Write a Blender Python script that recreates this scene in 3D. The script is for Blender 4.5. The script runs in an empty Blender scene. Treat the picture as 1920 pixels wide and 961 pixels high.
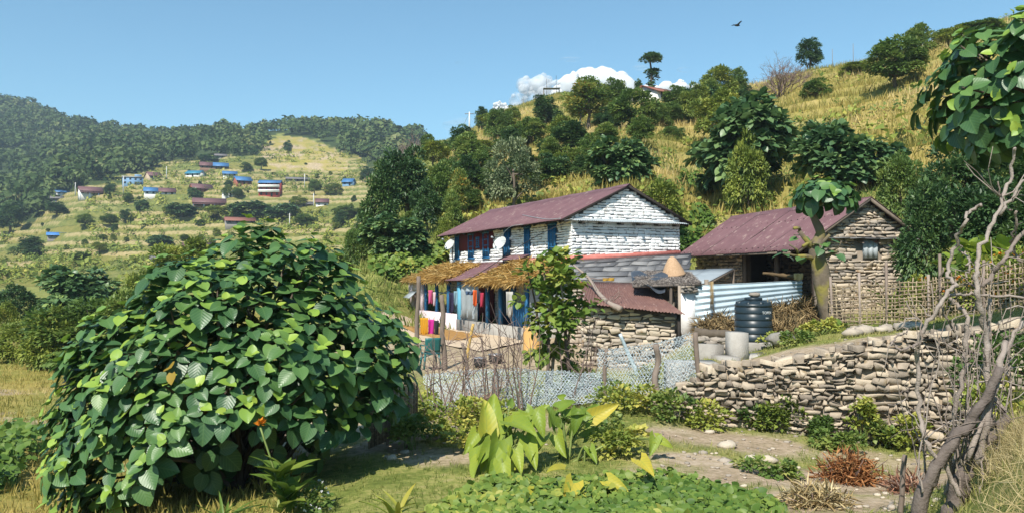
import bpy, math, random
import numpy as np
from mathutils import Vector, Matrix
sc = bpy.context.scene
COL = sc.collection
PI = math.pi
R = math.radians
F = 1507.0
EYE = 2.0
PITCH = math.atan(37.5 / F)
CP, SP = math.cos(PITCH), math.sin(PITCH)

# ------------------------------------------------------------------ camera geometry used while laying out
def slope(py):
    v = (480.5 - py) / F
    return (SP + v * CP) / (CP - v * SP)
def uw(px, py):
    v = (480.5 - py) / F
    return (px - 960) / F / (CP - v * SP)
def at(px, py, Y):
    return np.array([uw(px, py) * Y, Y, EYE + slope(py) * Y])
def pix(P):
    P = np.asarray(P, float)
    Y = P[..., 1]; s = (P[..., 2] - EYE) / Y
    v = (s * CP - SP) / (CP + s * SP)
    return 960 + F * P[..., 0] / Y * (CP - v * SP), 480.5 - F * v

# ------------------------------------------------------------------ noise
_rs = np.random.RandomState(7)
_H = _rs.rand(256, 256)
def vnoise(x, y):
    x = np.asarray(x, float); y = np.asarray(y, float)
    xi = np.floor(x).astype(int); yi = np.floor(y).astype(int)
    fx = x - xi; fy = y - yi
    fx = fx * fx * (3 - 2 * fx); fy = fy * fy * (3 - 2 * fy)
    a = _H[xi % 256, yi % 256]; b = _H[(xi + 1) % 256, yi % 256]
    c = _H[xi % 256, (yi + 1) % 256]; d = _H[(xi + 1) % 256, (yi + 1) % 256]
    return (a * (1 - fx) + b * fx) * (1 - fy) + (c * (1 - fx) + d * fx) * fy
def fbm(x, y, o=4):
    s = 0; a = .5; t = 0
    for i in range(o):
        s = s + a * vnoise(x * 2 ** i + 13.7 * i, y * 2 ** i + 5.1 * i); t += a; a *= .5
    return s / t
def sstep(a, b, x):
    t = np.clip((np.asarray(x, float) - a) / (b - a), 0, 1)
    return t * t * (3 - 2 * t)

# ------------------------------------------------------------------ mesh builder
class MB:
    def __init__(s):
        s.V = []; s.F = []; s.T = []; s.UV = []; s.n = 0; s.hasuv = False
    def add(s, V, Fs, tone=.5, uv=None):
        V = np.asarray(V, float).reshape(-1, 3); k = len(V)
        if isinstance(Fs, np.ndarray):
            s.F.append(Fs + s.n)
        else:
            by = {}
            for f in Fs: by.setdefault(len(f), []).append(f)
            for q in by.values(): s.F.append(np.array(q) + s.n)
        s.V.append(V)
        s.T.append(np.broadcast_to(np.asarray(tone, float), (k,)).copy())
        if uv is None: s.UV.append(np.zeros((k, 3)))
        else: s.UV.append(np.asarray(uv, float)); s.hasuv = True
        s.n += k
        return s
    def inst(s, TV, TF, M, T, S, tone, uv=None):
        """many copies: M (n,3,3) rotations, T (n,3), S (n,) or (n,3), tone (n,)"""
        TV = np.asarray(TV, float); n = len(T); k = len(TV)
        S = np.asarray(S, float)
        if S.ndim == 1: S = np.repeat(S[:, None], 3, 1)
        V = np.einsum('nij,nkj->nki', M, TV[None] * S[:, None, :]) + np.asarray(T)[:, None, :]
        t = np.asarray(tone, float)
        t = np.repeat(t, k) if t.ndim == 1 else t.reshape(-1)
        U = None if uv is None else np.tile(np.asarray(uv, float), (n, 1))
        by = {}
        for f in TF: by.setdefault(len(f), []).append(f)
        base = s.n
        for q in by.values():
            q = np.array(q)
            s.F.append((q[None] + (np.arange(n) * k)[:, None, None]).reshape(-1, q.shape[1]) + base)
        s.V.append(V.reshape(-1, 3)); s.T.append(t)
        if U is None: s.UV.append(np.zeros((n * k, 3)))
        else: s.UV.append(U); s.hasuv = True
        s.n += n * k
        return s
    def mesh(s, name, smooth=False, origin=None):
        me = bpy.data.meshes.new(name)
        V = np.concatenate(s.V) if s.V else np.zeros((0, 3))
        if origin is not None: V = V - np.asarray(origin, float)
        me.vertices.add(len(V)); me.vertices.foreach_set('co', V.astype(np.float32).ravel())
        ls = []; lv = []; o = 0
        for f in s.F:
            m, k = f.shape
            ls.append(o + np.arange(m) * k); lv.append(f.ravel()); o += m * k
        me.loops.add(o); me.loops.foreach_set('vertex_index', np.concatenate(lv).astype(np.int32))
        st = np.concatenate(ls).astype(np.int32)
        me.polygons.add(len(st)); me.polygons.foreach_set('loop_start', st)
        if smooth: me.polygons.foreach_set('use_smooth', np.ones(len(st), bool))
        a = me.attributes.new('tone', 'FLOAT', 'POINT'); a.data.foreach_set('value', np.concatenate(s.T).astype(np.float32))
        if s.hasuv:
            a = me.attributes.new('luv', 'FLOAT_VECTOR', 'POINT'); a.data.foreach_set('vector', np.concatenate(s.UV).astype(np.float32).ravel())
        me.update(calc_edges=True)
        return me
    def build(s, name, mat, parent=None, smooth=False, origin=None):
        me = s.mesh(name, smooth, origin)
        o = bpy.data.objects.new(name, me); COL.objects.link(o)
        if mat is not None: me.materials.append(mat)
        if parent is not None: o.parent = parent
        return o

def thing(name, label, cat, loc=(0, 0, 0), rz=0, group=None):
    o = bpy.data.objects.new(name, None); COL.objects.link(o)
    o.empty_display_size = .2
    o.location = [float(c) for c in loc]; o.rotation_euler = (0, 0, rz)
    o['label'] = label; o['category'] = cat
    if group: o['group'] = group
    return o
def tag(o, label, cat, group=None, kind=None):
    o['label'] = label; o['category'] = cat
    if group: o['group'] = group
    if kind: o['kind'] = kind
    return o
def struct(o, kind='structure', label=None):
    o['kind'] = kind
    if label: o['label'] = label
    return o
KIDS = {}
def dup(root, loc, rz=0., sc_=1., label=None, group=None, cat=None):
    c = root.copy(); COL.objects.link(c)
    c.location = [float(q) for q in loc]; c.rotation_euler = (0, 0, rz)
    c.scale = (sc_,) * 3 if not hasattr(sc_, '__len__') else sc_
    if label: c['label'] = label
    if group: c['group'] = group
    if cat: c['category'] = cat
    for ch in list(root.children):
        d = ch.copy(); COL.objects.link(d); d.parent = c
        for g in list(ch.children):
            e = g.copy(); COL.objects.link(e); e.parent = d
    return c

# ------------------------------------------------------------------ primitives
BOXF = [(0, 3, 2, 1), (4, 5, 6, 7), (0, 1, 5, 4), (1, 2, 6, 5), (2, 3, 7, 6), (3, 0, 4, 7)]
def box(mb, lo, hi, tone=.5):
    x0, y0, z0 = lo; x1, y1, z1 = hi
    mb.add([(x0, y0, z0), (x1, y0, z0), (x1, y1, z0), (x0, y1, z0), (x0, y0, z1), (x1, y0, z1), (x1, y1, z1), (x0, y1, z1)], BOXF, tone)
def hexa(mb, b, t, tone=.5):
    """b, t: four bottom and four top corners, same winding (ccw from above)"""
    mb.add(list(b) + list(t), BOXF, tone)
def bar(mb, a, b, w, h, tone=.5, up=(0, 0, 1)):
    a = np.asarray(a, float); b = np.asarray(b, float); d = b - a; L = np.linalg.norm(d); d = d / L
    s = np.cross(d, up); ns = np.linalg.norm(s)
    s = np.array([1., 0, 0]) if ns < 1e-4 else s / ns
    u = np.cross(s, d)
    c = lambda p: [p - s * w / 2 - u * h / 2, p + s * w / 2 - u * h / 2, p + s * w / 2 + u * h / 2, p - s * w / 2 + u * h / 2]
    mb.add(c(a) + c(b), [(3, 2, 1, 0), (4, 5, 6, 7), (0, 1, 5, 4), (1, 2, 6, 5), (2, 3, 7, 6), (3, 0, 4, 7)], tone)
def tube(mb, pts, rad, n=7, tone=.5, cap=True, wob=0., rng=None):
    pts = np.asarray(pts, float); m = len(pts)
    rad = np.broadcast_to(np.asarray(rad, float), (m,))
    d = np.gradient(pts, axis=0); d /= np.linalg.norm(d, axis=1)[:, None] + 1e-9
    ref = np.array([0, 0, 1.]) if abs(d[0, 2]) < .9 else np.array([1., 0, 0])
    V = []
    s = np.cross(d[0], ref); s /= np.linalg.norm(s)
    for i in range(m):
        s = s - d[i] * np.dot(s, d[i]); s /= np.linalg.norm(s) + 1e-9
        t = np.cross(d[i], s)
        for k in range(n):
            a = 2 * PI * k / n
            r = rad[i] * (1 + (rng.uniform(-wob, wob) if wob else 0))
            V.append(pts[i] + r * (math.cos(a) * s + math.sin(a) * t))
    Fs = []
    for i in range(m - 1):
        for k in range(n):
            Fs.append((i * n + k, i * n + (k + 1) % n, (i + 1) * n + (k + 1) % n, (i + 1) * n + k))
    if cap:
        Fs.append(tuple(range(n))[::-1]); Fs.append(tuple((m - 1) * n + k for k in range(n)))
    mb.add(V, Fs, tone)
def lathe(mb, prof, n=24, c=(0, 0, 0), tone=.5):
    V = []; Fs = []; m = len(prof)
    for r, z in prof:
        for k in range(n):
            a = 2 * PI * k / n
            V.append((c[0] + r * math.cos(a), c[1] + r * math.sin(a), c[2] + z))
    for i in range(m - 1):
        for k in range(n):
            Fs.append((i * n + k, i * n + (k + 1) % n, (i + 1) * n + (k + 1) % n, (i + 1) * n + k))
    Fs.append(tuple(range(n))[::-1]); Fs.append(tuple((m - 1) * n + k for k in range(n)))
    mb.add(V, Fs, tone)
def smoothpath(P, k=4):
    P = np.asarray(P, float); n = len(P)
    if n < 3: return P
    Q = np.vstack([2 * P[0] - P[1], P, 2 * P[-1] - P[-2]]); out = []
    for i in range(1, n):
        p0, p1, p2, p3 = Q[i - 1], Q[i], Q[i + 1], Q[i + 2]
        for t in np.arange(k) / k:
            out.append(.5 * (2 * p1 + (p2 - p0) * t + (2 * p0 - 5 * p1 + 4 * p2 - p3) * t * t + (3 * p1 - p0 - 3 * p2 + p3) * t ** 3))
    out.append(P[-1]); return np.array(out)
def grid(mb, fn, nu, nv, tone=.5, uvs=False, two=False):
    """surface fn(s,t) s,t in 0..1"""
    V = []; U = []
    for i in range(nu + 1):
        for j in range(nv + 1):
            V.append(fn(i / nu, j / nv)); U.append((i / nu, j / nv, 0))
    Fs = [(i * (nv + 1) + j, (i + 1) * (nv + 1) + j, (i + 1) * (nv + 1) + j + 1, i * (nv + 1) + j + 1) for i in range(nu) for j in range(nv)]
    mb.add(V, Fs, tone, U if uvs else None)
def slab(mb, fn, nu, nv, thick, tone=.5):
    """like grid but with thickness along the local normal"""
    P = np.array([[fn(i / nu, j / nv) for j in range(nv + 1)] for i in range(nu + 1)], float)
    du = np.gradient(P, axis=0); dv = np.gradient(P, axis=1)
    N = np.cross(du, dv); N /= np.linalg.norm(N, axis=2)[..., None] + 1e-9
    A = P.reshape(-1, 3); B = (P - N * thick).reshape(-1, 3); k = len(A); w = nv + 1
    Fs = []
    for i in range(nu):
        for j in range(nv):
            a, b, c, d = i * w + j, (i + 1) * w + j, (i + 1) * w + j + 1, i * w + j + 1
            Fs += [(a, b, c, d), (k + d, k + c, k + b, k + a)]
    for i in range(nu):
        a, b = i * w, (i + 1) * w; Fs.append((b, a, k + a, k + b))
        a, b = i * w + nv, (i + 1) * w + nv; Fs.append((a, b, k + b, k + a))
    for j in range(nv):
        a, b = j, j + 1; Fs.append((a, b, k + b, k + a))
        a, b = nu * w + j, nu * w + j + 1; Fs.append((b, a, k + a, k + b))
    mb.add(np.vstack([A, B]), Fs, tone)
def frames(D, U):
    """rotation matrices whose columns are side, D (local y), normal (local z) close to U"""
    D = D / (np.linalg.norm(D, axis=1)[:, None] + 1e-9)
    S = np.cross(D, U); S /= np.linalg.norm(S, axis=1)[:, None] + 1e-9
    N = np.cross(S, D)
    return np.stack([S, D, N], axis=2)
def rdir(rs, n):
    v = rs.normal(size=(n, 3)); return v / np.linalg.norm(v, axis=1)[:, None]

# ------------------------------------------------------------------ materials
def mat(name, cols, rough=.75, scale=6., amp=.5, bump=0., bscale=None, tone=True, transl=0., spec=.3, detail=4., metal=0.,
        coords='Object', stretch=(1, 1, 1), vein=False, speck=None, pos=None, bdist=.02, alpha=None):
    m = bpy.data.materials.new(name); m.use_nodes = True
    nt = m.node_tree; N = nt.nodes; L = nt.links; N.clear()
    out = N.new('ShaderNodeOutputMaterial'); bs = N.new('ShaderNodeBsdfPrincipled')
    bs.inputs['Roughness'].default_value = rough; bs.inputs['Metallic'].default_value = metal
    bs.inputs['Specular IOR Level'].default_value = spec
    if coords == 'World':
        co = N.new('ShaderNodeNewGeometry').outputs['Position']
    else:
        co = N.new('ShaderNodeTexCoord').outputs['Object']
    mp = N.new('ShaderNodeMapping'); mp.inputs['Scale'].default_value = stretch; L.new(co, mp.inputs['Vector']); co = mp.outputs[0]
    no = N.new('ShaderNodeTexNoise'); no.inputs['Scale'].default_value = scale; no.inputs['Detail'].default_value = detail
    no.inputs['Roughness'].default_value = .6
    L.new(co, no.inputs['Vector'])
    ma = N.new('ShaderNodeMath'); ma.operation = 'MULTIPLY_ADD'
    L.new(no.outputs[0], ma.inputs[0]); ma.inputs[1].default_value = amp
    if tone:
        at_ = N.new('ShaderNodeAttribute'); at_.attribute_name = 'tone'
        sb = N.new('ShaderNodeMath'); sb.operation = 'SUBTRACT'; L.new(at_.outputs['Fac'], sb.inputs[0]); sb.inputs[1].default_value = amp * .5
        L.new(sb.outputs[0], ma.inputs[2])
    else:
        ma.inputs[2].default_value = .5 - amp * .5
    rp = N.new('ShaderNodeValToRGB'); e = rp.color_ramp.elements
    k = len(cols)
    ps = pos or [i / (k - 1) if k > 1 else 0 for i in range(k)]
    while len(e) < k: e.new(.5)
    for i in range(k): e[i].position = ps[i]; e[i].color = (*cols[i], 1)
    L.new(ma.outputs[0], rp.inputs[0]); colr = rp.outputs[0]
    if speck:
        n2 = N.new('ShaderNodeTexNoise'); n2.inputs['Scale'].default_value = speck[1]; n2.inputs['Detail'].default_value = 5
        L.new(co, n2.inputs['Vector'])
        mr = N.new('ShaderNodeMapRange'); mr.inputs[1].default_value = speck[2]; mr.inputs[2].default_value = speck[2] + speck[3]
        L.new(n2.outputs[0], mr.inputs[0])
        mx = N.new('ShaderNodeMix'); mx.data_type = 'RGBA'; L.new(mr.outputs[0], mx.inputs[0]); L.new(colr, mx.inputs[6]); mx.inputs[7].default_value = (*speck[0], 1)
        colr = mx.outputs[2]
    hgt = None
    if vein:
        av = N.new('ShaderNodeAttribute'); av.attribute_name = 'luv'
        sx = N.new('ShaderNodeSeparateXYZ'); L.new(av.outputs['Vector'], sx.inputs[0])
        ab = N.new('ShaderNodeMath'); ab.operation = 'ABSOLUTE'; L.new(sx.outputs[0], ab.inputs[0])
        m1 = N.new('ShaderNodeMath'); m1.operation = 'MULTIPLY_ADD'; L.new(ab.outputs[0], m1.inputs[0]); m1.inputs[1].default_value = -.55; L.new(sx.outputs[1], m1.inputs[2])
        m2 = N.new('ShaderNodeMath'); m2.operation = 'MULTIPLY'; L.new(m1.outputs[0], m2.inputs[0]); m2.inputs[1].default_value = 6.5
        m3 = N.new('ShaderNodeMath'); m3.operation = 'FRACT'; L.new(m2.outputs[0], m3.inputs[0])
        m4 = N.new('ShaderNodeMath'); m4.operation = 'PINGPONG'; L.new(m3.outputs[0], m4.inputs[0]); m4.inputs[1].default_value = .5
        r1 = N.new('ShaderNodeMapRange'); L.new(m4.outputs[0], r1.inputs[0]); r1.inputs[1].default_value = .0; r1.inputs[2].default_value = .16; r1.inputs[3].default_value = 1; r1.inputs[4].default_value = 0
        r2 = N.new('ShaderNodeMapRange'); L.new(ab.outputs[0], r2.inputs[0]); r2.inputs[1].default_value = .02; r2.inputs[2].default_value = .07; r2.inputs[3].default_value = 1; r2.inputs[4].default_value = 0
        mm = N.new('ShaderNodeMath'); mm.operation = 'MAXIMUM'; L.new(r1.outputs[0], mm.inputs[0]); L.new(r2.outputs[0], mm.inputs[1])
        ms = N.new('ShaderNodeMath'); ms.operation = 'MULTIPLY'; L.new(mm.outputs[0], ms.inputs[0]); ms.inputs[1].default_value = .26
        mx = N.new('ShaderNodeMix'); mx.data_type = 'RGBA'; L.new(ms.outputs[0], mx.inputs[0]); L.new(colr, mx.inputs[6])
        mx.inputs[7].default_value = (.16, .27, .09, 1); colr = mx.outputs[2]
        hgt = m4.outputs[0]
    L.new(colr, bs.inputs['Base Color'])
    if bump:
        bn = N.new('ShaderNodeTexNoise'); bn.inputs['Scale'].default_value = bscale or scale * 3; bn.inputs['Detail'].default_value = 4; L.new(co, bn.inputs['Vector'])
        b = N.new('ShaderNodeBump'); b.inputs['Strength'].default_value = bump; b.inputs['Distance'].default_value = bdist
        L.new(hgt if hgt is not None else bn.outputs[0], b.inputs['Height']); L.new(b.outputs[0], bs.inputs['Normal'])
    sh = bs.outputs[0]
    if transl:
        tr = N.new('ShaderNodeBsdfTranslucent'); L.new(colr, tr.inputs['Color'])
        mxs = N.new('ShaderNodeMixShader'); mxs.inputs[0].default_value = transl; L.new(sh, mxs.inputs[1]); L.new(tr.outputs[0], mxs.inputs[2]); sh = mxs.outputs[0]
    if alpha:
        an = N.new('ShaderNodeTexNoise'); an.inputs['Scale'].default_value = alpha[0]; an.inputs['Detail'].default_value = 6; L.new(co, an.inputs['Vector'])
        ar = N.new('ShaderNodeMapRange'); ar.inputs[1].default_value = alpha[1]; ar.inputs[2].default_value = alpha[2]; ar.inputs[3].default_value = 0; ar.inputs[4].default_value = alpha[3]; L.new(an.outputs[0], ar.inputs[0])
        lw = N.new('ShaderNodeLayerWeight'); lw.inputs[0].default_value = .35
        lm = N.new('ShaderNodeMath'); lm.operation = 'SUBTRACT'; lm.use_clamp = True; lm.inputs[0].default_value = 1; L.new(lw.outputs['Facing'], lm.inputs[1])
        l2 = N.new('ShaderNodeMath'); l2.operation = 'MULTIPLY'; l3 = N.new('ShaderNodeMath'); l3.operation = 'MULTIPLY'; l3.use_clamp = True; L.new(lm.outputs[0], l3.inputs[0]); l3.inputs[1].default_value = alpha[4] if len(alpha) > 4 else 1.; L.new(l3.outputs[0], l2.inputs[0]); L.new(ar.outputs[0], l2.inputs[1])
        tp = N.new('ShaderNodeBsdfTransparent'); mxa = N.new('ShaderNodeMixShader'); L.new(l2.outputs[0], mxa.inputs[0]); L.new(tp.outputs[0], mxa.inputs[1]); L.new(sh, mxa.inputs[2]); sh = mxa.outputs[0]
    L.new(sh, out.inputs['Surface'])
    return m

# ------------------------------------------------------------------ terrain: one height field
def zz(Y, z): return ('z', Y, z)
NEAR = [zz(.5, .35), zz(3, .18), zz(5.5, -.1)]
PROF = {  # image column -> ((distance, image row) ...), the ground the photo shows at that distance
 -700: [(10, 960), (20, 740), (35, 650), (60, 600), (100, 560), (180, 500), (300, 420), (550, 300), (850, 190), (1300, 230)],
 0: [(9, 1005), (14, 885), (20, 800), (32, 705), (45, 660), (60, 612), (90, 560), (150, 520), (200, 497), (260, 465), (320, 425), (420, 360), (550, 300), (700, 230), (820, 190), (1000, 215), (1500, 330)],
 60: [(9, 1010), (14, 888), (20, 800), (32, 706), (45, 658), (60, 612), (90, 560), (150, 520), (200, 495), (240, 470), (290, 430), (400, 360), (550, 300), (680, 235), (790, 201), (950, 225), (1500, 340)],
 150: [(9, 1015), (14, 888), (20, 800), (32, 708), (45, 655), (60, 610), (90, 560), (150, 520), (200, 490), (240, 450), (280, 405), (320, 360), (420, 310), (560, 270), (720, 236), (900, 260), (1500, 350)],
 300: [(9, 1000), (14, 860), (20, 780), (32, 690), (45, 640), (60, 590), (90, 555), (150, 515), (200, 480), (240, 440), (280, 400), (320, 360), (370, 330), (420, 305), (550, 272), (650, 258), (900, 300), (1500, 380)],
 450: [(9, 985), (14, 840), (20, 760), (32, 680), (45, 620), (60, 580), (90, 545), (150, 505), (200, 465), (240, 430), (280, 395), (320, 360), (370, 322), (420, 290), (500, 265), (560, 249), (800, 300), (1500, 400)],
 600: [(9, 965), (14, 820), (20, 740), (30, 670), (40, 610), (60, 560), (90, 530), (150, 495), (200, 450), (240, 425), (280, 395), (320, 365), (370, 330), (430, 290), (500, 258), (560, 234), (800, 290), (1500, 400)],
 700: [(9, 950), (13, 830), (18, 750), (24, 680), (30, 632), (36, 560), (39, 508), (45, 480), (60, 470), (90, 475), (150, 470), (200, 440), (260, 400), (320, 360), (380, 320), (450, 285), (560, 241), (800, 290), (1500, 400)],
 790: [(9, 950), (13, 830), (18, 750), (24, 667), (30, 635), (36, 610), (38.7, 590), (41, 500), (46, 455), (60, 400), (90, 335), (130, 280), (145, 268), (200, 300), (320, 330), (450, 285), (560, 262), (800, 300), (1500, 400)],
 850: [(9, 950), (13, 825), (18, 745), (24, 664), (30, 633), (36, 610), (41, 590), (43, 470), (48, 430), (60, 380), (90, 320), (130, 272), (150, 262), (200, 290), (400, 330), (800, 330), (1500, 400)],
 950: [(9, 945), (13, 820), (16, 770), (20, 705), (24, 662), (30, 625), (36, 600), (42, 580), (44, 440), (50, 400), (60, 365), (80, 300), (110, 240), (145, 204), (200, 240), (400, 330), (1500, 400)],
 1050: [(9, 945), (13, 820), (16, 770), (20, 705), (24, 662), (30, 618), (38, 590), (41, 560), (43, 420), (48, 385), (60, 330), (80, 275), (110, 222), (150, 170), (200, 220), (400, 330), (1500, 400)],
 1200: [(9, 945), (13, 815), (15, 770), (19, 712), (22, 685), (28, 605), (33, 570), (35, 430), (38, 385), (42, 345), (55, 290), (75, 240), (100, 205), (130, 187), (200, 230), (400, 330), (1500, 400)],
 1300: [(15, 692), (20, 655), (22, 622), (26, 580), (30, 565), (35, 570), (38, 460), (42, 410), (46, 375), (60, 310), (80, 240), (110, 185), (120, 174), (200, 230), (1500, 400)],
 1400: [(14.8, 688), (20, 662), (22, 628), (26, 585), (35, 560), (38, 480), (40, 400), (45, 350), (60, 270), (80, 215), (110, 168), (125, 162), (200, 230), (1500, 400)],
 1500: [(14.6, 670), (20, 628), (22, 605), (27, 580), (35, 560), (37, 480), (39, 400), (43, 340), (55, 255), (75, 180), (95, 142), (110, 135), (200, 220), (1500, 400)],
 1600: [(14.3, 650), (18, 622), (21, 605), (26, 585), (29.5, 570), (32, 480), (34, 390), (37, 345), (45, 275), (60, 205), (80, 140), (95, 118), (200, 200), (1500, 400)],
 1700: [(14.1, 632), (18, 617), (21, 600), (26, 570), (28, 500), (30, 430), (35, 340), (45, 250), (58, 180), (75, 115), (88, 98), (200, 190), (1500, 400)],
 1800: [(13.8, 620), (17, 605), (21, 570), (25, 500), (28, 420), (35, 310), (45, 215), (58, 140), (75, 80), (85, 70), (200, 150), (1500, 400)],
 1920: [(13, 612), (16, 590), (19, 560), (23, 480), (26, 400), (33, 290), (45, 160), (60, 88), (75, 52), (200, 100), (1500, 400)],
 2500: [(11, 612), (16, 560), (20, 500), (26, 380), (40, 200), (60, 80), (75, 30), (200, 60), (1500, 400)],
}
LOWP = {1300: [(9, 945), (12, 850), (14.8, 797)], 1400: [(8.5, 961), (12, 855), (14.5, 805)], 1500: [(8.5, 965), (12, 865), (14.4, 815)],
        1600: [(8.5, 965), (12, 875), (14.2, 828)], 1700: [(8, 975), (12, 880), (14, 838)],
        1800: [zz(5.5, -.05), (7, 961), (8, 935), (11, 880), (13.8, 848)],
        1920: [zz(4, .55), (6, 850), (8, 800), (10, 765), (13, 715)], 2500: [(4, 850), (6, 760), (8, 720), (10, 690), (11, 680)]}
WALLY = ([-3000, 1180, 1200, 1320, 1450, 1600, 1750, 1850, 1920, 2500], [15.8, 15.7, 15.6, 15., 14.7, 14.3, 14., 13.5, 13., 11.])
LNR = np.linspace(math.log(.5), math.log(2600), 700)
cols_px = sorted(PROF)
TH = np.array([math.atan((p - 960) / F) for p in cols_px])
def prof_to_z(pr):
    out = []
    for e in pr:
        if e[0] == 'z': out.append((e[1], e[2]))
        else: out.append((e[0], EYE + slope(e[1]) * e[0]))
    return out
def column(p, pr, near=True):
    pz = prof_to_z((NEAR if near and pr[0][0] != 'z' and pr[0][0] > 5.6 else NEAR[:1]) + pr) if near else prof_to_z(pr)
    u = (p - 960) / F; k = math.sqrt(1 + u * u)
    lr = np.log([max(a, .1) * k for a, b in pz]); z = [b for a, b in pz]
    return np.interp(LNR, lr, z)
UP = np.array([column(p, PROF[p], near=p not in LOWP) for p in cols_px])
LO = np.array([column(p, LOWP.get(p, PROF[p])) for p in cols_px])
THG = np.linspace(TH[0], TH[-1], 420)
def resamp(T):
    A = np.array([np.interp(THG, TH, T[:, j]) for j in range(T.shape[1])]).T
    for w, ax in ((5, 1), (9, 0), (5, 1), (7, 0)):
        k = np.hanning(w + 2)[1:-1]; k /= k.sum(); pad = w // 2
        B = np.pad(A, [(pad, pad) if a == ax else (0, 0) for a in (0, 1)], mode='edge')
        A = sum(k[i] * (B[i:i + A.shape[0]] if ax == 0 else B[:, i:i + A.shape[1]]) for i in range(w))
    return A
UP = resamp(UP); LO = resamp(LO)
RW_TH = np.arctan((np.array(WALLY[0]) - 960) / F)
def wall_r(th):
    return np.interp(th, RW_TH, np.array(WALLY[1])) * np.sqrt(1 + np.tan(np.clip(th, -1.2, 1.2)) ** 2)
def bil(A, th, lr):
    i = np.clip((th - THG[0]) / (THG[-1] - THG[0]) * (len(THG) - 1), 0, len(THG) - 1.001)
    j = np.clip((lr - LNR[0]) / (LNR[-1] - LNR[0]) * (len(LNR) - 1), 0, len(LNR) - 1.001)
    i0 = i.astype(int); j0 = j.astype(int); a = i - i0; b = j - j0
    return (A[i0, j0] * (1 - a) + A[i0 + 1, j0] * a) * (1 - b) + (A[i0, j0 + 1] * (1 - a) + A[i0 + 1, j0 + 1] * a) * b
def terr_masks(X, Y, z):
    r = np.hypot(X, Y); th = np.arctan2(X, Y); px = 960 + F * np.tan(np.clip(th, -1.2, 1.2))
    far = sstep(130, 160, r) * (1 - sstep(460, 520, r)) * (1 - sstep(700, 800, px))
    near = sstep(37, 44, r) * (1 - sstep(125, 150, r)) * sstep(800, 900, px)
    return r, th, px, far, near
def terrace(z, q, ramp):
    t = z / q; k = np.floor(t); f = t - k
    return q * (k + np.clip((f - (1 - ramp)) / ramp, 0, 1) ** 1.2), k, f
def ground_full(X, Y):
    X = np.atleast_1d(np.asarray(X, float)); Y = np.atleast_1d(np.asarray(Y, float))
    r = np.hypot(X, Y) + 1e-6; th = np.arctan2(X, Y); lr = np.log(np.maximum(r, .5))
    thc = np.clip(th, THG[0], THG[-1])
    S = sstep(-.10, .10, r - wall_r(thc))
    zu = bil(UP, thc, lr); zl = bil(LO, thc, lr)
    px = 960 + F * np.tan(thc)
    stp = sstep(1180, 1330, px)
    S = S * stp + sstep(-2, 4, r - wall_r(thc)) * (1 - stp)
    z = zl + (zu - zl) * S
    back = sstep(1.15, 1.9, np.abs(th))
    z = z * (1 - back) + back * np.clip(.35 - .01 * r, -8, 1)
    r, th, px, far, near = terr_masks(X, Y, z)
    n = fbm(X / 25 + 40, Y / 25 + 40, 4) - .5
    zf, kf, ff = terrace(z + n * 2.4, 3.1, .34)
    z1 = z * (1 - far) + (zf - n * 2.0) * far
    nn = fbm(X / 7 + 9, Y / 7 + 3, 3) - .5
    zn, kn, fn = terrace(z1 + nn * .7, 1.7, .38)
    z2 = z1 * (1 - near * .9) + zn * near * .9
    amp = np.where(r < 30, .05, np.clip(r * .004, .05, 2.5))
    z2 = z2 + (fbm(X * 1.7 + 5, Y * 1.7 + 8, 3) - .5) * amp * np.where(r < 30, 1, 0) + (fbm(X / (r * .06 + 1) + 5, Y / (r * .06 + 1) + 8, 4) - .5) * np.where(r > 30, amp, 0)
    return z2, dict(r=r, th=th, px=px, far=far, near=near, kf=kf, ff=ff, kn=kn, fn=fn, S=S)
def gz(x, y): return float(ground_full(x, y)[0][0])
def hit(px, py, rmin=30., rmax=1500.):
    """where the line of sight to (px, py) first meets the ground beyond rmin"""
    rr = np.exp(np.linspace(math.log(rmin), math.log(rmax), 900))
    u = uw(px, py); s = slope(py); Yv = rr / math.sqrt(1 + u * u); X = u * Yv; Z = EYE + s * Yv
    g = ground_full(X, Yv)[0]; d = g - Z
    k = np.argmax(d > 0)
    if d[k] <= 0: k = int(np.argmax(np.where(rr < 900, (g - EYE) / rr, -9)))   # above the skyline: the crest of the slope
    return np.array([X[k], Yv[k], g[k]])

rad = np.exp(np.concatenate([np.linspace(math.log(.5), math.log(8), 60), np.linspace(math.log(8), math.log(35), 230)[1:],
      np.linspace(math.log(35), math.log(130), 260)[1:], np.linspace(math.log(130), math.log(460), 380)[1:], np.linspace(math.log(460), math.log(2600), 110)[1:]]))
ang = np.concatenate([np.linspace(-PI, -.72, 40)[:-1], np.linspace(-.72, .72, 620), np.linspace(.72, PI, 41)[1:-1]])
AA, RR = np.meshgrid(ang, rad, indexing='ij')
GX = RR * np.sin(AA); GY = RR * np.cos(AA)
GZ, GI = ground_full(GX.ravel(), GY.ravel())
na, nr = AA.shape
P = np.stack([GX.ravel(), GY.ravel(), GZ], 1)
idx = np.arange(na * nr).reshape(na, nr)
i2 = np.vstack([idx, idx[:1]])
FQ = np.stack([i2[:-1, :-1], i2[:-1, 1:], i2[1:, 1:], i2[1:, :-1]], -1).reshape(-1, 4)[:, ::-1]
mb = MB(); mb.add(P, FQ)
# centre fan
c0 = len(P); mb.add([(0, 0, .35)], np.zeros((0, 3), int)); mb.F.append(np.stack([np.full(na, c0), i2[1:, 0], i2[:-1, 0]], 1))
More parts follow.
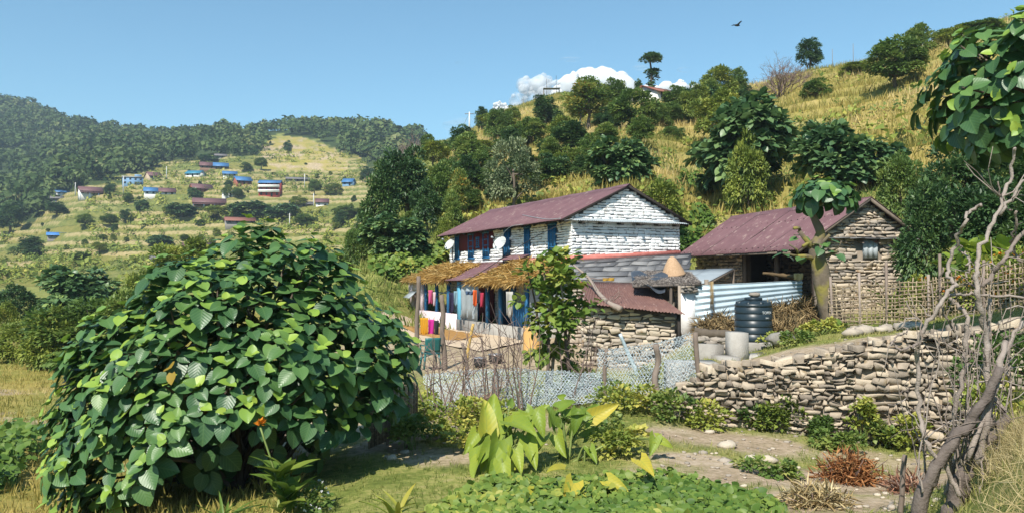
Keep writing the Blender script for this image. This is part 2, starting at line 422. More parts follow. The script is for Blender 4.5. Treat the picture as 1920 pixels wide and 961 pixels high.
# what grows where: dirt, dry gold, forest floor, riser
r, th, px, far, near = GI['r'], GI['th'], GI['px'], GI['far'], GI['near']
X, Y = P[:, 0], P[:, 1]
_, py = pix(np.where(Y[:, None] > .5, P, [0, 1, 0]))
n1 = fbm(X / 3 + 3, Y / 3 + 7, 4); n2 = fbm(X * .9 + 13, Y * .9 + 17, 4); n3 = fbm(X / 14 + 3, Y / 14 + 27, 4)
dr = r - wall_r(np.clip(th, -1, 1))
dirt = np.zeros(len(P))
path = sstep(-.3, .1, dr) * (1 - sstep(1.6, 2.8, dr + (n2 - .5) * 1.5)) * sstep(1290, 1380, px) * (Y > 0)
dirt = np.maximum(dirt, path)
def blob(cx, cy, rx, ry, soft=.5, jit=1.2):
    d = np.hypot((X - cx) / rx, (Y - cy) / ry) + (n2 - .5) * jit
    return 1 - sstep(1 - soft, 1 + soft * .3, d)
for px_, py_, Y_, rx, ry in ((1370, 830, 13.2, 1.3, 1.4), (1560, 905, 10.6, 2.3, 1.), (1480, 945, 9.2, 1.6, .7), (1690, 905, 10.5, 1.3, .9), (715, 845, 13, .7, .8), (1300, 880, 11.6, .7, .6), (800, 820, 13.5, 1., .5)):
    c = at(px_, py_, Y_); dirt = np.maximum(dirt, blob(c[0], c[1], rx, ry) * .95)
yard = sstep(20, 21.5, Y) * (1 - sstep(36, 38, Y)) * sstep(760, 800, px) * (1 - sstep(1560, 1620, px)) * (1 - sstep(1.2, 1.9, P[:, 2])); dirt = np.maximum(dirt, yard * .9 * sstep(.25, .5, n1 + .15))
dirt = np.maximum(dirt, .8 * sstep(.58, .68, n1) * (r < 34) * (r > 2))
gold = near * sstep(.28, .55, fbm(X / 9 + GI['kn'] * 3.1, Y / 9 + 4, 3) + .1) + far * sstep(.42, .70, fbm(X / 28 + GI['kf'] * 1.7, Y / 28 + GI['kf'] * 2.3, 3)) * .7
gold = np.maximum(gold, sstep(.45, .65, n3) * (r < 60) * (1 - sstep(350, 600, px)) * .9)
gold = np.maximum(gold, (1 - sstep(250, 420, px)) * sstep(8, 11, r) * (1 - sstep(18, 24, r)) * .8)
pxF = np.array([-900, -300, 0, 60, 100, 180, 250, 300, 380, 450, 485, 497, 520, 560, 600, 640, 690, 720, 780, 2500]); pyF = np.array([480, 470, 425, 415, 372, 342, 330, 310, 294, 289, 286, 262, 257, 257, 262, 285, 308, 312, 275, 275])
pxF2 = np.array([460, 490, 520, 560, 600, 640, 660]); pyF2 = np.array([300, 275, 262, 262, 275, 292, 305])
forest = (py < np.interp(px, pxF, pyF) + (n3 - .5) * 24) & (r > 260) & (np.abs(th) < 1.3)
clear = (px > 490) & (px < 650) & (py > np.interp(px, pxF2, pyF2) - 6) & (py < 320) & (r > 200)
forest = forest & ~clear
_h = lambda a, b: _H[np.mod(a.astype(int) * 37 + b.astype(int) * 11, 256), np.mod(a.astype(int) * 17 + b.astype(int) * 53 + 5, 256)]
seg = np.floor(th * 26 + GI['kf'] * 1.37 + (n3 - .5) * 1.2)
fieldv = _h(GI['kf'] + 400, seg + 200)
gold = np.where((far > .5), np.where(fieldv > .7, .62, np.where(fieldv > .45, .28, .0)) * (.75 + .5 * n1), gold)
gold = np.where(clear, np.clip(.2 + 1.4 * n1, 0, 1), gold); dirt = np.where(clear, np.maximum(dirt, sstep(.50, .62, fbm(X / 9 + 2, Y / 9 + 8, 4)) * .8), dirt)
riser = far * (GI['ff'] > .87) * sstep(.34, .5, fbm(X / 22 + 7, Y / 22 + 1, 3)) + near * .35 * (GI['fn'] > .62)
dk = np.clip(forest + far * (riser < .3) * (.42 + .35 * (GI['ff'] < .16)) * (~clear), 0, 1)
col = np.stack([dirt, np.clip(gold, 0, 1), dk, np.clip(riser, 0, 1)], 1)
m = bpy.data.materials.new('ground_earth'); m.use_nodes = True
nt = m.node_tree; N = nt.nodes; L = nt.links
bs = N['Principled BSDF']; bs.inputs['Roughness'].default_value = .95; bs.inputs['Specular IOR Level'].default_value = .1
pos = N.new('ShaderNodeNewGeometry').outputs['Position']
def noise(scale, det=5, src=None):
    t = N.new('ShaderNodeTexNoise'); t.inputs['Scale'].default_value = scale; t.inputs['Detail'].default_value = det; t.inputs['Roughness'].default_value = .65; L.new(src or pos, t.inputs['Vector']); return t.outputs[0]
def ramp(f, *st):
    q = N.new('ShaderNodeValToRGB'); e = q.color_ramp.elements
    while len(e) < len(st): e.new(.5)
    for i, (p_, c_) in enumerate(st): e[i].position = p_; e[i].color = (*c_, 1)
    L.new(f, q.inputs[0]); return q.outputs[0]
def mixc(f, a, b):
    q = N.new('ShaderNodeMix'); q.data_type = 'RGBA'; L.new(f, q.inputs[0]); L.new(a, q.inputs[6]); L.new(b, q.inputs[7]); return q.outputs[2]
def mth(op, a, b=None, c=None):
    q = N.new('ShaderNodeMath'); q.operation = op; q.use_clamp = op in ('ADD', 'MULTIPLY_ADD')
    for i, v in enumerate((a, b, c)):
        if v is None: continue
        if isinstance(v, (int, float)): q.inputs[i].default_value = v
        else: L.new(v, q.inputs[i])
    return q.outputs[0]
az = N.new('ShaderNodeAttribute'); az.attribute_name = 'zone'
sp_ = N.new('ShaderNodeSeparateColor'); L.new(az.outputs['Color'], sp_.inputs[0])
zd, zg, zf_ = sp_.outputs[0], sp_.outputs[1], sp_.outputs[2]; zr = az.outputs['Alpha']
fine = noise(9, 6); mid = noise(1.3, 6); big = noise(.12, 5)
fm = mth('ADD', mth('MULTIPLY', fine, .5), mth('MULTIPLY', mid, .5))
fb = mth('ADD', mth('MULTIPLY', mid, .45), mth('MULTIPLY', big, .55))
green = ramp(fm, (.32, (.07, .10, .02)), (.46, (.16, .19, .045)), (.56, (.28, .27, .085)), (.70, (.38, .32, .16)))
goldc = ramp(fb, (.3, (.12, .14, .03)), (.42, (.23, .215, .045)), (.55, (.35, .275, .08)), (.7, (.30, .21, .08)))
dirtc = ramp(fm, (.3, (.17, .12, .08)), (.5, (.38, .29, .20)), (.68, (.52, .43, .32)))
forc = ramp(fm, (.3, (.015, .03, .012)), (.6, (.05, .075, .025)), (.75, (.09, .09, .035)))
risc = ramp(fm, (.3, (.13, .115, .05)), (.48, (.31, .245, .125)), (.7, (.44, .35, .21)))
wob = mth('MULTIPLY', mth('SUBTRACT', fine, .5), .9)
def edge(z): return mth('MULTIPLY_ADD', mth('ADD', z, mth('MULTIPLY', wob, mth('MULTIPLY', z, 1.2))), 1, 0)
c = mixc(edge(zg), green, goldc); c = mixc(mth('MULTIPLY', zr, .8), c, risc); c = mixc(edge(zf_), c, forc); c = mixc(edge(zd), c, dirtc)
L.new(c, bs.inputs['Base Color'])
b = N.new('ShaderNodeBump'); b.inputs['Strength'].default_value = .7; b.inputs['Distance'].default_value = .06
L.new(noise(14, 6), b.inputs['Height']); L.new(b.outputs[0], bs.inputs['Normal'])
me = mb.mesh('ground', True)
a = me.attributes.new('zone', 'FLOAT_COLOR', 'POINT'); a.data.foreach_set('color', np.vstack([col, [[0, 0, 0, 0]]]).astype(np.float32).ravel())
me.materials.append(m)
o = bpy.data.objects.new('ground', me); COL.objects.link(o); struct(o)
G_P, G_PX, G_PY, G_R, G_GOLD, G_FOREST, G_NEAR, G_FAR, G_DIRT, G_FN, G_FF = P, px, py, r, gold, forest, near, far, dirt, GI['fn'], GI['ff']

# ------------------------------------------------------------------ leaves, crowns and trees
def heart(na=3, ns=6, droop=.22, cup=.10, wide=.46, cord=.10, arrow=False):
    """broad heart-shaped leaf, base at the origin, tip along +y, upper side +z; na points across"""
    V = []; U = []
    for i in range(ns):
        t = i / ns
        w = wide * (math.sin(PI * min(1, (t * .92 + .10)) ** .72) ** .75) if i else wide * .55
        if arrow: w = wide * min(1, (t + .16) / .3) ** .7 * (1 - t) ** .72 * 1.12
        for j in range(na):
            a = 2 * j / (na - 1) - 1
            y = t - cord * (abs(a) ** 1.5) * max(0, 1 - t * 2.2) + .03 * abs(a)
            V.append((a * w, y, cup * abs(a) ** 1.3 * (1 - .5 * t) - droop * t * t)); U.append((a * w / wide * .8, t, 0))
    V.append((0, 1, -droop)); U.append((0, 1, 0))
    Fs = []
    for i in range(ns - 1):
        for j in range(na - 1):
            Fs.append((i * na + j, i * na + j + 1, (i + 1) * na + j + 1, (i + 1) * na + j))
    k = (ns - 1) * na
    for j in range(na - 1): Fs.append((k + j, k + j + 1, ns * na))
    return np.array(V), Fs, np.array(U)
def blade(ns=5, wide=.09, droop=.35, fold=.03, tipw=.0):
    """long pointed leaf: base at origin, along +y, bending towards -z"""
    V = []; U = []
    for i in range(ns + 1):
        t = i / ns; w = wide * max(.02, math.sin(PI * (t * .9 + .1)) ** .8)
        for a in (-1, 0, 1):
            V.append((a * w, t, fold * abs(a) - droop * t * t)); U.append((a * .8, t, 0))
    Fs = [(i * 3 + j, i * 3 + j + 1, i * 3 + j + 4, i * 3 + j + 3) for i in range(ns) for j in (0, 1)]
    return np.array(V), Fs, np.array(U)
LEAF2 = (np.array([(0, 0, 0), (-.27, .45, .06), (0, 1, -.12), (.27, .45, .06)], float), [(0, 3, 2), (0, 2, 1)])
LEAFW = (np.array([(0, 0, 0), (-.42, .40, .06), (0, 1, -.15), (.42, .40, .06)], float), [(0, 3, 2), (0, 2, 1)])
HEART3 = heart(3, 4); HEART5 = heart(5, 7)
BLADE = blade()

def clumps_on(rs, shape, n, rmin, rmax, low=-.35):
    """n clump balls on the outside of an ellipsoid ((cx,cy,cz),(rx,ry,rz))"""
    c, rr = np.array(shape[0], float), np.array(shape[1], float); out = []
    while len(out) < n:
        d = rdir(rs, 1)[0]
        if d[2] < low: continue
        q = c + d * rr * rs.uniform(.55, .92)
        out.append((q, rs.uniform(rmin, rmax)))
    return out
def crown(mb, rs, clumps, n, leaf, size, tone=(.2, .6), flat=.8, gravity=.35, center=None, young=0., aspect=1.):
    TV, TF = leaf[0], leaf[1]; uv = leaf[2] if len(leaf) > 2 else None
    C = np.array([c for c, q in clumps]); Q = np.array([q for c, q in clumps])
    if center is None: center = C.mean(0) - [0, 0, .3 * np.ptp(C[:, 2]) if len(C) > 1 else 0]
    k = rs.choice(len(C), n, p=Q ** 2 / (Q ** 2).sum())
    d = rdir(rs, n); d[:, 2] = np.where(d[:, 2] < -.5, -d[:, 2], d[:, 2])
    rad_ = rs.uniform(.35, 1.08, n) ** .6
    p = C[k] + d * (Q[k] * rad_)[:, None] * np.array([1, 1, flat])
    outw = p - center; outw /= np.linalg.norm(outw, axis=1)[:, None] + 1e-9
    D = outw * .7 + d * .5 + rdir(rs, n) * .6 - np.array([0, 0, gravity])
    U = outw * .5 + d * .35 + np.array([0, 0, .75]) + rdir(rs, n) * .45
    M = frames(D, U)
    ct = rs.uniform(tone[0], tone[1], len(C))
    t = ct[k] + rs.normal(0, .09, n)
    if young: t = np.where(rs.rand(n) < young, rs.uniform(.8, 1, n), t)
    S = rs.uniform(size[0], size[1], n)
    S = np.stack([S * aspect, S, S], 1)
    mb.inst(TV, TF, M, p, S, np.clip(t, 0, 1), uv)
def limbs(mb, rs, base, h, top_r, r0, clumps, nl=7, n=7, lean=(0, 0)):
    """tapered trunk and limbs that run out to some of the clumps"""
    base = np.array(base, float); top = base + [lean[0], lean[1], h]
    P_ = [base + (top - base) * t + np.append(rs.normal(0, r0 * .5, 2) * (0 < t < 1), 0) for t in np.linspace(0, 1, 5)]
    P_[0] = base - [0, 0, .25]
    tube(mb, smoothpath(P_, 3), np.linspace(r0, r0 * .45, 13), n, rs.uniform(.3, .6), wob=.1, rng=rs)
    order = rs.permutation(len(clumps))[:nl]
    for i in order:
        c = np.asarray(clumps[i][0]); s = base + (top - base) * rs.uniform(.35, .95)
        m_ = (s + c) / 2 + rs.normal(0, .12 * np.linalg.norm(c - s), 3) * [1, 1, .5]
        tube(mb, smoothpath([s, m_, c], 3), np.linspace(r0 * .4, r0 * .08, 7), 5, rs.uniform(.3, .6))

G = lambda *a: a
M_LEAF = mat('leaf_mid_green', [(0.058, 0.111, 0.026), (0.124, 0.202, 0.044), (0.221, 0.286, 0.065), (0.364, 0.377, 0.104)], .5, 1.2, .3, transl=.36, spec=.35, pos=[0, .4, .75, 1])
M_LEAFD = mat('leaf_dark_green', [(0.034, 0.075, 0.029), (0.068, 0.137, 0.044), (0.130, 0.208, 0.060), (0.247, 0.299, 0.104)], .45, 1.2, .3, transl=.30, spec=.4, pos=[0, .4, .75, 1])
M_LEAFG = mat('leaf_grey_green', [(0.052, 0.086, 0.042), (0.117, 0.163, 0.078), (0.221, 0.267, 0.137), (0.351, 0.377, 0.221)], .6, 1.2, .3, transl=.3)
M_LEAFY = mat('leaf_yellow_green', [(0.091, 0.137, 0.026), (0.189, 0.247, 0.044), (0.325, 0.358, 0.065), (0.520, 0.455, 0.104)], .55, 1.2, .3, transl=.3)
M_LEAFO = mat('leaf_ochre', [(.12, .10, .02), (.25, .19, .03), (.40, .26, .04), (.5, .2, .04)], .6, 1.2, .3, transl=.3)
M_TWIG = mat('dry_twigs', [(.10, .07, .06), (.20, .14, .12), (.32, .24, .2)], .85, 8, .4)
M_BARK = mat('bark', [(.05, .04, .03), (.13, .105, .08), (.26, .22, .18)], .9, 9, .6, bump=.6, stretch=(1, 1, .3))
M_FIG = mat('fig_leaf', [(.028, .075, .030), (.052, .128, .044), (.105, .205, .052), (.24, .37, .05), (.34, .44, .065)], .40, 3, .14, transl=.2, spec=.5, vein=True, bump=.3, pos=[0, .35, .62, .85, 1], bdist=.008)
M_FIGF = mat('fig_leaf_distant', [(0.044, 0.101, 0.042), (0.086, 0.169, 0.065), (0.156, 0.247, 0.091), (0.273, 0.364, 0.104)], .4, 2, .2, transl=.28, spec=.45, pos=[0, .4, .75, 1])

# --- prototypes: name -> builder giving a thing (trunk, crown) about 1 unit wide per metre
def make_tree(name, seed, shapes, ncl, nleaf, leaf, size, mleaf, h, r0, clr=(.5, .9), tone=(.15, .65), low=-.35, limbn=8, young=0., bare=False, extra=None, gravity=.35):
    rs = np.random.RandomState(seed)
    t = thing(name, '', 'tree')
    cl = []
    for s_, n_ in zip(shapes, ncl): cl += clumps_on(rs, s_, n_, clr[0], clr[1], low)
    mb = MB(); limbs(mb, rs, (0, 0, 0), h, 0, r0, cl, limbn); mb.build('trunk', M_BARK, t, True)
    mb = MB(); crown(mb, rs, cl, nleaf, leaf, size, tone, young=young, gravity=gravity, center=np.array([0, 0, h * .6]))
    mb.build('crown', mleaf, t)
    if extra is not None:
        mb = MB(); k = rs.permutation(len(cl))[:max(1, len(cl) // 4)]
        crown(mb, rs, [(cl[i][0] + [0, 0, .15], cl[i][1] * 1.05) for i in k], nleaf // 8, leaf, size, (.3, .9), center=np.array([0, 0, h * .6])); mb.build('blossom', extra, t)
    return t
PROTO = {}
# every prototype is about 6 m tall and 6 m wide before scaling
PROTO['round'] = make_tree('broadleaf_tree', 11, [((0, 0, 3.1), (2.6, 2.6, 2.5))], [46], 6200, LEAF2, (.26, .46), M_LEAF, 3.4, .2, low=-.75)
PROTO['round2'] = make_tree('broadleaf_tree', 12, [((-.6, 0, 3.7), (2.0, 2.2, 2.1)), ((1.2, .3, 2.4), (1.7, 1.9, 1.9))], [26, 22], 5200, LEAF2, (.26, .46), M_LEAF, 3.2, .2, tone=(.25, .8), low=-.75)
PROTO['dark'] = make_tree('evergreen_tree', 13, [((0, 0, 2.9), (2.2, 2.2, 2.8))], [46], 5600, LEAF2, (.24, .42), M_LEAFD, 3.8, .22, tone=(.1, .6), low=-.7)
PROTO['dark2'] = make_tree('evergreen_tree', 14, [((0.2, 0, 4.1), (1.5, 1.6, 1.8)), ((-.4, .2, 2.0), (2.3, 2.2, 1.9))], [20, 28], 5600, LEAF2, (.24, .42), M_LEAFD, 3.6, .22, tone=(.15, .75), low=-.7)
PROTO['grey'] = make_tree('olive_tree', 15, [((0, 0, 3.0), (2.5, 2.4, 2.6))], [46], 6000, LEAF2, (.18, .32), M_LEAFG, 3.6, .2, tone=(.2, .8), low=-.6)
PROTO['yellow'] = make_tree('feathery_tree', 16, [((0, 0, 3.0), (2.4, 2.4, 2.6))], [40], 4600, LEAF2, (.22, .42), M_LEAFY, 3.5, .16, tone=(.15, .7), low=-.6)
PROTO['flower'] = make_tree('flowering_tree', 17, [((0, 0, 3.3), (1.8, 1.8, 2.7))], [32], 3600, LEAF2, (.24, .42), M_LEAF, 3.6, .16, tone=(.3, .9), low=-.6, extra=M_LEAFO)
PROTO['bush'] = make_tree('leafy_bush', 18, [((0, 0, 1.15), (2.7, 2.7, 3.1))], [50], 6600, LEAF2, (.22, .40), M_LEAFY, 1.6, .12, tone=(.05, .55), low=-.32)
PROTO['bushg'] = make_tree('leafy_bush', 19, [((0, 0, 1.15), (2.7, 2.7, 3.1))], [50], 6600, LEAF2, (.22, .40), M_LEAF, 1.6, .12, tone=(.15, .7), low=-.32)
PROTO['fig'] = make_tree('fig_tree', 20, [((0, 0, 2.3), (2.9, 2.8, 2.8))], [56], 4200, HEART3, (.32, .52), M_FIGF, 2.2, .2, tone=(.2, .75), low=-.75, young=.06, gravity=.5)
PROTO['fig2'] = make_tree('fig_tree', 21, [((-.8, 0, 2.7), (2.2, 2.3, 2.4)), ((1.3, .2, 2.0), (1.7, 2., 2.2))], [34, 26], 4200, HEART3, (.32, .52), M_FIGF, 2.2, .2, tone=(.2, .75), low=-.75, young=.06, gravity=.5)
# the tall bare-stemmed tree with two leaf balls
def make_lollipop():
    rs = np.random.RandomState(31); t = thing('lopped_tree', '', 'tree'); mb = MB()
    tube(mb, smoothpath([(0, 0, -.3), (.1, 0, 2), (.35, 0, 4), (.2, .1, 6)], 4), np.linspace(.16, .07, 13), 6, .4); mb.build('trunk', M_BARK, t, True)
    cl = clumps_on(rs, ((.25, 0, 5.9), (.75, .75, .6)), 11, .35, .55, -.8) + clumps_on(rs, ((.5, 0, 4.0), (.42, .42, .55)), 8, .25, .4, -.9) + clumps_on(rs, ((.25, 0, 2.7), (.22, .22, .55)), 5, .15, .3, -.9)
    mb = MB(); crown(mb, rs, cl, 2400, LEAF2, (.16, .3), (.1, .6)); mb.build('crown', M_LEAFD, t); return t
PROTO['lopped'] = make_lollipop()
def make_bare(seed, ngen=5, spread=.55, mat_=None, name='bare_bush', r0=.07, stems=16, L0=1.5):
    rs = np.random.RandomState(seed); t = thing(name, '', 'bush'); mb = MB()
    def grow(p, d, L_, r_, g):
        q = p + d * L_ * .5 + rs.normal(0, .04 * L_, 3); e = q + (d + rs.normal(0, .18, 3)) * L_ * .5
        tube(mb, [p, q, e], [r_, r_ * .8, r_ * .6], 4 if g > 1 else 5, rs.uniform(.2, .9), cap=False)
        if g >= ngen: return
        for _ in range(3 if g < 4 else 2):
            nd = d + rs.normal(0, spread, 3) + [0, 0, .12]; nd /= np.linalg.norm(nd)
            grow(e, nd, L_ * rs.uniform(.6, .85), r_ * .6, g + 1)
    for _ in range(stems):
        d = np.append(rs.normal(0, .5, 2), 1.); d /= np.linalg.norm(d)
        grow(np.append(rs.normal(0, .3, 2), -.1), d, rs.uniform(.7, 1.) * L0, r0, 1)
    mb.build('branches', mat_ or M_TWIG, t); return t
PROTO['bare'] = make_bare(33)
PH = {'round': 6, 'round2': 6, 'dark': 6, 'dark2': 6, 'grey': 5.8, 'yellow': 5.8, 'flower': 6.2, 'bush': 4.6, 'bushg': 4.6, 'fig': 5.6, 'fig2': 5.6, 'lopped': 6.7, 'bare': 4.9}
PW = {'round': 6.2, 'round2': 6.4, 'dark': 5.6, 'dark2': 5.4, 'grey': 6, 'yellow': 5.8, 'flower': 4.6, 'bush': 6.4, 'bushg': 6.4, 'fig': 6.6, 'fig2': 6.6, 'lopped': 1.9, 'bare': 5.0}
PROTO_USED = set()
rng = np.random.RandomState(5)
def plant(kind, px, ptop, pbase, wpx, label, cat='tree', rmin=34., Y=None, group=None, rz=None):
    """a tree of a kind whose foot the photo shows at (px, pbase), its top at ptop, wpx wide"""
    if Y is None: g = hit(px, pbase, rmin)
    else:
        x = uw(px, pbase) * Y; g = np.array([x, Y, gz(x, Y)])
    top = EYE + slope(ptop) * g[1]
    hh = max(.6, top - g[2]); ww = wpx * g[1] / F
    s = (ww / PW[kind], ww / PW[kind], hh / PH[kind])
    p = PROTO[kind]; rz = rng.uniform(0, 6.28) if rz is None else rz
    loc = (g[0], g[1], g[2] - .05)
    if kind not in PROTO_USED:
        PROTO_USED.add(kind); o = p; o.location = loc; o.rotation_euler = (0, 0, rz); o.scale = s; o['label'] = label; o['category'] = cat
        if group: o['group'] = group
    else: o = dup(p, loc, rz, s, label, group, cat)
    return o

HT = 'trees and bushes on the near hillside'
TREES = [  # kind, column, top row, foot row, width, label, category, distance or None
 ('dark', 762, 262, 440, 118, 'tallest dense dark tree at the hill corner by the white house', 'tree', 58),
 ('dark2', 715, 300, 452, 90, 'dark bushy tree at the outer edge of the hill, over the valley', 'tree', 54),
 ('round', 828, 300, 425, 80, 'mid green tree between the dark corner trees and the yellow blossoming one', 'tree', 55),
 ('dark', 800, 330, 450, 70, 'dark narrow tree directly below the tallest corner tree', 'tree', 48),
 ('flower', 862, 312, 432, 52, 'tree with yellow blossom behind the white house roof', 'tree', 49),
 ('grey', 962, 252, 402, 118, 'big grey-green olive tree above the white house roof', 'tree', 50),
 ('round2', 880, 246, 345, 90, 'light green tree below the utility pole on the ridge', 'tree', 84),
 ('yellow', 812, 262, 345, 75, 'pale yellowish tree on the low end of the ridge', 'tree', 95),
 ('round', 803, 250, 292, 34, 'small round bright green treetop on the low ridge', 'tree', 125),
 ('bare', 770, 238, 275, 62, 'leafless pinkish tree at the far end of the ridge', 'tree', 150),
 ('yellow', 925, 210, 262, 70, 'feathery yellow-green tree on the ridge shoulder by the small cloud', 'tree', 118),
 ('dark2', 905, 200, 240, 40, 'thin dark conifer-like tree on the ridge by the small cloud', 'tree', 128),
 ('round2', 985, 222, 300, 100, 'broad green tree on the slope under the grassy hilltop', 'tree', 88),
 ('dark', 1030, 195, 250, 60, 'small dark tree beside the bare earth bank of the hilltop', 'tree', 110),
 ('dark2', 1062, 228, 322, 110, 'dark green tree in the middle of the hillside thicket', 'tree', 72),
 ('flower', 1105, 142, 262, 105, 'tall mango-like tree with orange tinged tips in front of the big cloud', 'tree', 88),
 ('round', 1190, 162, 285, 105, 'large olive green tree standing below the two-ball lopped tree', 'tree', 76),
 ('round2', 1130, 232, 315, 85, 'leafy tree with a yellow patch above the round fig on the slope', 'tree', 66),
 ('dark', 1035, 282, 362, 80, 'dark tree between the olive tree and the hillside fig', 'tree', 58),
 ('round', 915, 318, 410, 70, 'green tree half hidden behind the grey-green olive tree', 'tree', 62),
 ('yellow', 1000, 300, 352, 60, 'yellowish bush in the thicket behind the olive tree', 'bush', 70),
 ('dark2', 1095, 285, 330, 70, 'low dark bush at the foot of the hillside thicket', 'bush', 58),
 ('fig', 1166, 246, 358, 146, 'rounded fig tree with big grey-green leaves right above the white gable', 'tree', 47),
 ('fig2', 1390, 172, 340, 226, 'largest hillside fig tree, a wide dome of big leaves', 'tree', 44),
 ('bush', 1402, 232, 345, 96, 'yellow-green bush growing against the largest hillside fig', 'bush', 41),
 ('lopped', 1218, 96, 185, 44, 'tall lopped tree with two leaf balls on a bare stem against the sky', 'tree', 120),
 ('dark2', 1196, 148, 186, 26, 'small pointed tree beside the two-ball lopped tree', 'tree', 122),
 ('fig', 1312, 152, 232, 84, 'dark leafy tree beside the rusty roofed hilltop hut', 'tree', 88),
 ('yellow', 1350, 118, 205, 84, 'light green tree on the crest between the hut and the brown bush', 'tree', 92),
 ('round', 1385, 124, 180, 44, 'small rounded treetop on the crest near the brown bush', 'tree', 100),
 ('bare', 1466, 96, 196, 108, 'brown leafless bush on the crest below the lone skyline tree', 'bush', 82),
 ('dark', 1519, 66, 140, 54, 'lone dark tree standing on the skyline with a gappy crown', 'tree', 105),
 ('bushg', 1530, 144, 200, 66, 'small round green bush on the golden field under the skyline tree', 'bush', 72),
 ('bush', 1606, 116, 172, 84, 'yellow-green bush beside the big round hillside tree', 'bush', 80),
 ('round', 1682, 66, 206, 128, 'big round tree high on the golden terraces', 'tree', 63),
 ('round2', 1722, 42, 130, 80, 'tree with two peaks behind the big round hillside tree', 'tree', 76),
 ('yellow', 1785, 48, 120, 86, 'light green tree on the crest, second from the big round tree', 'tree', 78),
 ('round', 1840, 40, 112, 110, 'yellowish bush on the crest behind the overhanging fig', 'bush', 78),
 ('yellow', 1345, 165, 250, 120, 'light green scrub tree above the largest hillside fig', 'tree', 66),
 ('bushg', 1260, 232, 262, 60, 'low round bush at the edge of the golden field above the fig', 'bush', 72),
 ('round', 1255, 190, 235, 70, 'green bush just below the rusty roofed hilltop hut', 'bush', 84),
 ('dark', 1140, 200, 268, 70, 'dark tree filling the gap between the mango-like and olive trees', 'tree', 82),
 ('fig2', 1585, 212, 335, 196, 'wide dark leafy tree directly behind the stone house ridge', 'tree', 37),
 ('bush', 1236, 330, 415, 106, 'yellow-green bush behind the white gable', 'bush', 37.5),
 ('bushg', 1690, 272, 400, 96, 'shrub with broad bright leaves beside the stone gable peak', 'bush', 31),
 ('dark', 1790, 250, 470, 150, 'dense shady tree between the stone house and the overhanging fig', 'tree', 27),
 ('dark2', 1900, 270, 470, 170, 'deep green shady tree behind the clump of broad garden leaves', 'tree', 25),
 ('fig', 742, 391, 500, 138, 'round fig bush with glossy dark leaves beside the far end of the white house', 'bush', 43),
 ('bushg', 668, 416, 500, 66, 'smooth small-leaved bush beside the round fig near the white house', 'bush', 47),
 ('bush', 842, 400, 462, 60, 'low yellow-green bush at the end of the white house roof', 'bush', 46),
 ('round2', 850, 355, 430, 56, 'green tree right behind the far end of the white house roof', 'tree', 47.5),
 ('yellow', 905, 262, 310, 70, 'sparse yellow-green tree at mid slope above the olive', 'tree', 90),
 ('dark2', 1735, 335, 515, 120, 'dark shrub added to deepen the shade beside the stone house corner', 'bush', 24.5),  # three dark shrubs added so the slope behind the lattice reads as shade
 ('dark', 1850, 320, 530, 150, 'dark shrub added to deepen the shade directly behind the mound of broad leaves', 'bush', 22.5),
 ('dark2', 1950, 330, 530, 150, 'dark shrub added to deepen the shade under the overhanging fig', 'bush', 21.5),
 # beyond the big fig bush
 ('fig', 147, 484, 585, 158, 'broad fig tree beyond the large bush, above the valley', 'tree', 60),
 ('dark', 30, 526, 612, 100, 'dark blue-green tree at the valley edge by the broad fig', 'tree', 60),
 ('bushg', 165, 548, 700, 250, 'wide mixed green thicket behind the large foreground fig bush', 'bush', 36),
 ('round2', 240, 540, 690, 150, 'taller bushy tree growing right behind the large fig bush', 'tree', 34),
 ('bush', 105, 566, 690, 130, 'pale olive bush in the middle of the valley-side thicket', 'bush', 35),
 ('bush', 50, 592, 662, 130, 'lighter bush beside the thicket on the grassy slope', 'bush', 39),
 ('yellow', 345, 440, 560, 150, 'pale feathery tree showing over the large fig bush', 'tree', 62),
 ('yellow', 5, 560, 668, 60, 'thin-trunked young tree on the grassy slope by the valley', 'tree', 44),
 ('bush', 265, 500, 600, 110, 'reddish-tipped bush between the broad fig and the pale tree', 'bush', 52),
]
for k, px_, pt, pb, wp, lab, cat, Yd in TREES:
    plant(k, px_, pt, pb, wp, lab, cat, Y=Yd, group=None)

THK = [(905, 330), (950, 275), (1000, 262), (1050, 262), (1095, 222), (1150, 240), (1210, 262), (1180, 300), (1120, 300), (1060, 318), (1010, 345), (930, 372), (890, 390), (870, 352), (840, 345), (812, 400), (775, 418), (730, 440), (900, 300), (970, 330), (1235, 225), (1300, 215), (1330, 200), (1400, 190), (1270, 205), (860, 290), (930, 250), (960, 232), (1030, 300), (1085, 268), (1150, 205), (1020, 228)]
for i_, (a_, b_) in enumerate(THK):
    w_ = rng.uniform(46, 82)
    plant(['round', 'dark2', 'bushg', 'bush', 'round2', 'dark'][i_ % 6], a_ + rng.uniform(-8, 8), b_ - w_ * rng.uniform(.55, .85), b_ + 12, w_, 'scrubby bush filling the thicket on the near hillside', 'bush', rmin=44, group='scrub bushes of the hillside thicket')
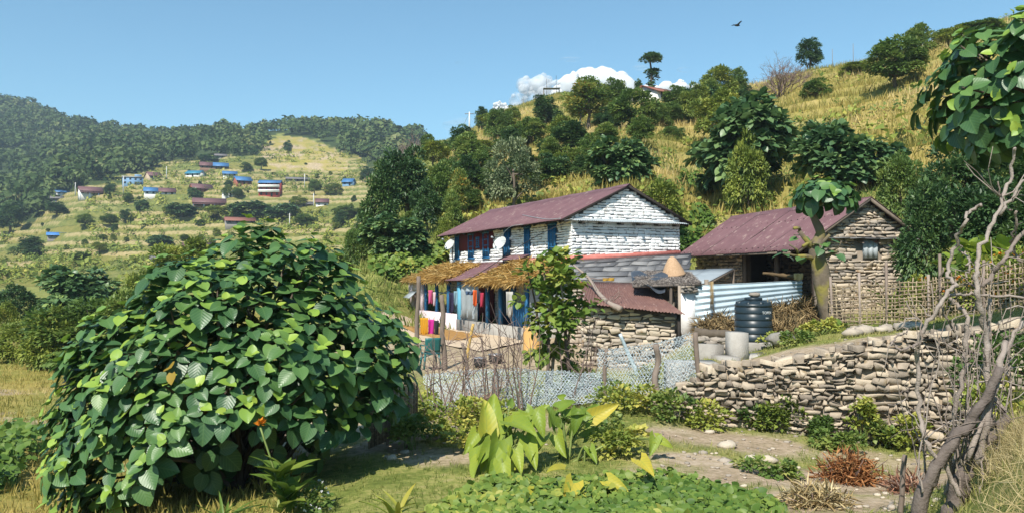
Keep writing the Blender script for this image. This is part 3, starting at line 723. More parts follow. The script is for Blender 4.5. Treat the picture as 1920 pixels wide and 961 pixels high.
# --- trees among the village terraces
VT = 'trees among the village terraces'
VTREES = [('fig', 470, 374, 408, 86, 'wide fig grove crown under the long maroon-roofed village house'), ('fig2', 528, 378, 412, 66, 'fig tree beside the wide village fig grove'),
 ('fig', 342, 378, 406, 66, 'round fig on the terraces below the half blue roof'), ('fig2', 300, 438, 463, 66, 'low wide fig alone on the bare lower terraces'),
 ('fig', 266, 372, 396, 28, 'small round fig below the two-storey blue village house'), ('dark', 106, 376, 406, 42, 'dark tree below the small blue village roof'),
 ('dark', 236, 390, 420, 26, 'slim dark tree in the middle of the lower terraces'), ('fig2', 366, 350, 374, 28, 'dark round tree touching the brown village house'),
 ('round', 490, 294, 318, 30, 'green tree at the foot of the bare brown clearing'), ('dark', 540, 262, 288, 20, 'dark tree standing inside the bare brown clearing'),
 ('yellow', 410, 384, 412, 60, 'yellowish bushy tree in front of the long maroon village house'), ('yellow', 315, 384, 404, 26, 'pale yellow tree next to the round terrace fig'),
 ('dark2', 55, 442, 486, 70, 'dark tree clump at the lower edge of the terraces'), ('yellow', 186, 452, 478, 34, 'yellow-green bush on the lowest terraces'),
 ('round', 150, 470, 492, 40, 'green bush at the foot of the lowest terraces'), ('round2', 160, 400, 428, 50, 'scrubby tree above the blue tarpaulin hut'),
 ('round', 205, 400, 425, 40, 'scrubby tree between the slim dark tree and the tarpaulin hut'), ('bush', 625, 342, 366, 44, 'bright yellow-green bush below the lone blue roof'),
 ('round', 590, 336, 366, 30, 'green tree between the red house and the lone blue roof'), ('dark', 690, 310, 340, 34, 'dark tree at the near side of the village, by the lone blue roof'),
 ('round2', 425, 346, 372, 24, 'tree growing between the white flat house and the brown house'), ('round', 446, 352, 372, 26, 'tree beside the red three-storey house'),
 ('dark', 428, 336, 356, 20, 'dark tree below the blue roofed red-brown house'), ('round2', 462, 304, 322, 30, 'green tree above the blue village roofs'),
 ('bush', 560, 366, 386, 40, 'bush by the village electricity pole'), ('round', 650, 384, 412, 60, 'scrub bush on the bank below the white and blue house'),
 ('bushg', 690, 384, 440, 60, 'dense bush at the near end of the terraces'), ('dark2', 640, 394, 422, 36, 'dark scrub on the lower bank of the terraces'),
 ('round', 570, 400, 425, 44, 'green scrub under the leaning village pole'), ('fig2', 390, 288, 304, 40, 'dark round tree below the grey ridge shed'),
 ('round', 320, 352, 362, 20, 'small tree behind the half blue roof'), ('dark', 206, 340, 368, 26, 'dark tree between the maroon and the blue-grey houses'),
 ('round', 240, 362, 380, 24, 'tree below the blue-grey flat-roofed house'), ('dark2', 20, 376, 436, 60, 'dark wood-edge tree at the border of the terraces')]
for k, px_, pt, pb, wp, lab in VTREES:
    plant(k, px_, pt, pb, wp, lab, 'tree', rmin=120)
k_ = 0; tries = 0
while k_ < 70 and tries < 1500:
    tries += 1
    a, b = rng.uniform(70, 720), rng.uniform(300, 480)
    if b < np.interp(a, pxF, pyF) + 12 or b > 500: continue
    g = hit(a, b, 120)
    if g[1] < 130 or g[1] > 470: continue
    wpx = rng.uniform(7, 20) * (.6 + .5 * (b > 400))
    plant(['round', 'bush', 'dark2', 'bushg'][k_ % 4], a, b - wpx * rng.uniform(.6, 1.1), b, wpx, 'small green shrub scattered on the far village terraces', 'shrub', rmin=120, group='small shrubs scattered over the village terraces')
    k_ += 1

# --- weeds on the banks between the hillside fields
rs = np.random.RandomState(79)
_p = (G_NEAR > .3) & (G_PX > 820) & (G_PX < 2200) & (G_R < 130) & (G_FN > .58)
sel = np.where(_p)[0]; N_ = 1700; _w = sstep(.38, .6, fbm(G_P[:, 0] / 6 + 3, G_P[:, 1] / 6 + 9, 4))[sel] * G_R[sel] ** 1.3 + 1e-6; kk = sel[rs.choice(len(sel), N_, p=_w / _w.sum())]
base = G_P[kk]; mlf = 26; hg = rs.gamma(3., .12, N_) + .15; d = rdir(rs, N_ * mlf).reshape(N_, mlf, 3); d[..., 2] = np.abs(d[..., 2])
p = (base[:, None, :] + d * np.stack([hg * 1.2, hg * 1.2, hg], 1)[:, None, :] * rs.uniform(.4, 1.05, (N_, mlf, 1))).reshape(-1, 3)
mb = MB(); mb.inst(LEAFW[0], LEAFW[1], frames(rdir(rs, len(p)), d.reshape(-1, 3) + rdir(rs, len(p)) * .5 + [0, -.2, .4]), p, np.repeat(hg * .4, mlf) * rs.uniform(.6, 1.3, len(p)), np.clip(np.repeat(rs.uniform(.05, .8, N_), mlf) + rs.normal(0, .1, len(p)), 0, 1))
o = mb.build('bank_weeds', M_LEAFY); struct(o, 'stuff', 'green weeds growing along the banks between the hillside fields')
# --- scrub along the terrace banks: nobody could count it
rs = np.random.RandomState(78)
_p = (G_FAR > .5) & ~G_FOREST & (np.abs(G_PX - 350) < 520) & (G_R < 510)
_w = np.where((G_FF > .55) | (G_FF < .06), 1., .10) * sstep(.40, .62, fbm(G_P[:, 0] / 30 + 3, G_P[:, 1] / 30 + 9, 4)) * G_R ** 1.3
sel = np.where(_p)[0]; N_ = 3400; kk = sel[rs.choice(len(sel), N_, p=_w[sel] / _w[sel].sum())]
base = G_P[kk] + np.stack([rs.uniform(-1, 1, N_), rs.uniform(-1, 1, N_), 0 * np.zeros(N_)], 1); mlf = 22
hg = rs.gamma(3., .28, N_) + .3; d = rdir(rs, N_ * mlf).reshape(N_, mlf, 3); d[..., 2] = np.abs(d[..., 2])
p = base[:, None, :] + d * np.stack([hg * .9, hg * .9, hg], 1)[:, None, :] * rs.uniform(.5, 1.05, (N_, mlf, 1)); p = p.reshape(-1, 3)
mb = MB(); mb.inst(LEAFW[0], LEAFW[1], frames(rdir(rs, len(p)), d.reshape(-1, 3) + rdir(rs, len(p)) * .5 + [0, -.2, .4]), p, np.repeat(hg * .45, mlf) * rs.uniform(.6, 1.3, len(p)), np.clip(np.repeat(rs.uniform(.1, .8, N_), mlf) + rs.normal(0, .1, len(p)), 0, 1))
o = mb.build('terrace_scrub', M_LEAFY); struct(o, 'stuff', 'low green scrub growing along the terrace banks of the village hill')
# --- the far woods: one mass
rs = np.random.RandomState(77)
sel = np.where(G_FOREST & (G_R < 1250) & (np.abs(np.arctan2(G_P[:, 0], G_P[:, 1])) < .85))[0]
area = G_R[sel] ** 2.2
N_ = 5200
kk = sel[rs.choice(len(sel), N_, p=area / area.sum())]
base = G_P[kk] + np.stack([rs.uniform(-3, 3, N_), rs.uniform(-3, 3, N_), np.zeros(N_)], 1)
mb = MB(); mlf = 84
hgt = rs.uniform(5, 11, N_) * rs.uniform(.75, 1.25, N_); wid = hgt * rs.uniform(.38, .62, N_)
d = rdir(rs, N_ * mlf).reshape(N_, mlf, 3); d[..., 2] = np.abs(d[..., 2]) * 1.1 - .25
p = base[:, None, :] + d * np.stack([wid, wid, hgt * .5], 1)[:, None, :] * rs.uniform(.75, 1.05, (N_, mlf, 1)) + np.stack([0 * hgt, 0 * hgt, hgt * .5], 1)[:, None, :]
p = p.reshape(-1, 3); dd = d.reshape(-1, 3)
M = frames(rdir(rs, len(p)) + [0, 0, -.3], dd + rdir(rs, len(p)) * .5 + [0, 0, .4])
tn = np.repeat(rs.beta(2, 3, N_), mlf) + rs.normal(0, .07, len(p))
S = np.repeat(hgt * .205, mlf) * rs.uniform(.6, 1.2, len(p))
mb.inst(LEAFW[0] * [1.5, 1, 1], LEAFW[1], M, p, S, np.clip(tn, 0, 1))
M_WOOD = mat('far_wood_foliage', [(0.042, 0.078, 0.026), (0.091, 0.137, 0.046), (0.150, 0.189, 0.065), (0.260, 0.247, 0.117)], .7, .15, .3, transl=.2, spec=.1, pos=[0, .4, .75, 1])
o = mb.build('woodland', M_WOOD); struct(o, 'stuff', 'dense mixed woodland covering the far hills')

# ------------------------------------------------------------------ masonry, sheet roofs, the farm buildings
def stones(mb, rs, O, ax, W, H, ch=(.10, .17), bw=(.18, .42), depth=.05, joint=.012, jit=.015, keep=None, sides=4, tone=(.1, .9), z0=0., wav=0., nrm=None, slumpx=None):
    """courses of separate stones on the wall plane from O along ax (unit) and up; nrm points out of the wall"""
    O = np.asarray(O, float); ax = np.asarray(ax, float); up = np.array([0, 0, 1.])
    n = np.cross(ax, up) if nrm is None else np.asarray(nrm, float)
    z = z0
    while z < H:
        h = rs.uniform(*ch); x = -rs.uniform(0, bw[0])
        while x < W:
            w_ = rs.uniform(*bw) * (1 if rs.rand() > .18 else .55)
            x0, x1 = max(x, 0), min(x + w_, W); x += w_
            if x1 - x0 < .05: continue
            zc = z + h / 2
            dz = wav * math.sin(x0 * 1.7 + z * 2) if wav else 0
            if keep is not None and not keep((x0 + x1) / 2, zc + dz, x0, x1): continue
            hh = h * rs.uniform(.8, 1.12); cx, cz = (x0 + x1) / 2, zc + dz + (rs.uniform(-.2, .2) * h if wav else 0)
            hw = (x1 - x0) / 2 - joint; hz = hh / 2 - joint
            if sides == 4: q = [(-1, -1), (1, -1), (1, 1), (-1, 1)]
            else:
                q = [(-1, -.6), (-.6, -1), (.5, -1), (1, -.5), (1, .6), (.6, 1), (-.5, 1), (-1, .5)]
            if sides != 4:
                q = [(-1, -.8), (-.75, -1), (.7, -1), (1, -.75), (1, .8), (.75, 1), (-.7, 1), (-1, .75)]; kq = rs.permutation(8)[:rs.randint(5, 8)]; q = [q[i] for i in sorted(kq)]
            q = np.array(q, float) * [hw, hz] + rs.uniform(-jit, jit, (len(q), 2)) * (1 if sides == 4 else 1.3)
            dp = depth * rs.uniform(.6, 1.3); k = len(q)
            til = rs.uniform(-.45, .45, 2) * dp
            ring = []
            rough_ = rs.uniform(-.28, .28, len(q))
            for sc2, dd in ((1.05, -.01), (1.0, .84), (.945, 1.)):
                for (a, b), rg in zip(q * sc2, rough_):
                    ring.append(O + ax * (cx + a) + up * (cz + b) + n * (dp * dd + dp * rg * (dd > .5) + (til[0] * a / hw + til[1] * b / hz if dd > .1 else 0)))
            Fs = [(j * k + i, j * k + (i + 1) % k, (j + 1) * k + (i + 1) % k, (j + 1) * k + i) for j in (0, 1) for i in range(k)] + [tuple(2 * k + i for i in range(k))]
            mb.add(ring, Fs, rs.uniform(*tone))
        z += h
def patch(TL, TR, BR, BL):
    TL, TR, BR, BL = [np.asarray(q, float) for q in (TL, TR, BR, BL)]
    return lambda s, t: (TL * (1 - s) + TR * s) * (1 - t) + (BL * (1 - s) + BR * s) * t   # s along, t down
def corrug(mb, TL, TR, BR, BL, wl=.1, amp=.014, nv=3, thick=.004, tone=.5, seg=6, rag=None, along='down', sag=0., rs=None):
    """corrugated sheet; ribs run from the top edge to the bottom one"""
    f = patch(TL, TR, BR, BL)
    L_ = np.linalg.norm(np.asarray(BR, float) - BL); nw = max(2, int(L_ / wl)); nu = nw * seg
    e1 = f(.5, .5) - f(.4, .5); e2 = f(.5, .6) - f(.5, .5); nn = np.cross(e2, e1); nn /= np.linalg.norm(nn)
    if nn[2] < -.01: nn = -nn
    ph = (rs.rand(64) - .5) if rs is not None else np.zeros(64)
    def g(s, t):
        tt = t
        if rag is not None and t > .99: tt = t + rag * ph[int(s * 15)]
        return f(s, tt) + nn * (amp * math.sin(2 * PI * s * nw) + sag * math.sin(s * 17 + t * 5) + sag * math.sin(s * 5.3 - t * 3))
    slab(mb, g, nu, nv, thick, tone)

STC = [(.21, .185, .16), (.36, .31, .255), (.50, .42, .325), (.60, .49, .35)]
M_STONE = mat('rubble_stone', STC, .9, 9, .45, bump=.7, bscale=35, spec=.15, bdist=.015, speck=((.30, .20, .12), 4, .6, .1))
M_STONEG = mat('grey_rubble_stone', [(.11, .10, .095), (.21, .19, .17), (.31, .27, .225), (.40, .33, .25)], .9, 9, .45, bump=.7, bscale=35, spec=.15, bdist=.015)
M_STONED = mat('mud_joint', [(.16, .13, .10), (.24, .20, .155), (.32, .27, .21)], .95, 8, .6, tone=False)
M_WSTONE = mat('whitewashed_stone', [(.50, .48, .45), (.76, .75, .73), (.84, .84, .83)], .85, 7, .5, bump=.5, bscale=30, spec=.15, bdist=.012, speck=((.36, .33, .29), 3.2, .60, .10), pos=[0, .35, 1])
M_WJOINT = mat('dark_wall_joint', [(.05, .05, .05), (.15, .145, .14), (.32, .31, .30)], .95, 6, .9, tone=False)
M_MAROON = mat('maroon_sheet', [(.09, .045, .050), (.155, .080, .086), (.235, .14, .14)], .55, 1.3, .95, spec=.35, tone=False, bump=.1, bscale=20, speck=((.25, .17, .155), 3.2, .60, .06), stretch=(1.4, 1.4, .5), detail=7.)
M_RUST = mat('rusty_red_sheet', [(.10, .053, .046), (.165, .088, .074), (.25, .145, .115)], .7, 2.5, .9, tone=False, spec=.25, stretch=(3, 1, 1), speck=((.30, .20, .17), 6, .62, .08))
M_BLUE = mat('blue_paint', [(.012, .075, .17), (.02, .125, .27), (.04, .18, .34)], .55, 5, .7, tone=True)
M_LBLUE = mat('light_blue_paint', [(.08, .28, .40), (.13, .38, .52)], .6, 5, .7, tone=False)
M_MARW = mat('maroon_plaster', [(.11, .016, .022), (.17, .028, .034)], .8, 5, .7, tone=False)
M_RED = mat('red_wall_paint', [(.36, .075, .06), (.52, .17, .14), (.62, .33, .28)], .85, 5, .9, tone=False, bump=.5, bscale=20)
M_PINK = mat('pink_plaster', [(.50, .36, .39), (.68, .56, .58), (.76, .70, .70)], .9, 4, .9, tone=False, bump=.4, bscale=14)
M_CONC = mat('weathered_concrete', [(.13, .12, .10), (.30, .28, .25), (.44, .42, .38)], .9, 3, .9, tone=True, bump=.5, bscale=30, speck=((.10, .09, .075), 2.5, .60, .12))
M_GSHEET = mat('grey_sheet', [(.20, .23, .25), (.32, .36, .38), (.42, .46, .48)], .5, 2, .8, tone=False, spec=.4)
M_WOOD = mat('old_wood', [(.07, .055, .045), (.17, .135, .105), (.30, .25, .20)], .9, 8, .6, bump=.4, stretch=(1, 1, .25))
M_DWOOD = mat('dark_timber', [(.02, .017, .015), (.05, .042, .036)], .9, 8, .7, tone=False)
M_SLATE = mat('slate', [(.075, .075, .08), (.145, .145, .15), (.235, .23, .225)], .75, 5, .35, bump=.4, bscale=18, spec=.3, speck=((.33, .31, .28), 4, .63, .08))
M_DARK = mat('painted_room_shade', [(.012, .012, .014), (.02, .02, .02)], .9, 3, .5, tone=False)  # near-black colour stands in for the shade inside the window opening
M_CREAM = mat('mud_plaster', [(.36, .26, .17), (.50, .39, .27), (.60, .50, .38)], .95, 2.5, .9, tone=False, bump=.3, bscale=14)
M_STRAW = mat('straw', [(.38, .23, .06), (.64, .43, .15), (.74, .57, .27)], .85, 3, .3, transl=.15)
M_HAY = mat('old_hay', [(.09, .06, .03), (.24, .17, .08), (.42, .32, .17)], .9, 3, .35)
rs = np.random.RandomState(3)

# ---- the white two-storey house; local x along the gable, y along the ridge
W_, L_ = 4.6, 12.1
hs = thing('white_farmhouse', 'long two-storey white stone farmhouse with blue windows and a maroon sheet roof', 'house', (2.08, 28, 0), R(25))
def roofz(x): return 5.27 - .478 * abs(x - 2.3)
WIN = [(11.0, .5, 2.86, 3.86), (9.27, .62, 2.84, 3.86), (7.55, .62, 2.84, 3.86), (5.38, .5, 2.72, 3.86), (3.5, .42, 2.86, 3.86), (1.43, .55, 2.80, 3.86)]
mb = MB()                    # masonry core behind the stones
poly = [(0, 0, -.6), (W_, 0, -.6), (W_, 0, roofz(W_) - .05), (2.3, 0, roofz(2.3) - .05), (0, 0, roofz(0) - .05)]
V = [(a, .04, c) for a, b, c in poly] + [(a, L_, c) for a, b, c in poly]
V = [(min(max(a, .03), W_ - .03), b, c) for a, b, c in V]
mb.add(V, [(0, 1, 2, 3, 4), (9, 8, 7, 6, 5), (0, 4, 9, 5), (2, 1, 6, 7), (3, 2, 7, 8), (4, 3, 8, 9), (1, 0, 5, 6)])
wall = mb.build('wall', M_WJOINT, hs)
mb = MB()
def kg(x, z, x0, x1): return z < min(roofz(x0), roofz(x1)) - .02
stones(mb, rs, (0, .04, 0), (1, 0, 0), W_, 5.3, (.085, .135), (.17, .38), .03, .009, .014, kg, z0=2.45, tone=(.3, 1))
def kf(x, z, x0, x1):
    y = L_ - x
    for yc, w, a, b in WIN:
        if abs(y - yc) < w / 2 + .06 and a - .05 < z < b + .1: return False
    return not (6.8 < y < 10.9 and z > 3.2)
stones(mb, rs, (.03, L_, 0), (0, -1, 0), L_, 4.08, (.085, .135), (.17, .38), .03, .009, .014, kf, z0=2.45, tone=(.3, 1))
stones(mb, rs, (W_ - .03, 0, 0), (0, 1, 0), L_, 4.08, (.085, .135), (.17, .38), .045, .008, .010, None, z0=1.5, tone=(.3, 1))
stones(mb, rs, (.03, L_, 0), (0, -1, 0), L_, 2.5, (.11, .16), (.25, .45), .03, .008, .01, None, z0=-.3, tone=(.2, .8))
mb.build('stonework', M_WSTONE, wall)
mb = MB(); box(mb, (-.03, 6.8, 3.2), (.04, 10.9, 4.07)); mb.build('maroon_panel', M_MARW, wall)
mb = MB()
mb.add([(-.05, -.03, 2.52), (W_ + .02, -.03, 2.74), (W_ + .02, -.03, 2.97), (-.05, -.03, 2.72), (-.05, .06, 2.52), (W_ + .02, .06, 2.74), (W_ + .02, .06, 2.97), (-.05, .06, 2.72)], BOXF)
box(mb, (-.045, .06, 2.50), (.03, 4.9, 2.70))
mb.build('red_band', M_RED, wall)
for yc, w, a, b in WIN + [(8.45, .3, 3.32, 3.66)]:
    mb = MB(); s = .06
    for y0, y1, z0, z1 in ((yc - w / 2, yc - w / 2 + s, a, b), (yc + w / 2 - s, yc + w / 2, a, b), (yc - w / 2 - .06, yc + w / 2 + .06, b, b + .09), (yc - w / 2 - .06, yc + w / 2 + .06, a - .07, a)):
        box(mb, (-.06, y0, z0), (.03, y1, z1))
    wn = mb.build('window', M_BLUE, hs)
    mb = MB()
    for k in (-1, 1): box(mb, (-.025, yc + (k - 1) * (w / 2 - s) / 2 + .008, a + .01), (.0, yc + (k + 1) * (w / 2 - s) / 2 - .008, b - .01), .35 + .1 * k)
    for zq in (.25, .5, .75): box(mb, (-.034, yc - w / 2 + s + .01, a + (b - a) * zq - .02), (-.024, yc + w / 2 - s - .01, a + (b - a) * zq + .02), .6)
    mb.build('shutter', M_BLUE, wn)
mb = MB()
y0, y1 = -.14, L_ + .4
z_ = lambda x: roofz(x) + .02
corrug(mb, (2.3, y1, z_(2.3)), (2.3, y0, z_(2.3)), (-.52, y0, z_(-.52)), (-.52, y1, z_(-.52)), .11, .012, 4, rag=.01, rs=rs, sag=.006)
corrug(mb, (2.3, y0, z_(2.3)), (2.3, y1, z_(2.3)), (5.12, y1, z_(5.12)), (5.12, y0, z_(5.12)), .11, .012, 4, rag=.01, rs=rs, sag=.006)
rf = mb.build('roof', M_MAROON, hs, True)
mb = MB(); grid(mb, lambda s, t: (2.3 + (t - .5) * .3, y0 - .02 + (y1 - y0) * s, z_(2.3) + .045 - abs(t - .5) * .22 + .008 * math.sin(s * 40)), 40, 4); mb.build('ridge_cap', M_MAROON, rf, True)
mb = MB()
for k in range(13): bar(mb, (-.45, .1 + k, z_(-.45) - .10), (2.3, .1 + k, z_(2.3) - .10), .06, .08); bar(mb, (5.05, .1 + k, z_(5.05) - .10), (2.3, .1 + k, z_(2.3) - .10), .06, .08)
for x in (-.42, 5.0): bar(mb, (x, y0 + .02, z_(x) - .05), (x, y1 - .02, z_(x) - .05), .05, .06)
for s in (-.46, 5.06): bar(mb, (s, y0 + .03, z_(s) - .045), (2.3, y0 + .03, z_(2.3) - .045), .04, .09)
mb.build('rafter', M_DWOOD, rf)
mb = MB(); corrug(mb, (-.12, .03, 4.03), (4.72, .03, 4.03), (4.8, -.30, 3.92), (-.1, -.30, 3.94), .09, .012, 3, rs=rs, sag=.008); mb.build('gable_canopy', M_GSHEET, hs, True)
for k in range(6):
    mb = MB(); bar(mb, (.3 + .8 * k, .03, 3.88), (.3 + .8 * k, -.34, 3.85), .06, .07); mb.build('bracket', M_DWOOD, hs)
# veranda
vr = MB(); corrug(vr, (-.0, L_ + .4, 2.62), (0, -.6, 2.60), (-2.05, -.6, 1.85), (-2.05, L_ + .6, 1.84), .11, .012, 4, rag=.015, rs=rs, sag=.008)
vroof = vr.build('veranda_roof', M_MAROON, hs, True)
mb = MB(); bar(mb, (-1.75, -.4, 1.84), (-1.75, L_ + .3, 1.84), .09, .12); mb.build('veranda_beam', M_DWOOD, vroof)
for y in (10.46, 9.0, 7.54, 3.35, 2.16, 1.02, -.02):
    mb = MB(); bar(mb, (-1.75, y, .2), (-1.75, y, 1.78), .13, .13, .5); box(mb, (-1.84, y - .12, 1.68), (-1.66, y + .12, 1.77)); mb.build('post', M_BLUE, hs)
mb = MB(); box(mb, (-1.87, 5.98, -.3), (-1.63, 6.24, 1.8)); mb.build('pillar', M_LBLUE, hs)
mb = MB(); box(mb, (-1.9, 6.25, -.7), (-1.66, L_ + .1, .46)); box(mb, (-1.9, 10.7, .46), (-1.7, 11.2, 1.75)); box(mb, (-1.9, 12., .46), (-1.7, L_ + .5, 1.75)); box(mb, (-1.9, 11.2, 1.35), (-1.7, 12., 1.75)); mb.build('pink_parapet', M_PINK, hs)
mb = MB(); box(mb, (-1.9, -.1, -.7), (-1.66, 6.22, .27), .6); box(mb, (-1.66, -.1, -.7), (-.02, -.0, .27), .7); mb.build('concrete_parapet', M_CONC, hs)
mb = MB(); box(mb, (-1.62, .02, -.6), (-.04, L_, .05)); mb.build('veranda_floor', M_CREAM, hs)
mb = MB(); corrug(mb, (-1.8, 5.95, 1.76), (-1.8, 4.15, 1.74), (-1.82, 4.15, .28), (-1.82, 5.95, .28), .45, .02, 3, rs=rs, sag=.015); mb.build('tin_screen', M_GSHEET, hs, True)
mb = MB()
for k in range(5): box(mb, (-1.73, .06 + k * .19, .28), (-1.69, .23 + k * .19, 1.0 + .03 * (k % 2)), .3 + .1 * (k % 3))
mb.build('board_panel', M_BLUE, hs)
mb = MB(); grid(mb, lambda s, t: (-1.7 + 1.6 * s, -.14 + .02 * math.sin(s * 14), .27 + 1.3 * t), 14, 2); mb.build('end_screen', M_GSHEET, hs, True)
mb = MB()
for y in (9.7, 8.2, 6.9): box(mb, (-1.77, y - .62, 1.28), (-1.73, y + .62, 1.33), .4)
mb.build('rail', M_BLUE, hs)
mb = MB(); box(mb, (-.09, 6.6, .0), (-.04, 10.6, 2.2)); mb.build('inner_wall_panel', M_MARW, hs)
for y in (2.6, 5.2, 8.6):
    mb = MB(); box(mb, (-.12, y - .42, .05), (-.05, y + .42, 1.75)); d_ = mb.build('door', M_BLUE, hs)
mb = MB(); slab(mb, patch((-1.95, 11.95, 1.32), (-1.95, 11.15, 1.32), (-2.35, 11.1, 1.0), (-2.35, 12., 1.02)), 3, 2, .02); mb.build('window_flap', M_GSHEET, hs)
mb = MB(); corrug(mb, (-.02, 5.3, 2.86), (-.02, 3.2, 2.86), (-.55, 3.2, 2.66), (-.55, 5.3, 2.66), .1, .01, 2); mb.build('flashing', M_MAROON, hs, True)

# ---- slate-roofed annex on the gable end
TL, TR, BR, BL = at(1067, 489, 27.96), at(1296, 476, 29.95), at(1290, 531, 25.6), at(1058, 527, 25.1)
an = thing('slate_roofed_annex', 'low annex with a rough grey slate roof against the white gable', 'shed', (4.5, 27, 0))
f = patch(TL, TR, BR, BL); e1 = TR - TL; e2 = BL - TL; nn = np.cross(e2, e1); nn /= np.linalg.norm(nn)
mb = MB(); rows = 5
for r_ in range(rows - 1, -1, -1):
    s = -rs.uniform(0, .05)
    while s < 1:
        wd = rs.uniform(.11, .20); s0, s1 = max(s, 0) + .004, min(s + wd, 1.01) - .004; s += wd
        if s1 - s0 < .03: continue
        t0 = max(0, (r_ - .35) / rows); t1 = (r_ + 1 + rs.uniform(-.10, .12)) / rows
        j = lambda: rs.uniform(-.009, .009)
        lift = rs.uniform(.0, .02)
        sk = -.022; c4 = [f(s0 + j(), t0) + nn * .012, f(s1 + j(), t0) + nn * .012, f(s1 + sk + j() * 2, t1 + j() * 4) + nn * (.055 + lift), f(s0 + sk + j() * 2, t1 + j() * 4) + nn * (.055 + lift)]
        mid = (c4[2] + c4[3]) / 2 + e2 / np.linalg.norm(e2) * rs.uniform(0, .05)
        top = [c4[0], c4[1], c4[2], mid, c4[3]]; bot = [q - nn * .03 for q in top]
        mb.add(top + bot, [(4, 3, 2, 1, 0), (5, 6, 7, 8, 9), (0, 1, 6, 5), (1, 2, 7, 6), (2, 3, 8, 7), (3, 4, 9, 8), (4, 0, 5, 9)], rs.uniform(.1, .95))
slab(mb, lambda s, t: f(s, t) - nn * .02, 2, 2, .05, .2)
mb.build('slate_roof', M_SLATE, an, origin=(4.5, 27, 0))
mb = MB(); q0, q1 = f(.03, .93), f(.97, .93); ax = (q1 - q0) * [1, 1, 0]; wl = np.linalg.norm(ax); ax /= wl
stones(mb, rs, (q0[0], q0[1], 0), ax, wl, 1.8, depth=.06, z0=-.4)
l0, l1 = f(.03, .05), f(.03, .93); a2 = (l1 - l0) * [1, 1, 0]; w2 = np.linalg.norm(a2); a2 /= w2
stones(mb, rs, (l0[0], l0[1], 0), a2, w2, 1.85, depth=.06, z0=-.4)
mb.build('stone_wall', M_STONE, an, origin=(4.5, 27, 0))
mb = MB(); qa, qb, qc, qd = [q + np.array([0, .06, 0]) for q in (q0, q1, f(.97, .05), f(.03, .05))]
hexa(mb, [np.append(q[:2], -.5) for q in (qa, qb, qc, qd)], [np.append(q[:2], q[2] - .10) for q in (qa, qb, qc, qd)]); mb.build('core', M_STONED, an, origin=(4.5, 27, 0))

# ---- rust-roofed store in front
BL, BR, TL, TR = at(1080, 566, 21.4), at(1285, 589, 20.9), at(1100, 527, 24.4), at(1205, 531, 24.2)
og = np.array([4.0, 22.2, 0.])
rsd = thing('rusty_roofed_store', 'small stone store with a rusty red corrugated lean-to roof', 'shed', og)
mb = MB(); corrug(mb, TL, TR, BR, BL, .085, .014, 5, .005, seg=6, rag=.01, rs=rs, sag=.004); mb.build('roof', M_RUST, rsd, True, origin=og)
A = at(1094, 600, 21.75); B = at(1266, 600, 21.3); Cc = at(1094, 600, 24.3); Cc[0] = A[0] + .35
ax = (B - A) * [1, 1, 0]; wl = np.linalg.norm(ax); ax /= wl
mb = MB(); topf = lambda x: BL[2] + (BR[2] - BL[2]) * (x + .2) / (wl + .35) - .02
stones(mb, rs, (A[0], A[1], 0), ax, wl, 1.35, (.06, .13), (.16, .42), .05, .004, .02, lambda x, z, x0, x1: z < topf(x) - .05, z0=-.65, sides=8, wav=.02)
a2 = (A - Cc) * [1, 1, 0]; w2 = np.linalg.norm(a2); a2 /= w2
stones(mb, rs, (Cc[0], Cc[1], 0), a2, w2, 1.5, (.06, .13), (.16, .4), .05, .004, .02, lambda x, z, x0, x1: z < 1.7 - .12 * x, z0=-.65, sides=8)
mb.build('stone_wall', M_STONE, rsd, origin=og)
mb = MB(); i = np.array([.03, .06, 0]); pts = [A + i, B + [0, .06, 0], B + [.5, 2.6, 0], Cc + [.03, 0, 0]]
tops = [topf(0) - .03, topf(wl) - .03, 1.6, 1.65]
hexa(mb, [np.append(q[:2], -.8) for q in pts], [np.append(q[:2], t) for q, t in zip(pts, tops)]); mb.build('core', M_STONED, rsd, origin=og)
mb = MB(); p_ = at(1273, 600, 21.15); bar(mb, (p_[0], p_[1], .1), (p_[0], p_[1], 1.02), .07, .07); mb.build('post', M_DWOOD, rsd, origin=og)

# ---- thatched shelter with a whitewashed wall, tarp and pole
og = at(1290, 617, 22.2); og[2] = 0
ts = thing('thatched_shelter', 'small shelter with a flat grey thatch roof over a whitewashed wall', 'shelter', og)
TL, TR, BL, BR = at(1192, 511, 25.2), at(1292, 513, 24.9), at(1186, 539, 22.5), at(1316, 535, 22.2)
f = patch(TL, TR, BR, BL); mb = MB(); n_ = 3400
s = rs.rand(n_); t = rs.rand(n_) ** .9 * .96; p = np.array([f(a, b) for a, b in zip(s, t)]) + np.stack([0 * s, 0 * s, rs.uniform(.075, .12, n_)], 1)
D = (BL + BR - TL - TR) * .5; D = D / np.linalg.norm(D) + rs.normal(0, .25, (n_, 3)) * [1, 1, .08]
M_THATCH = mat('grey_thatch', [(.09, .075, .065), (.20, .17, .15), (.34, .30, .26)], .9, 4, .3)
mb.inst(LEAF2[0] * [.16, 1, .3], LEAF2[1], frames(D, np.tile([0, -.2, 1.], (n_, 1)) + rs.normal(0, .2, (n_, 3))), p, rs.uniform(.12, .30, n_), rs.rand(n_))
slab(mb, f, 6, 6, .07, .3); mb.build('thatch_roof', M_THATCH, ts, origin=og)
mb = MB(); a = at(1277, 617, 22.0); b = at(1304, 617, 22.3); zt = at(1290, 549, 22.1)[2]
grid_t = [a, b, b + [.12, .25, 0], a + [.12, .25, 0]]
hexa(mb, [np.append(q[:2], .3) for q in grid_t], [np.append(q[:2], zt + .03 * (i % 2)) for i, q in enumerate(grid_t)]); 
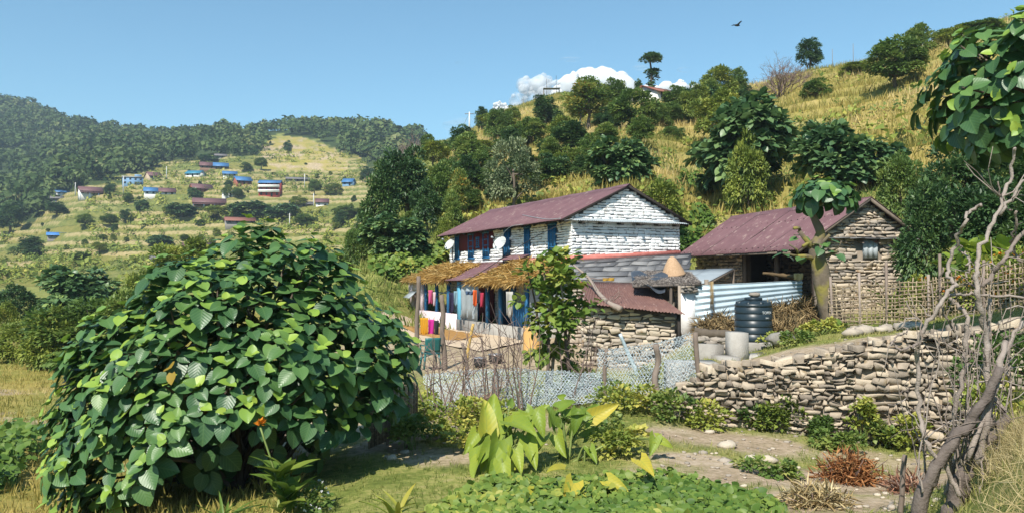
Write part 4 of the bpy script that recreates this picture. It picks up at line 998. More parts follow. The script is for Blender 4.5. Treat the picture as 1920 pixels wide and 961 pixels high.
M_WHITE = mat('whitewash', [(.60, .58, .55), (.78, .77, .75), (.83, .83, .82)], .9, 3, .8, tone=False, bump=.4, bscale=12, speck=((.42, .38, .33), 5, .63, .08))
mb.build('white_wall', M_WHITE, ts, origin=og)
mb = MB(); a3 = (b - a) * [1, 1, 0]; w3 = np.linalg.norm(a3); a3 /= w3
stones(mb, rs, (a[0], a[1], 0), a3, w3, zt + .16, (.06, .08), (.12, .2), .08, .004, .01, z0=zt + .01); mb.build('stone_course', M_STONEG, ts, origin=og)
for px_, Y_ in ((1258, 22.4), (1274, 22.15), (1309, 22.5), (1228, 23.5), (1297, 24.6)):
    mb = MB(); q = at(px_, 600, Y_); bar(mb, (q[0], q[1], .2), (q[0], q[1], at(px_, 538, Y_)[2] + .05), .07, .07, rs.rand())
    mb.build('pole', M_WOOD, ts, origin=og)
M_TARP = mat('dark_tarpaulin', [(.018, .022, .03), (.05, .06, .075), (.12, .14, .16)], .35, 3, .9, tone=False, spec=.5)
mb = MB(); a = at(1182, 517, 24.6); b = at(1252, 523, 23.6); c = at(1246, 548, 22.2); d = at(1186, 543, 22.6)
g_ = patch(a, b, c, d); grid(mb, lambda s, t: g_(s, t) + np.array([0, -.05, .10 + .07 * math.sin(s * 9 + t * 4) + .05 * math.sin(t * 13 + s * 3) - .1 * t * s]), 22, 18)
o = mb.build('tarpaulin', M_TARP, None, True); tag(o, 'crumpled dark tarpaulin draped over the edge of the thatch', 'tarpaulin')

# ---- grey sheet lean-to roof in front of the stone house
TL, TR, BR, BL = at(1274, 506, 27.3), at(1376, 503, 27.3), at(1323, 531, 24.7), at(1222, 535, 24.9)
og = np.array([TL[0] + .8, 26, 0.]); gl = thing('grey_lean_to', 'low lean-to roofed with flat grey sheets beside the thatch', 'shelter', og)
mb = MB(); f1 = patch(TL, (TL + TR) / 2, (BL + BR) / 2, BL); f2 = patch((TL + TR) / 2 + [.01, 0, .012], TR, BR, (BL + BR) / 2 + [.01, 0, .012])
slab(mb, f1, 4, 3, .012); slab(mb, f2, 4, 3, .012); mb.build('sheet_roof', M_GSHEET, gl, origin=og)
mb = MB()
for q in (TL, TR, BR, BL): q = q * .98 + (TL + BR) / 2 * .02; bar(mb, (q[0], q[1], .2), (q[0], q[1], q[2] - .02), .07, .07)
bar(mb, BR + [0, .03, -.05], TR + [0, 0, -.05], .05, .06); bar(mb, BL + [0, .03, -.05], BR + [0, 0, -.05], .05, .06); mb.build('frame', M_WOOD, gl, origin=og)

# ---- the stone house
W2, L2 = 3.54, 8.8
st = thing('stone_cowshed', 'unpainted stone house with a broad maroon sheet roof and an open dark side', 'house', (9.92, 26, 0), R(13))
def rz2(x): return 4.56 - .65 * abs(x - 1.77)
def kg2(x, z, x0, x1):
    if 1.42 < x1 and x0 < 2.18 and 2.58 < z < 3.2: return False
    return z < min(rz2(x0), rz2(x1)) - .02
mb = MB()
stones(mb, rs, (0, 0, 0), (1, 0, 0), W2, 4.6, (.07, .15), (.16, .48), .045, .005, .018, kg2, z0=.1, sides=8)
stones(mb, rs, (0, L2, 0), (0, -1, 0), L2 - 4.9, 3.3, (.08, .16), (.18, .45), .06, .006, .018, None, z0=.1, sides=8)
stones(mb, rs, (W2, 0, 0), (0, 1, 0), L2, 3.3, (.08, .16), (.18, .45), .06, .006, .018, None, z0=.1, sides=8)
stones(mb, rs, (W2 - .42, L2 - .4, 0), (0, -1, 0), L2 - .8, 3.3, (.12, .18), (.22, .5), .05, .006, .018, None, z0=.1, sides=8)
sw = mb.build('stone_wall', M_STONE, st)
mb = MB(); t_ = .4
def gab(y0, y1): 
    pl = [(.02, 0), (W2 - .02, 0), (W2 - .02, rz2(W2) - .05), (1.77, rz2(1.77) - .06), (.02, rz2(0) - .05)]
    mb.add([(a, y0, c) for a, c in pl] + [(a, y1, c) for a, c in pl], [(0, 1, 2, 3, 4), (9, 8, 7, 6, 5), (0, 4, 9, 5), (2, 1, 6, 7), (3, 2, 7, 8), (4, 3, 8, 9)])
gab(.02, t_); gab(L2 - t_, L2 - .02)
box(mb, (.02, 4.95, 0), (t_, L2 - .45, rz2(0) - .06)); box(mb, (W2 - t_, .42, 0), (W2 - .02, L2 - .42, rz2(W2) - .06)); mb.build('core', M_STONED, st)
mb = MB(); y0, y1 = -.28, L2 + .2
z2 = lambda x: rz2(x) + .03
corrug(mb, (1.77, y1, z2(1.77)), (1.77, y0, z2(1.77)), (-.92, y0, z2(-.92)), (-.92, y1, z2(-.92)), .13, .016, 4, rag=.02, rs=rs, sag=.006)
SEAMS = [(1.9, 0), (4.1, 0), (6.5, 0)]
corrug(mb, (1.77, y0, z2(1.77)), (1.77, y1, z2(1.77)), (W2 + .4, y1, z2(W2 + .4)), (W2 + .4, y0, z2(W2 + .4)), .13, .016, 4, rag=.02, rs=rs, sag=.006)
rf = mb.build('roof', M_MAROON, st, True)
mb = MB(); grid(mb, lambda s, t: (1.77 + (t - .5) * .42, y0 + 1.2 + (y1 - y0 - 1.2) * s, z2(1.77) + .05 - abs(t - .5) * .36 + .02 * math.sin(s * 22) * (t < .3)), 40, 4); mb.build('ridge_cap', M_MAROON, rf, True)
for yy, _ in SEAMS:
    mb = MB(); slab(mb, lambda s, t: (1.7 - 2.6 * t, yy + .04 * s + .012 * math.sin(t * 9), z2(1.7 - 2.6 * t) + .024), 1, 12, .006); mb.build('sheet_seam', M_DWOOD, rf)
for q_ in (.35, .95):
    mb = MB()
    for k in range(22): c_ = 1.77 - 2.6 * q_; box(mb, (c_ - .02, .1 + k * .4, z2(c_) + .012), (c_ + .02, .125 + k * .4, z2(c_) + .032))
    mb.build('roof_nails', M_DWOOD, rf)
mb = MB()
for s in (-.86, W2 + .34): bar(mb, (s, y0 + .06, z2(s) - .07), (1.77, y0 + .06, z2(1.77) - .07), .07, .10); bar(mb, (s, y0 + .5, z2(s) - .1), (s, y1 - .1, z2(s) - .06), .06, .07)
for k in range(9): bar(mb, (-.85, .6 + k, z2(-.85) - .1), (1.77, .6 + k, z2(1.77) - .1), .06, .07)
mb.build('rafter', M_WOOD, rf)
mb = MB()
for k in range(7): bar(mb, (-.15 + .56 * k, .0, 3.23 + .01 * (k % 2)), (.42 + .56 * k, .0, 3.23 + .012 * (k % 3)), .54, .035, rs.uniform(.4, .9))
mb.build('slate_ledge', M_SLATE, st)
for k in range(6):
    mb = MB(); bar(mb, (.2 + .62 * k, .1, 3.17), (.28 + .62 * k, -.22, 3.08), .03, .03, rs.rand()); mb.build('ledge_peg', M_WOOD, st)
mb = MB(); box(mb, (1.44, .03, 2.60), (1.62, .06, 3.2)); wd = mb.build('window', M_DARK, st)
M_PATCH = mat('patchy_tin', [(.30, .09, .05), (.34, .38, .40), (.55, .60, .63)], .5, 3, 1.2, tone=False, pos=[.32, .42, .8])
mb = MB(); corrug(mb, (1.6, -.05, 3.2), (2.16, -.07, 3.2), (2.16, -.06, 2.6), (1.6, -.04, 2.6), .16, .016, 2); mb.build('tin_shutter', M_PATCH, wd, True)
for y in (.35, 2.6, 4.85):
    mb = MB(); bar(mb, (.08, y, .2), (.08, y, rz2(0) - .05), .14, .14, rs.rand()); mb.build('timber_post', M_WOOD, st)
mb = MB(); bar(mb, (.08, .1, rz2(0) - .12), (.08, 5, rz2(0) - .12), .14, .14); mb.build('timber_beam', M_WOOD, st)

# ---- blue-white corrugated sheet fence (ribs lie level)
og = at(1400, 600, 22.5); og[2] = .4
cf = thing('tin_fence', 'pale blue corrugated sheet fence behind the water tank', 'fence', og)
TL, TR, BR, BL = at(1303, 534, 22.3), at(1504, 525, 22.9), at(1503, 574, 22.8), at(1303, 619, 22.2)
M_TIN = mat('pale_blue_tin', [(.26, .33, .38), (.46, .56, .62), (.62, .70, .74)], .42, 1.6, .9, tone=False, spec=.5, metal=.25)
mb = MB(); corrug(mb, BL, TL, TR, BR, .105, .026, 6, .004, seg=8, sag=.005); sh = mb.build('sheet', M_TIN, cf, True, origin=og)
for q, h in ((at(1325, 600, 22.5), .14), (at(1500, 600, 23.0), .05), (at(1410, 600, 22.8), .02)):
    mb = MB(); bar(mb, (q[0], q[1], .3), (q[0], q[1], 1.78 + h), .1, .1, rs.rand()); mb.build('post', M_WOOD, cf, origin=og)
mb = MB()
for k in range(14):
    q = at(1333 + rs.uniform(-3, 4), 527, 22.15); tube(mb, [q + [0, -.02, .0], q + [rs.uniform(-.03, .03), -.07, -.3], q + [rs.uniform(-.06, .06), -.06, -.3 - rs.uniform(.2, .6)]], .006, 4, rs.rand())
mb.build('hanging_twine', M_HAY, cf, origin=og)

# ------------------------------------------------------------------ retaining wall, tank, fences, yard
rs = np.random.RandomState(8)
def gpt(px, py, Y, dz=0): 
    p = at(px, py, Y); return np.array([p[0], p[1], gz(p[0], p[1]) + dz])
WT = [(1196, 752, 766), (1265, 738, 788), (1320, 692, 803), (1450, 683, 816), (1600, 651, 832), (1700, 634, 846), (1800, 620, 856), (1870, 612, 850), (1960, 604, 835)]
mb = MB(); core = MB()
PX_, YT, YB = zip(*WT)
for i in range(len(WT) - 1):
    pa, pb = PX_[i], PX_[i + 1]
    ya, yb = np.interp([pa, pb], *WALLY) - .16
    A = np.array([(pa - 960) / F * ya, ya, 0]); B = np.array([(pb - 960) / F * yb, yb, 0])
    ta, tb = [EYE + slope(t) * y for t, y in ((YT[i], ya), (YT[i + 1], yb))]; ba, bb = [EYE + slope(t) * y for t, y in ((YB[i], ya), (YB[i + 1], yb))]
    ax = B - A; wl = np.linalg.norm(ax); ax /= wl
    top = lambda x: ta + (tb - ta) * x / wl; bot = lambda x: ba + (bb - ba) * x / wl
    sz = .82 + .2 * (i > 3)
    stones(mb, rs, A, ax, wl, max(ta, tb) + .1, (.05 * sz, .13 * sz), (.09 * sz, .36 * sz), .075, .002, .024, lambda x, z, a, b: bot(x) - .25 < z < top(x) - .02, z0=min(ba, bb) - .3, sides=8, wav=.03)
    n = np.cross(ax, [0, 0, 1.])
    k = A + n * -.02
    core.add([A - n * .03 + [0, 0, ba - .4], B - n * .03 + [0, 0, bb - .4], B - n * .03 + [0, 0, tb - .05], A - n * .03 + [0, 0, ta - .05], A - n * .4 + [0, 0, ba - .4], B - n * .4 + [0, 0, bb - .4], B - n * .4 + [0, 0, tb - .05], A - n * .4 + [0, 0, ta - .05]], [(0, 1, 2, 3), (3, 2, 6, 7), (7, 6, 5, 4)])
    x = 0                     # loose capping stones
    while x < wl:
        w_ = rs.uniform(.12, .36); h_ = rs.uniform(.04, .10)
        for rowd in (0, .24, .5):
            c = A + ax * (x + w_ / 2 + rs.uniform(-.05, .05)) - n * (rowd + rs.uniform(-.03, .08)); c[2] = top(x + w_ / 2) + rs.uniform(-.03, .03) - (.04 if rowd else 0)
            if rowd and rs.rand() < .35: continue
            m_ = rs.randint(6, 9); aa = np.sort(rs.uniform(0, 2 * PI, m_)) ; rr_ = rs.uniform(.75, 1.1, m_)
            q = np.stack([np.cos(aa) * rr_ * w_ * .55, np.sin(aa) * rr_ * rs.uniform(.10, .18)], 1)
            til = rs.uniform(-.3, .3, 2)
            f3 = lambda q_, z: [c + ax * a + n * b + np.array([0, 0, z + a * til[0] + b * til[1]]) for a, b in q_]
            V = f3(q, -.03) + f3(q * 1.02, h_ * .78) + f3(q * .93, h_); kk = m_
            mb.add(V, [(j * kk + i_, j * kk + (i_ + 1) % kk, (j + 1) * kk + (i_ + 1) % kk, (j + 1) * kk + i_) for j in (0, 1) for i_ in range(kk)] + [tuple(2 * kk + i_ for i_ in range(kk))], rs.uniform(.2, .95))
        x += w_ * .85
o = mb.build('retaining_wall', mat('pale_rubble_stone', [(.16, .135, .11), (.30, .25, .195), (.44, .365, .275), (.53, .44, .33)], .9, 10, .5, bump=.7, bscale=35, spec=.12, bdist=.015, speck=((.24, .18, .10), 4, .62, .1)))
tag(o, 'long dry stone retaining wall of pale rubble below the dirt path', 'wall')
core.build('earth_core', mat('joint_soil', [(.20, .155, .11), (.30, .24, .17), (.40, .33, .24)], .95, 8, .6, tone=False), o)
# stones lying about
def rock(mb, rs, c, r, sq=(1, .8, .45), tone=.6, n=1):
    V = []; nu, nv = 7, 4
    ph = rs.uniform(0, 6.28); q = rs.uniform(.7, 1.15, (nv + 1, nu))
    for j in range(nv + 1):
        el = -PI / 2 + PI * j / nv
        for i in range(nu):
            a = 2 * PI * i / nu + ph
            V.append(np.array(c) + r * q[j, i] * np.array([math.cos(a) * math.cos(el) * sq[0], math.sin(a) * math.cos(el) * sq[1], math.sin(el) * sq[2]]))
    mb.add(V, [(j * nu + i, j * nu + (i + 1) % nu, (j + 1) * nu + (i + 1) % nu, (j + 1) * nu + i) for j in range(nv) for i in range(nu)], tone)
M_ROCK = mat('loose_rock', [(.20, .175, .15), (.36, .31, .25), (.52, .45, .35)], .9, 9, .5, bump=.6, bscale=40, bdist=.012)
mb = MB()
for _ in range(420):
    a, b, Y_ = [(rs.uniform(1230, 1760), rs.uniform(800, 961), 0), (rs.uniform(1330, 1800), rs.uniform(620, 690), 1), (rs.uniform(650, 1050), rs.uniform(690, 860), 0)][rs.choice(3, p=[.55, .2, .25])]
    g = hit(a, b, 7., 40)
    rock(mb, rs, g + [0, 0, .01], rs.uniform(.015, .05) * (1 + 1.6 * (rs.rand() > .93)), tone=rs.rand())
o = mb.build('gravel_stones', M_ROCK); struct(o, 'stuff', 'small loose stones lying on the bare earth')
for px_, py_, r_, lab in ((1363, 838, .17, 'pale loose stone lying alone on the bare earth below the retaining wall'), (1408, 862, .12, 'smaller pale stone on the bare garden earth'), (1330, 812, .10, 'little pointed stone at the foot of the retaining wall'), (1440, 866, .15, 'pale stone on the grass edge by the bare garden earth')):
    g = hit(px_, py_, 8, 30); mb = MB(); rock(mb, rs, g + [0, 0, r_ * .25], r_, tone=.85); tag(mb.build('loose_stone', M_ROCK), lab, 'stone')
mb = MB(); g = at(1466, 656, 18.6); rock(mb, rs, (g[0], g[1], gz(g[0], g[1]) + .16), .36, (1, .7, .5), .35); tag(mb.build('flat_boulder', M_CONC), 'flat grey boulder among the low weeds by the water tank', 'stone')
mb = MB()
for _ in range(26):
    p = gpt(rs.uniform(1585, 1720), 620, rs.uniform(16.6, 17.6)); rock(mb, rs, p + [0, 0, .08], rs.uniform(.12, .26), (1, .7, .5), rs.rand())
tag(mb.build('rubble_row', M_ROCK), 'low row of pale rubble stones along the foot of the bamboo lattice', 'rubble')
mb = MB()
for _ in range(36):
    p = at(rs.uniform(1308, 1372), 650, rs.uniform(18.9, 19.9)); p[2] = gz(p[0], p[1]); rock(mb, rs, p + [0, 0, rs.uniform(.02, .35)], rs.uniform(.12, .24), (1, .7, .4), rs.rand() * .6)
tag(mb.build('stone_heap', M_ROCK), 'dark heap of stones and sticks under the pale blue tin fence', 'rubble')

# ---- water tank
g = at(1413, 662, 20.0); g[2] = gz(g[0], g[1]) - .02
tk = thing('water_tank', 'black ribbed plastic water tank with pale lettering', 'water tank', g)
M_TANK = mat('black_plastic', [(.010, .018, .024), (.016, .028, .036), (.022, .034, .042)], .38, 3, .6, tone=False, spec=.4, bump=.05, bscale=10)
H0 = .24; r0 = .455; prof = [(r0 - .02, H0), (r0, H0 + .03)]
for k in range(5):
    z = H0 + .05 + k * .165
    prof += [(r0, z), (r0, z + .125), (r0 - .016, z + .135), (r0 - .016, z + .15), (r0, z + .16)]
zt = H0 + .05 + 5 * .165
prof += [(r0, zt + .03), (r0 - .03, zt + .07), (r0 - .10, zt + .105), (.2, zt + .15), (.19, zt + .15)]
mb = MB(); lathe(mb, prof, 40); body = mb.build('body', M_TANK, tk, True)
mb = MB(); lathe(mb, [(.21, zt + .14), (.22, zt + .15), (.22, zt + .19), (.20, zt + .21), (.06, zt + .225)], 28); mb.build('lid', M_TANK, tk, True)
for k in range(8):
    a = 2 * PI * k / 8 + .2; mb = MB(); c = np.array([math.cos(a), math.sin(a), 0]); t = np.array([-c[1], c[0], 0])
    hexa(mb, [c * .24 - t * .05 + [0, 0, zt + .08], c * .445 - t * .05 + [0, 0, zt - .02], c * .445 + t * .05 + [0, 0, zt - .02], c * .24 + t * .05 + [0, 0, zt + .08]],
         [c * .24 - t * .045 + [0, 0, zt + .145], c * .43 - t * .04 + [0, 0, zt + .105], c * .43 + t * .04 + [0, 0, zt + .105], c * .24 + t * .045 + [0, 0, zt + .145]]); mb.build('shoulder_lug', M_TANK, tk)
mb = MB(); lathe(mb, [(.50, -.2), (.50, .20), (.47, H0)], 28); mb.build('plinth', M_CONC, tk)
def text_mesh(txt, size):
    cu = bpy.data.curves.new('lettering', 'FONT'); cu.body = txt; cu.size = size; cu.extrude = .001; cu.resolution_u = 3
    ob = bpy.data.objects.new('lettering', cu); COL.objects.link(ob); dg = bpy.context.evaluated_depsgraph_get(); me = bpy.data.meshes.new_from_object(ob.evaluated_get(dg)); bpy.data.objects.remove(ob); return me
M_LET = mat('pale_lettering', [(.6, .64, .66), (.75, .78, .8)], .6, 6, .5, tone=False)
for txt, size, a0, z in (('TOPEN', .095, -80, H0 + .69), ('500 L', .05, -68, H0 + .575)):
    me = text_mesh(txt, size); n = len(me.vertices); v = np.zeros(n * 3); me.vertices.foreach_get('co', v); v = v.reshape(-1, 3)
    a = R(a0) + v[:, 0] / r0; rr_ = r0 + .004 + v[:, 2]
    me.vertices.foreach_set('co', np.stack([np.cos(a) * rr_, np.sin(a) * rr_, z + v[:, 1]], 1).astype(np.float32).ravel()); me.update()
    me.materials.append(M_LET); ob = bpy.data.objects.new('lettering', me); COL.objects.link(ob); ob.parent = body
mb = MB(); rock(mb, rs, (g[0] + .03, g[1] - .02, g[2] + zt + .275), .17, (1, .8, .4), .2); tag(mb.build('lid_stone', M_ROCK), 'grey stone weighing down the lid of the water tank', 'stone')

# ---- concrete tap stand and blocks
og = at(1382, 680, 17.4); og[2] = gz(og[0], og[1])
cs = thing('concrete_tap_stand', 'square concrete tap post with a low concrete kerb in front of the tank', 'tap stand', og, R(18))
zt_ = EYE + slope(621) * 17.4 - og[2]
mb = MB(); hexa(mb, [(-.185, -.18, -.3), (.185, -.18, -.3), (.185, .18, -.3), (-.185, .18, -.3)], [(-.175, -.17, zt_ - .02), (.175, -.17, zt_ - .02), (.175, .17, zt_), (-.175, .17, zt_)], .75); mb.build('post', M_CONC, cs)
mb = MB(); hexa(mb, [(-.78, .2, -.3), (-.2, .2, -.3), (-.2, .42, -.3), (-.78, .42, -.3)], [(-.76, .2, .33), (-.19, .2, .30), (-.19, .42, .30), (-.76, .42, .33)], .5); mb.build('side_slab', M_CONC, cs)
mb = MB(); hexa(mb, [(-.55, -.42, -.3), (-.19, -.42, -.3), (-.19, .18, -.3), (-.55, .18, -.3)], [(-.53, -.42, .07), (-.19, -.42, .08), (-.19, .18, .10), (-.53, .18, .09)], .7); mb.build('kerb', M_CONC, cs)
mb = MB(); hexa(mb, [(.19, -.15, -.3), (.75, -.1, -.3), (.75, .18, -.3), (.19, .18, -.3)], [(.19, -.15, .05), (.74, -.1, .10), (.74, .18, .12), (.19, .18, .08)], .7); mb.build('kerb', M_CONC, cs)
og = at(1302, 712, 15.5); zt_ = EYE + slope(679) * 15.5
mb = MB(); hexa(mb, [og * [1, 1, 0] + q for q in ((-.5, -.05, zt_ - .75), (.48, .0, zt_ - .75), (.48, .5, zt_ - .75), (-.5, .5, zt_ - .75))], [og * [1, 1, 0] + q for q in ((-.49, -.04, zt_), (.47, 0, zt_ - .02), (.47, .5, zt_), (-.49, .5, zt_ + .01))], .95)
tag(mb.build('concrete_block', M_CONC), 'big pale concrete block behind the wire netting at the wall end', 'block')

# ---- wooden fence posts and the wire netting
M_POST = mat('weathered_post', [(.10, .075, .06), (.20, .155, .125), (.34, .28, .235)], .9, 10, .6, bump=.7, stretch=(1, 1, .25))
def post(px0, py0, px1, py1, Y, r, label, cat='post', name='fence_post', Y1=None, mt=None, group=None):
    a = at(px0, py0, Y); b = at(px1, py1, Y1 or Y); gzz = gz(b[0], b[1])
    if b[2] > gzz - .1: b = a + (b - a) * ((a[2] - gzz + .15) / max(.05, a[2] - b[2])) if a[2] - b[2] > .05 else b
    mb = MB(); k = 5; P_ = [a + (b - a) * t + rs.normal(0, r * .35, 3) * [1, 1, 0] for t in np.linspace(0, 1, k)]
    tube(mb, smoothpath(P_, 3), np.linspace(r * .85, r * 1.05, 13), 7, rs.uniform(.3, .8), wob=.10, rng=rs)
    o = mb.build(name, mt or M_POST, None, True); return tag(o, label, cat, group)
post(1230, 645, 1233, 770, 15.4, .065, 'thick rough fence post in front of the wire netting')
post(1302, 622, 1314, 800, 14.9, .055, 'tall leaning fence post at the end of the wire netting')
post(1136, 652, 1133, 762, 15.9, .045, 'thin fence post where the two lengths of netting meet')
post(829, 552, 832, 702, 21.5, .075, 'tall forked yard post carrying the black cable')
post(789, 517, 780, 632, 23.5, .07, 'tall straight yard post by the pink wall')
post(888, 606, 868, 705, 20.5, .045, 'yellow bamboo stick leaning in the yard', 'stick', 'bamboo_stick', mt=M_STRAW)
post(868, 642, 884, 780, 16.6, .04, 'grey stake at the low end of the netting', 'stake', 'fence_stake')
post(767, 700, 764, 832, 12.6, .022, 'thin bare stake at the edge of the big fig bush', 'stake', 'fence_stake')
post(725, 742, 727, 818, 12.8, .02, 'short thin stake in front of the woven basket panel', 'stake', 'fence_stake')
post(1162, 625, 1190, 690, 19.2, .05, 'pale blue plastic pipe leaning on the stone store', 'pipe', 'plastic_pipe', mt=M_TIN)
def wires(mb, A, Bv, r, tone):
    """thin three-sided wires for many segments A->Bv"""
    d = Bv - A; L_ = np.linalg.norm(d, axis=1); d = d / L_[:, None]
    up = np.where(np.abs(d[:, 2:3]) > .9, [[1., 0, 0]], [[0, 0, 1.]]); s = np.cross(d, up); s /= np.linalg.norm(s, axis=1)[:, None]; t = np.cross(d, s)
    ring = [s * r, -s * r * .5 + t * r * .87, -s * r * .5 - t * r * .87]
    V = np.stack([A + q for q in ring] + [Bv + q for q in ring], 1).reshape(-1, 3); n = len(A); k = np.arange(n)[:, None] * 6
    Fs = np.concatenate([k + np.array([[i, (i + 1) % 3, 3 + (i + 1) % 3, 3 + i]]) for i in range(3)])
    mb.add(V, Fs, np.repeat(rs.uniform(*tone, n), 6))
def netting(top, bot, cell, seed, r=.0045, off=0., sagn=.15):
    """hexagonal wire net hung between two polylines of world points"""
    rs2 = np.random.RandomState(seed); top = np.array(top); bot = np.array(bot)
    sl_ = np.concatenate([[0], np.cumsum(np.linalg.norm(np.diff(top, axis=0), axis=1))]); Lh = sl_[-1]; S_ = sl_ / Lh
    f = lambda s, t: np.stack([np.interp(s, S_, top[:, i]) * (1 - t) + np.interp(s, S_, bot[:, i]) * t for i in range(3)], 1)
    Ht = np.mean(np.linalg.norm(top - bot, axis=1)); nx = int(Lh / cell); nz = int(Ht / (cell * .8))
    def P(i, j, kx):
        s = (i + .5 * (j % 2) + kx) / nx; t = j / nz
        q = f(np.clip(s, 0, 1), np.clip(t, 0, 1))
        w = fbm(s * Lh * 1.3 + seed, t * Ht * 2 + seed, 3) - .5; w2 = fbm(s * Lh * 2.1 + 9 + seed, t * Ht * 2 + 7, 3) - .5
        return q + np.stack([w2 * sagn * .8, w * sagn * 2 + off, w2 * sagn], 1)
    I, J = [a.ravel().astype(float) for a in np.meshgrid(np.arange(nx), np.arange(nz))]
    z = 0 * I
    def Pt(i, j, lo): return P(i, j + (.28 if lo else -.28), 0) if False else None
    # vertices of a honeycomb: two per cell
    def V(i, j, up_): 
        s = (i + .5 * (np.mod(j, 2))) / nx; t = (j + (.22 if up_ else -.22)) / nz
        q = f(np.clip(s, 0, 1), np.clip(t, 0, 1)); w = fbm(s * Lh * 1.3 + seed, t * Ht * 2 + seed, 3) - .5; w2 = fbm(s * Lh * 2.1 + 9 + seed, t * Ht * 2 + 7, 3) - .5
        return q + np.stack([w2 * sagn * .8, w * sagn * 2 + off, w2 * sagn], 1) + (np.sin(np.outer(i * 12.9 + j * 78.2 + up_ * 3.3 + seed, [1, 1.7, 2.3])) * .012)
    mb = MB(); lo = V(I, J, False); hi = V(I, J, True)
    wires(mb, lo, hi, r * 1.2, (.3, .9))
    ii = np.where(np.mod(J, 2) == 0, I - 1, I); wires(mb, hi, V(ii, J + 1, False), r, (.3, .9))
    ii = np.where(np.mod(J, 2) == 0, I, I + 1); wires(mb, hi, V(ii, J + 1, False), r, (.3, .9))
    s = np.linspace(0, 1, 60); e = f(s, 0 * s); wires(mb, e[:-1], e[1:], r * 1.4, (.3, .9)); e = f(s, 0 * s + 1); wires(mb, e[:-1], e[1:], r * 1.4, (.3, .9))
    return mb
M_WIRE = mat('plastic_coated_wire', [(.36, .44, .49), (.52, .60, .64), (.68, .73, .75)], .5, 3, .4, spec=.4)
def pl(*a): return [at(*q) for q in a]
nf = thing('wire_netting', 'sagging pale blue wire netting strung across the front of the yard', 'fence', (0, 15.8, 0)); OG = (0, 15.8, 0)
t1 = pl((796, 702, 16.8), (880, 694, 16.5), (965, 690, 16.3), (1060, 698, 16.1), (1128, 700, 16.0)); b1 = pl((804, 785, 16.2), (880, 778, 16.1), (965, 768, 16.0), (1060, 758, 15.9), (1128, 752, 15.8))
t2 = pl((1122, 657, 16.0), (1180, 650, 15.7), (1235, 642, 15.4), (1298, 624, 15.0)); b2 = pl((1124, 757, 15.9), (1180, 755, 15.6), (1235, 752, 15.4), (1312, 722, 15.0))
for i, (t_, b_, c_, o_) in enumerate(((t1, b1, .07, 0), (t1, b1, .062, .10), (t1, b1, .08, .18), (t2, b2, .07, 0), (t2, b2, .062, .10))):
    netting(t_, b_, c_, 11 + i * 5, r=.0042, off=o_).build('net_panel', M_WIRE, nf, origin=OG)

# ---- bamboo lattice fence
lf = thing('bamboo_lattice_fence', 'woven bamboo lattice fence between the path and the flower garden', 'fence', (9.7, 19, .8)); OG = (9.7, 19, .8)
tp = pl((1552, 537, 20.6), (1640, 531, 20.0), (1740, 524, 19.2), (1830, 507, 18.2), (1925, 488, 17.0), (2050, 460, 15.6)); bt = pl((1556, 617, 20.4), (1640, 617, 19.9), (1740, 620, 19.1), (1830, 612, 18.0), (1925, 604, 16.9), (2050, 600, 15.5))
tp, bt = np.array(tp), np.array(bt); cl_ = np.concatenate([[0], np.cumsum(np.linalg.norm(np.diff(bt, axis=0), axis=1))]); Lf = cl_[-1]
fl = lambda s, t: np.array([np.interp(s * Lf, cl_, tp[:, i]) * (1 - t) + np.interp(s * Lf, cl_, bt[:, i]) * t for i in range(3)])
M_BAM = mat('split_bamboo', [(.12, .085, .055), (.26, .20, .13), (.42, .34, .22)], .8, 5, .4, stretch=(1, 1, .3))
mb = MB(); nv_ = int(Lf / .095)
for k in range(nv_):
    s = (k + rs.uniform(-.2, .2)) / nv_; P_ = [fl(np.clip(s + rs.normal(0, .002), 0, 1), t) + [0, .014 * (-1) ** j, 0] for j, t in enumerate(np.linspace(rs.uniform(-.09, .05), 1.04, 8))]
    for a, b in zip(P_[:-1], P_[1:]): bar(mb, a, b, .030, .009, np.clip(.5 + .3 * math.sin(k) + rs.uniform(-.1, .1), 0, 1), up=(0, 1, 0))
for j in range(13):
    t = (j + .4) / 13; y_ = rs.uniform(-.02, .02, 60)
    P_ = [fl(s, np.clip(t + .012 * math.sin(s * 40 + j) + rs.normal(0, .006), 0, 1.02)) + [0, .014 * (-1) ** (i + j), 0] for i, s in enumerate(np.linspace(0, 1, 56))]
    for a, b in zip(P_[:-1], P_[1:]): bar(mb, a, b, .009, .030, np.clip(.55 + .2 * math.sin(j * 2) + rs.uniform(-.1, .1), 0, 1))
mb.build('woven_panel', M_BAM, lf, origin=OG)
for s, h in ((.01, .25), (.115, .30), (.215, .5), (.37, .12), (.42, .55), (.60, .2), (.80, .35)):
    mb = MB(); a = fl(s, 1.0); b = fl(s, 0) ; b[2] += h; tube(mb, [a - [0, 0, .3], (a + b) / 2 + [.02, .03, 0], b + [.01, .03, 0]], .035, 6, rs.uniform(.4, .9)); mb.build('post', M_POST, lf, True, origin=OG)

# ---- woven basket-work panel under the big fig
p0, p1 = at(690, 700, 12.9), at(775, 690, 13.9); mb = MB()
a = gpt(692, 820, 12.6); b = gpt(782, 790, 14.2)
g_ = patch(np.append(a[:2], a[2] + 1.05), np.append(b[:2], b[2] + .85), b, a)
for k in range(34):
    s = k / 33; bar(mb, g_(s, 0) + [0, .01 * (-1) ** k, 0], g_(s, 1.05), .03, .008, rs.rand(), up=(0, 1, 0))
for k in range(26):
    for q in range(17): bar(mb, g_(q / 17, (k + .5) / 26) + [0, .014 * (-1) ** (k + q), 0], g_((q + 1) / 17, (k + .5) / 26) + [0, .014 * (-1) ** (k + q + 1), 0], .008, .034, rs.rand())
tag(mb.build('wattle_panel', M_BAM), 'woven bamboo panel standing in the shade beside the big fig bush', 'fence')

